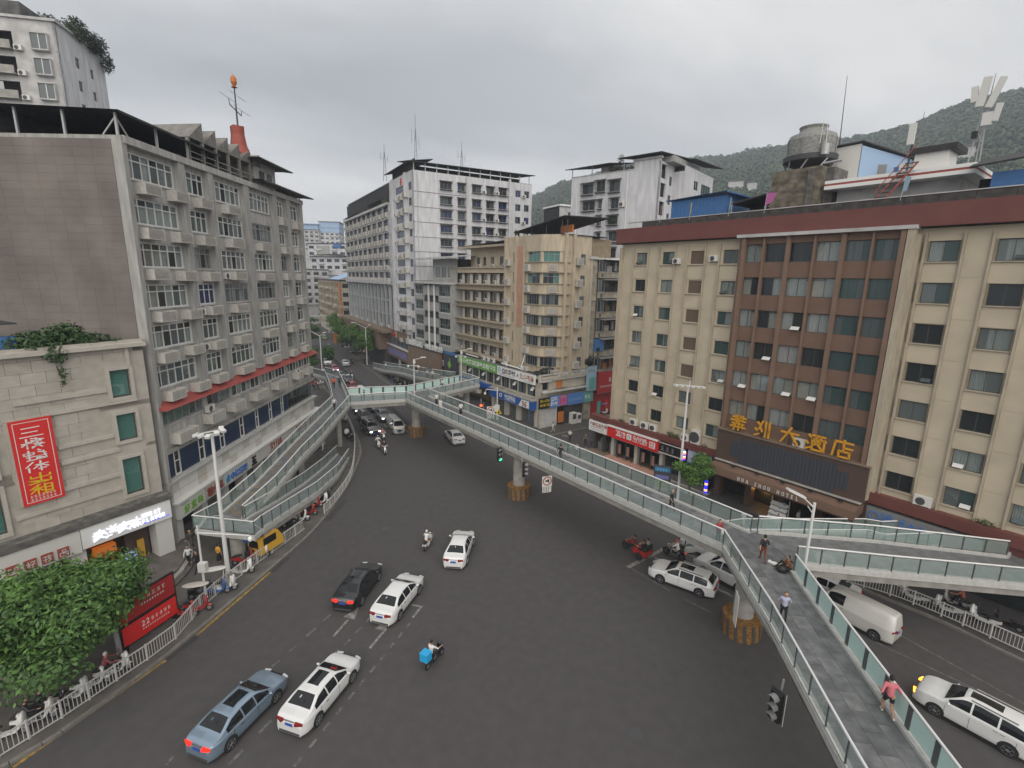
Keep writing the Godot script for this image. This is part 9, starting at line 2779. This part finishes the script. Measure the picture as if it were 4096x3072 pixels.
	var more := [
		["under the return ramp, first from the landing", v3(-19.96, 0.15, -40.15), 70.0], ["under the return ramp, second from the landing", v3(-19.24, 0.15, -39.8), 75.0], ["under the return ramp beside the red one", v3(-19, 0.15, -40.77), 70.0], ["with a red front under the return ramp", v3(-18.79, 0.15, -41.99), 75.0], ["under the return ramp, fifth along", v3(-18.84, 0.15, -43.49), 70.0], ["with a white front under the return ramp, sixth along", v3(-18.5, 0.15, -44.17), 72.0], ["last under the return ramp near the fence panel", v3(-18.44, 0.15, -45.1), 72.0],
		["behind the thin pier under the bridge", v3(-24.12, 0.15, -65.97), 150.0], ["with a white front under the bridge arm", v3(-23.09, 0.15, -65.56), 150.0], ["nearest the bend under the bridge arm", v3(-21.92, 0.15, -63.56), 130.0], ["farthest under the bridge arm", v3(-25.44, 0.15, -72.13), 150.0],
		["at the dark corner beyond the grey block, lowest", v3(-38.04, 0.15, -92.87), 110.0], ["at the dark corner beyond the grey block, middle", v3(-39.81, 0.15, -96.55), 110.0], ["at the dark corner beyond the grey block, right", v3(-39.36, 0.15, -97.58), 110.0], ["at the dark corner beyond the grey block, topmost", v3(-41.29, 0.15, -100.02), 110.0],
		["first of the bunch under the right hand trees", v3(-46.12, 0.15, -140.44), 60.0], ["second of the bunch under the right hand trees", v3(-44.39, 0.15, -137.41), 60.0], ["third of the bunch under the right hand trees", v3(-43, 0.15, -135.7), 60.0], ["behind the bunch under the right hand trees", v3(-44.52, 0.15, -141.29), 60.0], ["alone on the right kerb below the middle tree", v3(-51.8, 0.15, -150.32), 60.0], ["on the right kerb beside the orange post", v3(-56.94, 0.15, -160.97), 60.0], ["between the lone one and the bunch on the right kerb", v3(-50.52, 0.15, -148.99), 60.0],
		["first by the low fence under the far ramp", v3(-25.97, 0.15, -103.84), 55.0], ["second by the low fence under the far ramp", v3(-24.86, 0.15, -102.02), 55.0], ["third by the low fence under the far ramp", v3(-23.92, 0.15, -100.49), 55.0], ["fourth by the low fence under the far ramp", v3(-22.92, 0.15, -98.63), 55.0], ["fifth by the low fence under the far ramp", v3(-22.2, 0.15, -97.55), 55.0], ["last by the low fence under the far ramp", v3(-21.61, 0.15, -97.08), 55.0],
		["with a pale cover behind the right hand fence", v3(28.75, 0.15, -30.93), -40.0], ["behind the orange rider on the right hand pavement", v3(31.13, 0.15, -30.36), -40.0], ["in front of the orange umbrella on the right", v3(31.27, 0.15, -29.41), -40.0], ["with a big white front behind the right hand fence", v3(31.53, 0.15, -28.63), -40.0], ["dark one lowest behind the right hand fence", v3(32.67, 0.15, -28.29), -40.0], ["dark one beside the white front on the right", v3(30.05, 0.15, -29.64), -40.0],
		["under the blue sheet in the lane", v3(15.45, 0.15, -78.59), 50.0], ["dark one deeper in the lane", v3(16.39, 0.15, -78.24), 50.0], ["below the platform beside the blue shop", v3(-11.23, 0.15, -82.76), 60.0], ["second below the platform beside the blue shop", v3(-10.28, 0.15, -81.75), 60.0], ["third below the platform beside the blue shop", v3(-9.28, 0.15, -81.3), 60.0],
	]
	var k := 0
	for p in more:
		var col: StandardMaterial3D = [bk, bk, wh, bk, rd, wh, bk, bl][k % 8]
		var e := {"group": g}
		if p[0].contains("white") or p[0].contains("pale"):
			e.cover = M.white
			col = wh
		elif p[0].contains("red front"):
			col = rd
		elif p[0].contains("dark one"):
			col = bk
		elif p[0].contains("blue sheet"):
			e.canopy = az
		scooter("scooter " + p[0] if not p[0].begins_with("dark") else "dark scooter " + p[0].substr(9), p[1], p[2] + rng.randf_range(-8, 8), col, e)
		k += 1
	t = thing("umbrella", "orange umbrella among the scooters behind the right hand fence", "umbrella", v3(31.93, 0.15, -30.03))
	put("canopy", Mb.new().lathe(v3(0, 0, 0), [Vector2(0.62, 1.75), Vector2(0.4, 1.95), Vector2(0.0, 2.08)], 10), M.orange_box, t)
	put("shaft", tu_(v3(0, 1.1, 0), v3(0, 2.05, 0), 0.015), M.grey_dark, t)
# ---------- people: one skin meshed round a posed skeleton ----------
var pose_store := {}

func bones(pose: String) -> Array:
	var hip := Vector3(0, 0.93, 0)
	var lean := 0.0
	var ank := [Vector3(-0.1, 0.08, 0), Vector3(0.1, 0.08, 0)]
	var knee := [Vector3(-0.1, 0.5, -0.02), Vector3(0.1, 0.5, -0.02)]
	var elb := [Vector3(-0.25, 1.13, 0.03), Vector3(0.25, 1.13, 0.03)]
	var wri := [Vector3(-0.26, 0.88, -0.04), Vector3(0.26, 0.88, -0.04)]
	match pose:
		"walk":
			ank = [Vector3(-0.08, 0.08, -0.3), Vector3(0.08, 0.14, 0.36)]
			knee = [Vector3(-0.09, 0.5, -0.17), Vector3(0.09, 0.5, 0.05)]
			elb = [Vector3(-0.26, 1.14, 0.14), Vector3(0.26, 1.14, -0.08)]
			wri = [Vector3(-0.25, 0.92, 0.2), Vector3(0.25, 0.94, -0.24)]
		"run":
			lean = 0.08
			ank = [Vector3(-0.08, 0.1, -0.22), Vector3(0.09, 0.3, 0.42)]
			knee = [Vector3(-0.1, 0.52, -0.22), Vector3(0.1, 0.52, 0.04)]
			elb = [Vector3(-0.34, 1.16, 0.16), Vector3(0.34, 1.16, 0.02)]
			wri = [Vector3(-0.34, 1.08, -0.1), Vector3(0.28, 1.12, -0.24)]
		"phone":
			elb = [Vector3(-0.26, 1.13, 0.02), Vector3(0.24, 1.13, 0.0)]
			wri = [Vector3(-0.1, 1.15, -0.24), Vector3(0.1, 1.12, -0.24)]
		"behind":
			ank = [Vector3(-0.1, 0.08, -0.2), Vector3(0.1, 0.08, 0.16)]
			knee = [Vector3(-0.1, 0.5, -0.12), Vector3(0.1, 0.5, 0.05)]
			elb = [Vector3(-0.3, 1.14, 0.12), Vector3(0.3, 1.14, 0.12)]
			wri = [Vector3(-0.08, 0.98, 0.2), Vector3(0.08, 0.96, 0.2)]
		"ride":
			hip = Vector3(0, 0.84, 0.3)
			lean = 0.12
			ank = [Vector3(-0.16, 0.42, -0.2), Vector3(0.16, 0.42, -0.2)]
			knee = [Vector3(-0.22, 0.82, -0.12), Vector3(0.22, 0.82, -0.12)]
			elb = [Vector3(-0.32, 1.1, 0.0), Vector3(0.32, 1.1, 0.0)]
			wri = [Vector3(-0.33, 1.06, -0.32), Vector3(0.33, 1.06, -0.32)]
		"sit":
			hip = Vector3(0, 0.13, 0.25)
			lean = 0.1
			ank = [Vector3(-0.12, 0.08, -0.42), Vector3(0.12, 0.08, -0.46)]
			knee = [Vector3(-0.14, 0.5, -0.16), Vector3(0.13, 0.48, -0.18)]
			elb = [Vector3(-0.28, 0.38, 0.0), Vector3(0.28, 0.36, 0.02)]
			wri = [Vector3(-0.18, 0.42, -0.22), Vector3(0.16, 0.4, -0.22)]
	var ch := hip + Vector3(0, 0.34, -lean * 0.8)
	var nk := hip + Vector3(0, 0.52, -lean)
	var hd := nk + Vector3(0, 0.17, -0.035 if pose != "phone" else -0.07)
	var off := hip + Vector3(0, -0.93, 0)
	if pose in ["ride", "sit"]:
		off = Vector3.ZERO
	var out := [[hip + Vector3(-0.07, 0, 0), hip + Vector3(0.07, 0, 0), 0.115, 0.115, 4], [hip + Vector3(0, 0.08, 0), ch, 0.13, 0.135, 2], [ch + Vector3(-0.09, 0.07, 0), ch + Vector3(0.09, 0.07, 0), 0.105, 0.105, 2], [nk + Vector3(0, -0.04, 0), hd + Vector3(0, -0.06, 0), 0.055, 0.052, 0], [hd + Vector3(0, -0.03, -0.025), hd + Vector3(0, 0.05, 0.0), 0.078, 0.092, 0], [hd + Vector3(0, 0.03, 0.03), hd + Vector3(0, 0.07, 0.015), 0.09, 0.09, 1]]
	for k in 2:
		var sx := -1.0 if k == 0 else 1.0
		var sh := nk + Vector3(0.17 * sx, -0.06, 0.0)
		var hp := hip + Vector3(0.085 * sx, -0.03, 0)
		out.append([sh, elb[k], 0.062, 0.045, 3])
		out.append([elb[k], wri[k], 0.043, 0.03, 7])
		out.append([hp, knee[k], 0.092, 0.062, 4])
		out.append([knee[k], ank[k], 0.06, 0.042, 5])
		out.append([ank[k] + Vector3(0, -0.03, 0.03), ank[k] + Vector3(0, -0.042, -0.13), 0.044, 0.036, 6])
		var hand: Vector3 = wri[k] + (wri[k] - elb[k]).normalized() * 0.06
		out.append([wri[k], hand, 0.03, 0.03, 0])
	if pose == "dress":
		out.append([hip + Vector3(0, 0.05, 0), hip + Vector3(0, -0.5, 0), 0.12, 0.2, 4])
	return out

func pose_mesh(pose: String) -> Array:
	if pose_store.has(pose):
		return pose_store[pose]
	var bn := bones(pose)
	var lo := Vector3(9, 9, 9)
	var hi := -lo
	for b in bn:
		for p in [b[0], b[1]]:
			lo = lo.min(p - Vector3.ONE * 0.2)
			hi = hi.max(p + Vector3.ONE * 0.2)
	var c := 0.027
	var nx := int((hi.x - lo.x) / c) + 1
	var ny := int((hi.y - lo.y) / c) + 1
	var nz := int((hi.z - lo.z) / c) + 1
	var f := PackedFloat32Array()
	f.resize(nx * ny * nz)
	f.fill(0.3)
	for b in bn:
		var a: Vector3 = b[0]
		var d: Vector3 = b[1] - b[0]
		var dd := maxf(d.length_squared(), 0.00001)
		var rm: float = maxf(b[2], b[3]) + 0.07
		var q0 := ((Vector3(b[0]).min(b[1]) - lo - Vector3.ONE * rm) / c).floor()
		var q1 := ((Vector3(b[0]).max(b[1]) - lo + Vector3.ONE * rm) / c).ceil()
		for k in range(maxi(int(q0.z), 0), mini(int(q1.z) + 1, nz)):
			for j in range(maxi(int(q0.y), 0), mini(int(q1.y) + 1, ny)):
				for i in range(maxi(int(q0.x), 0), mini(int(q1.x) + 1, nx)):
					var p := lo + Vector3(i, j, k) * c
					var t := clampf((p - a).dot(d) / dd, 0.0, 1.0)
					var e: float = (p - a - d * t).length() - lerpf(b[2], b[3], t)
					var at := (k * ny + j) * nx + i
					var h := clampf(0.5 + 0.5 * (f[at] - e) / 0.03, 0.0, 1.0)
					f[at] = lerpf(f[at], e, h) - 0.03 * h * (1.0 - h)
	var ids := {}
	var vs := PackedVector3Array()
	var rg := PackedFloat32Array()
	var step := [1, nx, nx * ny]
	for k in nz - 1:
		for j in ny - 1:
			for i in nx - 1:
				var at := (k * ny + j) * nx + i
				var inside := 0
				var s := Vector3.ZERO
				var n := 0
				for u in 8:
					if f[at + (u & 1) + ((u >> 1) & 1) * nx + (u >> 2) * nx * ny] < 0.0:
						inside += 1
				if inside == 0 or inside == 8:
					continue
				for ax in 3:
					for u in 4:
						var o := Vector3i(0, 0, 0)
						o[(ax + 1) % 3] = u & 1
						o[(ax + 2) % 3] = u >> 1
						var v0 := f[at + o.x + o.y * nx + o.z * nx * ny]
						var v1 := f[at + o.x + o.y * nx + o.z * nx * ny + step[ax]]
						if (v0 < 0.0) != (v1 < 0.0):
							var p := Vector3(o)
							p[ax] += v0 / (v0 - v1)
							s += p
							n += 1
				var w := lo + (Vector3(i, j, k) + s / n) * c
				ids[at] = vs.size()
				vs.append(w)
				var best := 9.0
				var reg := 0.0
				for b in bn:
					var d: Vector3 = b[1] - b[0]
					var t := clampf((w - b[0]).dot(d) / maxf(d.length_squared(), 0.00001), 0.0, 1.0)
					var e: float = (w - b[0] - d * t).length() - lerpf(b[2], b[3], t)
					if e < best:
						best = e
						reg = b[4] + t * 0.99
				rg.append(reg)
	var ix := PackedInt32Array()
	for k in range(1, nz - 1):
		for j in range(1, ny - 1):
			for i in range(1, nx - 1):
				var at := (k * ny + j) * nx + i
				for ax in 3:
					var a0 := f[at] < 0.0
					if a0 == (f[at + step[ax]] < 0.0):
						continue
					var p: int = step[(ax + 1) % 3]
					var q: int = step[(ax + 2) % 3]
					var e := [ids[at], ids[at - p], ids[at - p - q], ids[at - q]]
					if a0:
						ix.append_array([e[0], e[2], e[1], e[0], e[3], e[2]])
					else:
						ix.append_array([e[0], e[1], e[2], e[0], e[2], e[3]])
	var nn := PackedVector3Array()
	nn.resize(vs.size())
	for i in range(0, ix.size(), 3):
		var g := (vs[ix[i + 2]] - vs[ix[i]]).cross(vs[ix[i + 1]] - vs[ix[i]])
		for u in 3:
			nn[ix[i + u]] += g
	for i in nn.size():
		nn[i] = nn[i].normalized()
	pose_store[pose] = [vs, nn, rg, ix, bn]
	return pose_store[pose]

func person(label: String, at: Vector3, az: float, pose: String, look: Array, tall := 1.72) -> MeshInstance3D:
	var g := pose_mesh(pose)
	var skin := Color(0.42, 0.25, 0.17)
	var cols := [skin, look[0], look[1], look[1], look[2], look[2], look[5] if look.size() > 5 else Color(0.03, 0.03, 0.03), look[1]]
	var b := Mb.new()
	b.use_c = true
	var cl := PackedColorArray()
	for r in g[2]:
		var k := int(r)
		var t: float = r - k
		var col: Color = cols[k]
		if k == 3 and t > look[3] * 2.0 or k == 7 and t > look[3] * 2.0 - 1.0:
			col = skin
		if k == 4 and t > look[4] * 2.0 or k == 5 and t > look[4] * 2.0 - 1.0:
			col = skin
		cl.append(col)
	for i in g[3]:
		b.v.append(g[0][i])
		b.n.append(g[1][i])
		b.c.append(cl[i])
		b.uv.append(Vector2.ZERO)
	var hd: Vector3 = g[4][4][0]
	b.tint = skin
	b.ball(hd + Vector3(0, 0.01, -0.085), Vector3(0.014, 0.022, 0.02), 6)
	for s in [-1.0, 1.0]:
		b.tint = skin
		b.ball(hd + Vector3(0.088 * s, 0.02, 0.03), Vector3(0.014, 0.03, 0.02), 6)
		b.tint = Color(0.02, 0.015, 0.012)
		b.ball(hd + Vector3(0.032 * s, 0.035, -0.072), Vector3(0.013, 0.008, 0.008), 6)
	b.tint = Color(0.3, 0.11, 0.09)
	b.ball(hd + Vector3(0, -0.035, -0.074), Vector3(0.022, 0.007, 0.008), 6)
	b.tint = skin
	for k in 2:
		var w: Vector3 = g[4][11 + 6 * k][0]
		var e: Vector3 = g[4][11 + 6 * k][1]
		var d := (e - w).normalized()
		var side := d.cross(Vector3.UP if absf(d.y) < 0.8 else Vector3.FORWARD).normalized()
		var curl := side.cross(d)
		for j in 4:
			var p := e + side * (j - 1.5) * 0.017
			var l: float = [0.032, 0.04, 0.038, 0.03][j]
			b.tube(p, p + d * l + curl * 0.006, 0.009, 0.008, 5)
			b.tube(p + d * l + curl * 0.006, p + d * l * 1.5 + curl * 0.026, 0.008, 0.006, 5)
		b.tube(w + d * 0.02 + side * 0.025, w + d * 0.05 + side * 0.05 + curl * 0.01, 0.01, 0.007, 5)
	var o := put("person", b, M.vivid, self, Transform3D(Basis(Vector3.UP, deg_(-az)) * Basis.from_scale(Vector3.ONE * tall / 1.74), at))
	tag(o, label, "person")
	return o

func people() -> void:
	var hr := Color(0.012, 0.01, 0.01)
	var W := Color(0.62, 0.62, 0.61)
	var K := Color(0.015, 0.015, 0.017)
	var N := Color(0.03, 0.035, 0.06)
	var h := 5.425
	person("jogger in a pink top and black shorts on the nearest bridge leg", Vector3(14.93, 5.42, -16.23), 20, "run", [hr, Color(0.5, 0.14, 0.16), K, 0.5, 0.32, W], 1.74)
	person("man in a pale blue shirt and black trousers, hands behind his back, on the bridge", Vector3(13.73, 5.42, -21.64), 200, "behind", [Color(0.06, 0.05, 0.05), Color(0.36, 0.37, 0.5), K, 0.45, 1.0], 1.66)
	person("man in a black top and rust trousers walking away at the bridge joint", Vector3(15.41, 5.42, -27.06), 15, "walk", [hr, K, Color(0.17, 0.05, 0.025), 0.5, 1.0], 1.72)
	person("person in a brown top sitting on the bridge floor against the frosted rail", Vector3(16.31, 5.42, -26.2), -75, "sit", [hr, Color(0.22, 0.08, 0.03), K, 1.0, 1.0], 1.7)
	var bag := thing("bag", "large black bag on the bridge floor beside the seated person", "bag", Vector3(16.04, 5.42, -25.95))
	put("body", Mb.new().ball(Vector3(0, 0.2, 0), Vector3(0.36, 0.24, 0.3), 10), M.black, bag)
	put("strap", Mb.new().bar(Vector3(-0.2, 0.38, 0), Vector3(0, 0.5, 0), 0.04).bar(Vector3(0, 0.5, 0), Vector3(0.2, 0.38, 0), 0.04), M.black, bag)
	person("woman in red and black looking down by the rail corner", Vector3(13.56, 5.42, -29.22), 170, "phone", [hr, Color(0.3, 0.03, 0.03), K, 1.0, 1.0], 1.6)
	bag = thing("carrier_bag", "white carrier bag held by the woman in red and black", "bag", Vector3(13.98, 5.42, -29.62) + Vector3(0, 0.45, 0))
	put("body", Mb.new().ball(Vector3.ZERO, Vector3(0.14, 0.18, 0.09), 8), M.white, bag)
	put("handle", Mb.new().bar(Vector3(-0.05, 0.15, 0), Vector3(0, 0.34, 0), 0.015).bar(Vector3(0.05, 0.15, 0), Vector3(0, 0.34, 0), 0.015), M.white, bag)
	person("bald man in black walking on the long span", Vector3(11.86, 5.42, -33.55), 145, "walk", [Color(0.3, 0.17, 0.11), K, K, 0.5, 1.0], 1.66)
	person("man in a black T-shirt and jeans on the long span", Vector3(4.57, 5.42, -42.93), 30, "walk", [hr, K, Color(0.06, 0.07, 0.085), 0.5, 1.0], 1.75)
	var far := [
		["woman in a white top and black skirt on the long span", Vector3(-6.18, 5.42, -57.96), -30, "dress", [hr, W, K, 0.5, 0.6]], ["woman all in white on the long span", Vector3(-8.93, 5.42, -59.95), 150, "walk", [hr, W, W, 1.0, 1.0]], ["woman in a white top and black skirt beside the woman in white", Vector3(-9.85, 5.42, -62.58), 150, "dress", [hr, W, K, 0.5, 0.6]],
		["person in white walking onto the platform span", Vector3(-10.44, 5.42, -72.19), 40, "walk", [hr, W, K, 0.5, 1.0]], ["person in grey leaning over the short span rail", Vector3(-19.83, 5.42, -64.2), 60, "stand", [hr, Color(0.12, 0.11, 0.1), K, 1.0, 1.0]], ["person in a white shirt striding along the left arm", Vector3(-22.19, 5.42, -59.59), 170, "walk", [hr, W, K, 1.0, 1.0]],
		["person in an orange jacket at the top of the left stairs", Vector3(-26.55, 5.42, -71.53), -20, "stand", [hr, Color(0.75, 0.12, 0.02), K, 1.0, 1.0]], ["person in dark clothes beside the orange jacket", Vector3(-25.99, 5.42, -72.51), -20, "stand", [hr, Color(0.05, 0.05, 0.055), K, 1.0, 1.0]],
		["person in white at the foot of the far ramp", Vector3(-28.49, 1.2, -109.18), -30, "walk", [hr, W, Color(0.1, 0.1, 0.1), 0.5, 1.0]], ["person in grey low on the far ramp", Vector3(-23.28, 2.2, -101.69), -30, "walk", [hr, Color(0.15, 0.14, 0.13), K, 1.0, 1.0]], ["woman with a white skirt on the far ramp", Vector3(-18.39, 3.4, -92.88), 150, "dress", [hr, K, W, 0.5, 0.6]], ["person in a tan top beside the white skirt on the far ramp", Vector3(-17.84, 3.4, -93.11), 150, "walk", [hr, Color(0.25, 0.15, 0.06), K, 0.5, 1.0]], ["person in a pale top under a dark umbrella on the far ramp", Vector3(-15.12, 4.2, -85.94), 150, "walk", [hr, W, K, 0.5, 1.0]], ["person in a white top and black trousers highest on the far ramp", Vector3(-13.78, 4.5, -83.64), 150, "walk", [hr, W, K, 0.5, 1.0]],
		["person in white crossing the lane by the dark wall", Vector3(6.05, 0, -68.62), 100, "walk", [hr, W, Color(0.4, 0.35, 0.3), 0.5, 1.0]], ["person in white on the lane crossing, right", Vector3(8.13, 0, -64.94), 200, "phone", [hr, W, K, 0.5, 1.0]], ["person in a grey patterned shirt at the lane corner", Vector3(10.01, 0.15, -63.05), 190, "stand", [hr, Color(0.14, 0.14, 0.1), K, 0.5, 1.0]], ["woman in a black dress at the lane corner", Vector3(10.85, 0.15, -62.36), 120, "dress", [hr, K, K, 0.3, 0.6]], ["person in white beside the black dress", Vector3(11.58, 0.15, -63.54), -90, "stand", [hr, W, W, 0.5, 1.0]], ["woman in a white shirt seen through the near rail by the crossing", Vector3(8.26, 0.15, -58.71), 180, "phone", [hr, W, K, 0.5, 1.0]],
		["girl in a pale pink dress before the pharmacy", Vector3(13.7, 0.15, -52.79), 100, "dress", [hr, Color(0.5, 0.27, 0.25), Color(0.5, 0.27, 0.25), 0.5, 0.7]], ["girl in a white dress under the right ramp joint", Vector3(21.24, 0.15, -41.25), 60, "dress", [hr, W, W, 0.5, 0.75]], ["man in a sky blue shirt pulling a dark case past the hotel", Vector3(24.03, 0.15, -40.65), 200, "walk", [hr, Color(0.22, 0.4, 0.62), Color(0.3, 0.28, 0.24), 0.5, 1.0]], ["person in white at the far side of the hotel entrance", Vector3(26.41, 0.15, -41.59), 150, "stand", [hr, W, Color(0.3, 0.3, 0.3), 0.5, 1.0]],
		["woman in a white cardigan on the left forecourt", Vector3(-24.31, 0.15, -33.65), 160, "walk", [hr, W, K, 1.0, 1.0]], ["person in dark clothes stepping off the left shop steps", Vector3(-25.14, 0.5, -35.3), 180, "walk", [hr, Color(0.05, 0.05, 0.05), Color(0.06, 0.06, 0.06), 1.0, 1.0]], ["person in black beside the white control box pole", Vector3(-23.14, 0.15, -32.86), 200, "walk", [hr, K, K, 1.0, 1.0]], ["woman in a yellow top and black skirt under the landing", Vector3(-22.23, 0.15, -34.01), 20, "dress", [hr, Color(0.65, 0.33, 0.02), K, 0.6, 0.6]],
		["person in white trousers under the left ramp", Vector3(-23.86, 0.15, -59.29), 190, "walk", [hr, W, W, 1.0, 1.0]], ["person in black under the left ramp", Vector3(-24.43, 0.15, -59.38), 190, "walk", [hr, K, K, 1.0, 1.0]], ["second person in black under the left ramp, nearest the glass", Vector3(-24.52, 0.15, -58.29), 190, "walk", [hr, N, K, 1.0, 1.0]], ["person in black behind the return ramp pier", Vector3(-23.42, 0.15, -50.82), 100, "stand", [hr, K, K, 1.0, 1.0]],
		["person in red on the right pavement under the street trees", Vector3(-40.67, 0.15, -134.75), 150, "stand", [hr, Color(0.7, 0.03, 0.02), K, 0.5, 1.0]], ["person in pale clothes beside the red one under the trees", Vector3(-41.39, 0.15, -135.89), 150, "walk", [hr, W, K, 0.5, 1.0]], ["person in dark clothes left of the right kerb lamp", Vector3(-37.12, 0.15, -121.95), 150, "walk", [hr, K, K, 1.0, 1.0]], ["person in grey right of the right kerb lamp", Vector3(-37.58, 0.15, -129.28), -30, "walk", [hr, Color(0.1, 0.1, 0.1), K, 1.0, 1.0]], ["person in black right of the grey one on the far pavement", Vector3(-35.6, 0.15, -124.13), -30, "walk", [hr, K, K, 0.5, 1.0]], ["person in white standing on the pavement above the far ramp", Vector3(-37.16, 0.15, -137.61), 100, "stand", [hr, W, K, 0.5, 1.0]],
	]
	for p in far:
		person(p[0], p[1], p[2], p[3], p[4], rng.randf_range(1.6, 1.76))
	var um := thing("umbrella", "dark umbrella carried on the far ramp", "umbrella", Vector3(-14.87, 4.2, -85.96))
	put("canopy", Mb.new().lathe(Vector3.ZERO, [Vector2(0.62, 1.75), Vector2(0.4, 1.98), Vector2(0.0, 2.1)], 10), M.grey_dark, um)
	put("shaft", Mb.new().tube(Vector3(0, 1.1, 0), Vector3(0, 2.05, 0), 0.015), M.grey_dark, um)
	var cs := thing("suitcase", "dark wheeled case pulled by the man in the sky blue shirt", "suitcase", Vector3(23.6, 0.15, -40.64))
	put("body", Mb.new().box(Vector3(0, 0.38, 0), Vector3(0.42, 0.62, 0.26)), M.black, cs)
	put("handle", Mb.new().bar(Vector3(-0.12, 0.68, 0), Vector3(-0.12, 1.0, 0), 0.02).bar(Vector3(0.12, 0.68, 0), Vector3(0.12, 1.0, 0), 0.02).bar(Vector3(-0.12, 1.0, 0), Vector3(0.12, 1.0, 0), 0.02), M.galv, cs)
	var helmet := W
	for p in [
		["delivery rider in a white shirt without a helmet", Vector3(-4.27, 0, -24.6), 28, [hr, W, K, 0.5, 1.0]], ["rider in white with a white helmet in the crossing", Vector3(-6.77, 0, -37.1), 12, [helmet, W, K, 0.5, 0.3]], ["rider on the black scooter on the far street", Vector3(-40.61, 0, -122.96), 150, [hr, K, K, 1.0, 1.0]],
		["leading rider in black at the far pier", Vector3(-15.99, 0, -59.11), 158, [hr, K, K, 0.5, 1.0]], ["second rider in white with a white helmet at the far pier", Vector3(-17.33, 0, -61.08), 156, [helmet, W, K, 0.5, 1.0]], ["third rider in a pink top at the far pier", Vector3(-17.53, 0, -64.27), 154, [hr, Color(0.5, 0.2, 0.18), K, 0.5, 1.0]], ["rider with a white helmet between the queue and the fence", Vector3(-34.9, 0, -104.93), 152, [helmet, K, K, 1.0, 1.0]],
		["rider in white with a red helmet", Vector3(13.4, 0, -36.2), -42, [Color(0.7, 0.02, 0.02), W, Color(0.3, 0.27, 0.25), 0.5, 1.0]], ["tricycle driver in a dark red jacket", Vector3(10.34, 0, -36.71) + Vector3(-0.2, 0.05, -0.1), -38, [hr, Color(0.1, 0.02, 0.02), K, 1.0, 1.0]], ["tricycle passenger in black", Vector3(10.34, 0, -36.71) + Vector3(0.32, 0.1, 0.75), -38, [hr, K, K, 0.5, 1.0]], ["tricycle passenger in grey at the back", Vector3(10.34, 0, -36.71) + Vector3(0.72, 0.1, 0.5), -38, [hr, Color(0.2, 0.2, 0.2), K, 0.5, 1.0]],
		["rider in a dull red top with a white helmet behind the bottom left fence", Vector3(-21.71, 0.15, -23.04), 45, [helmet, Color(0.25, 0.06, 0.06), K, 1.0, 1.0]], ["rider in dark clothes under the pale cover, bottom left", Vector3(-23, 0.15, -20.59), 55, [hr, K, K, 1.0, 1.0]], ["dark rider lowest behind the bottom left fence", Vector3(-23.15, 0.15, -20), 55, [hr, Color(0.04, 0.04, 0.04), K, 1.0, 1.0]], ["rider in an orange top behind the right hand fence", Vector3(31.13, 0.15, -30.36), -40, [hr, Color(0.4, 0.12, 0.07), K, 0.5, 1.0]],
	]:
		person(p[0], p[1], p[2], "ride", p[3], 1.72)
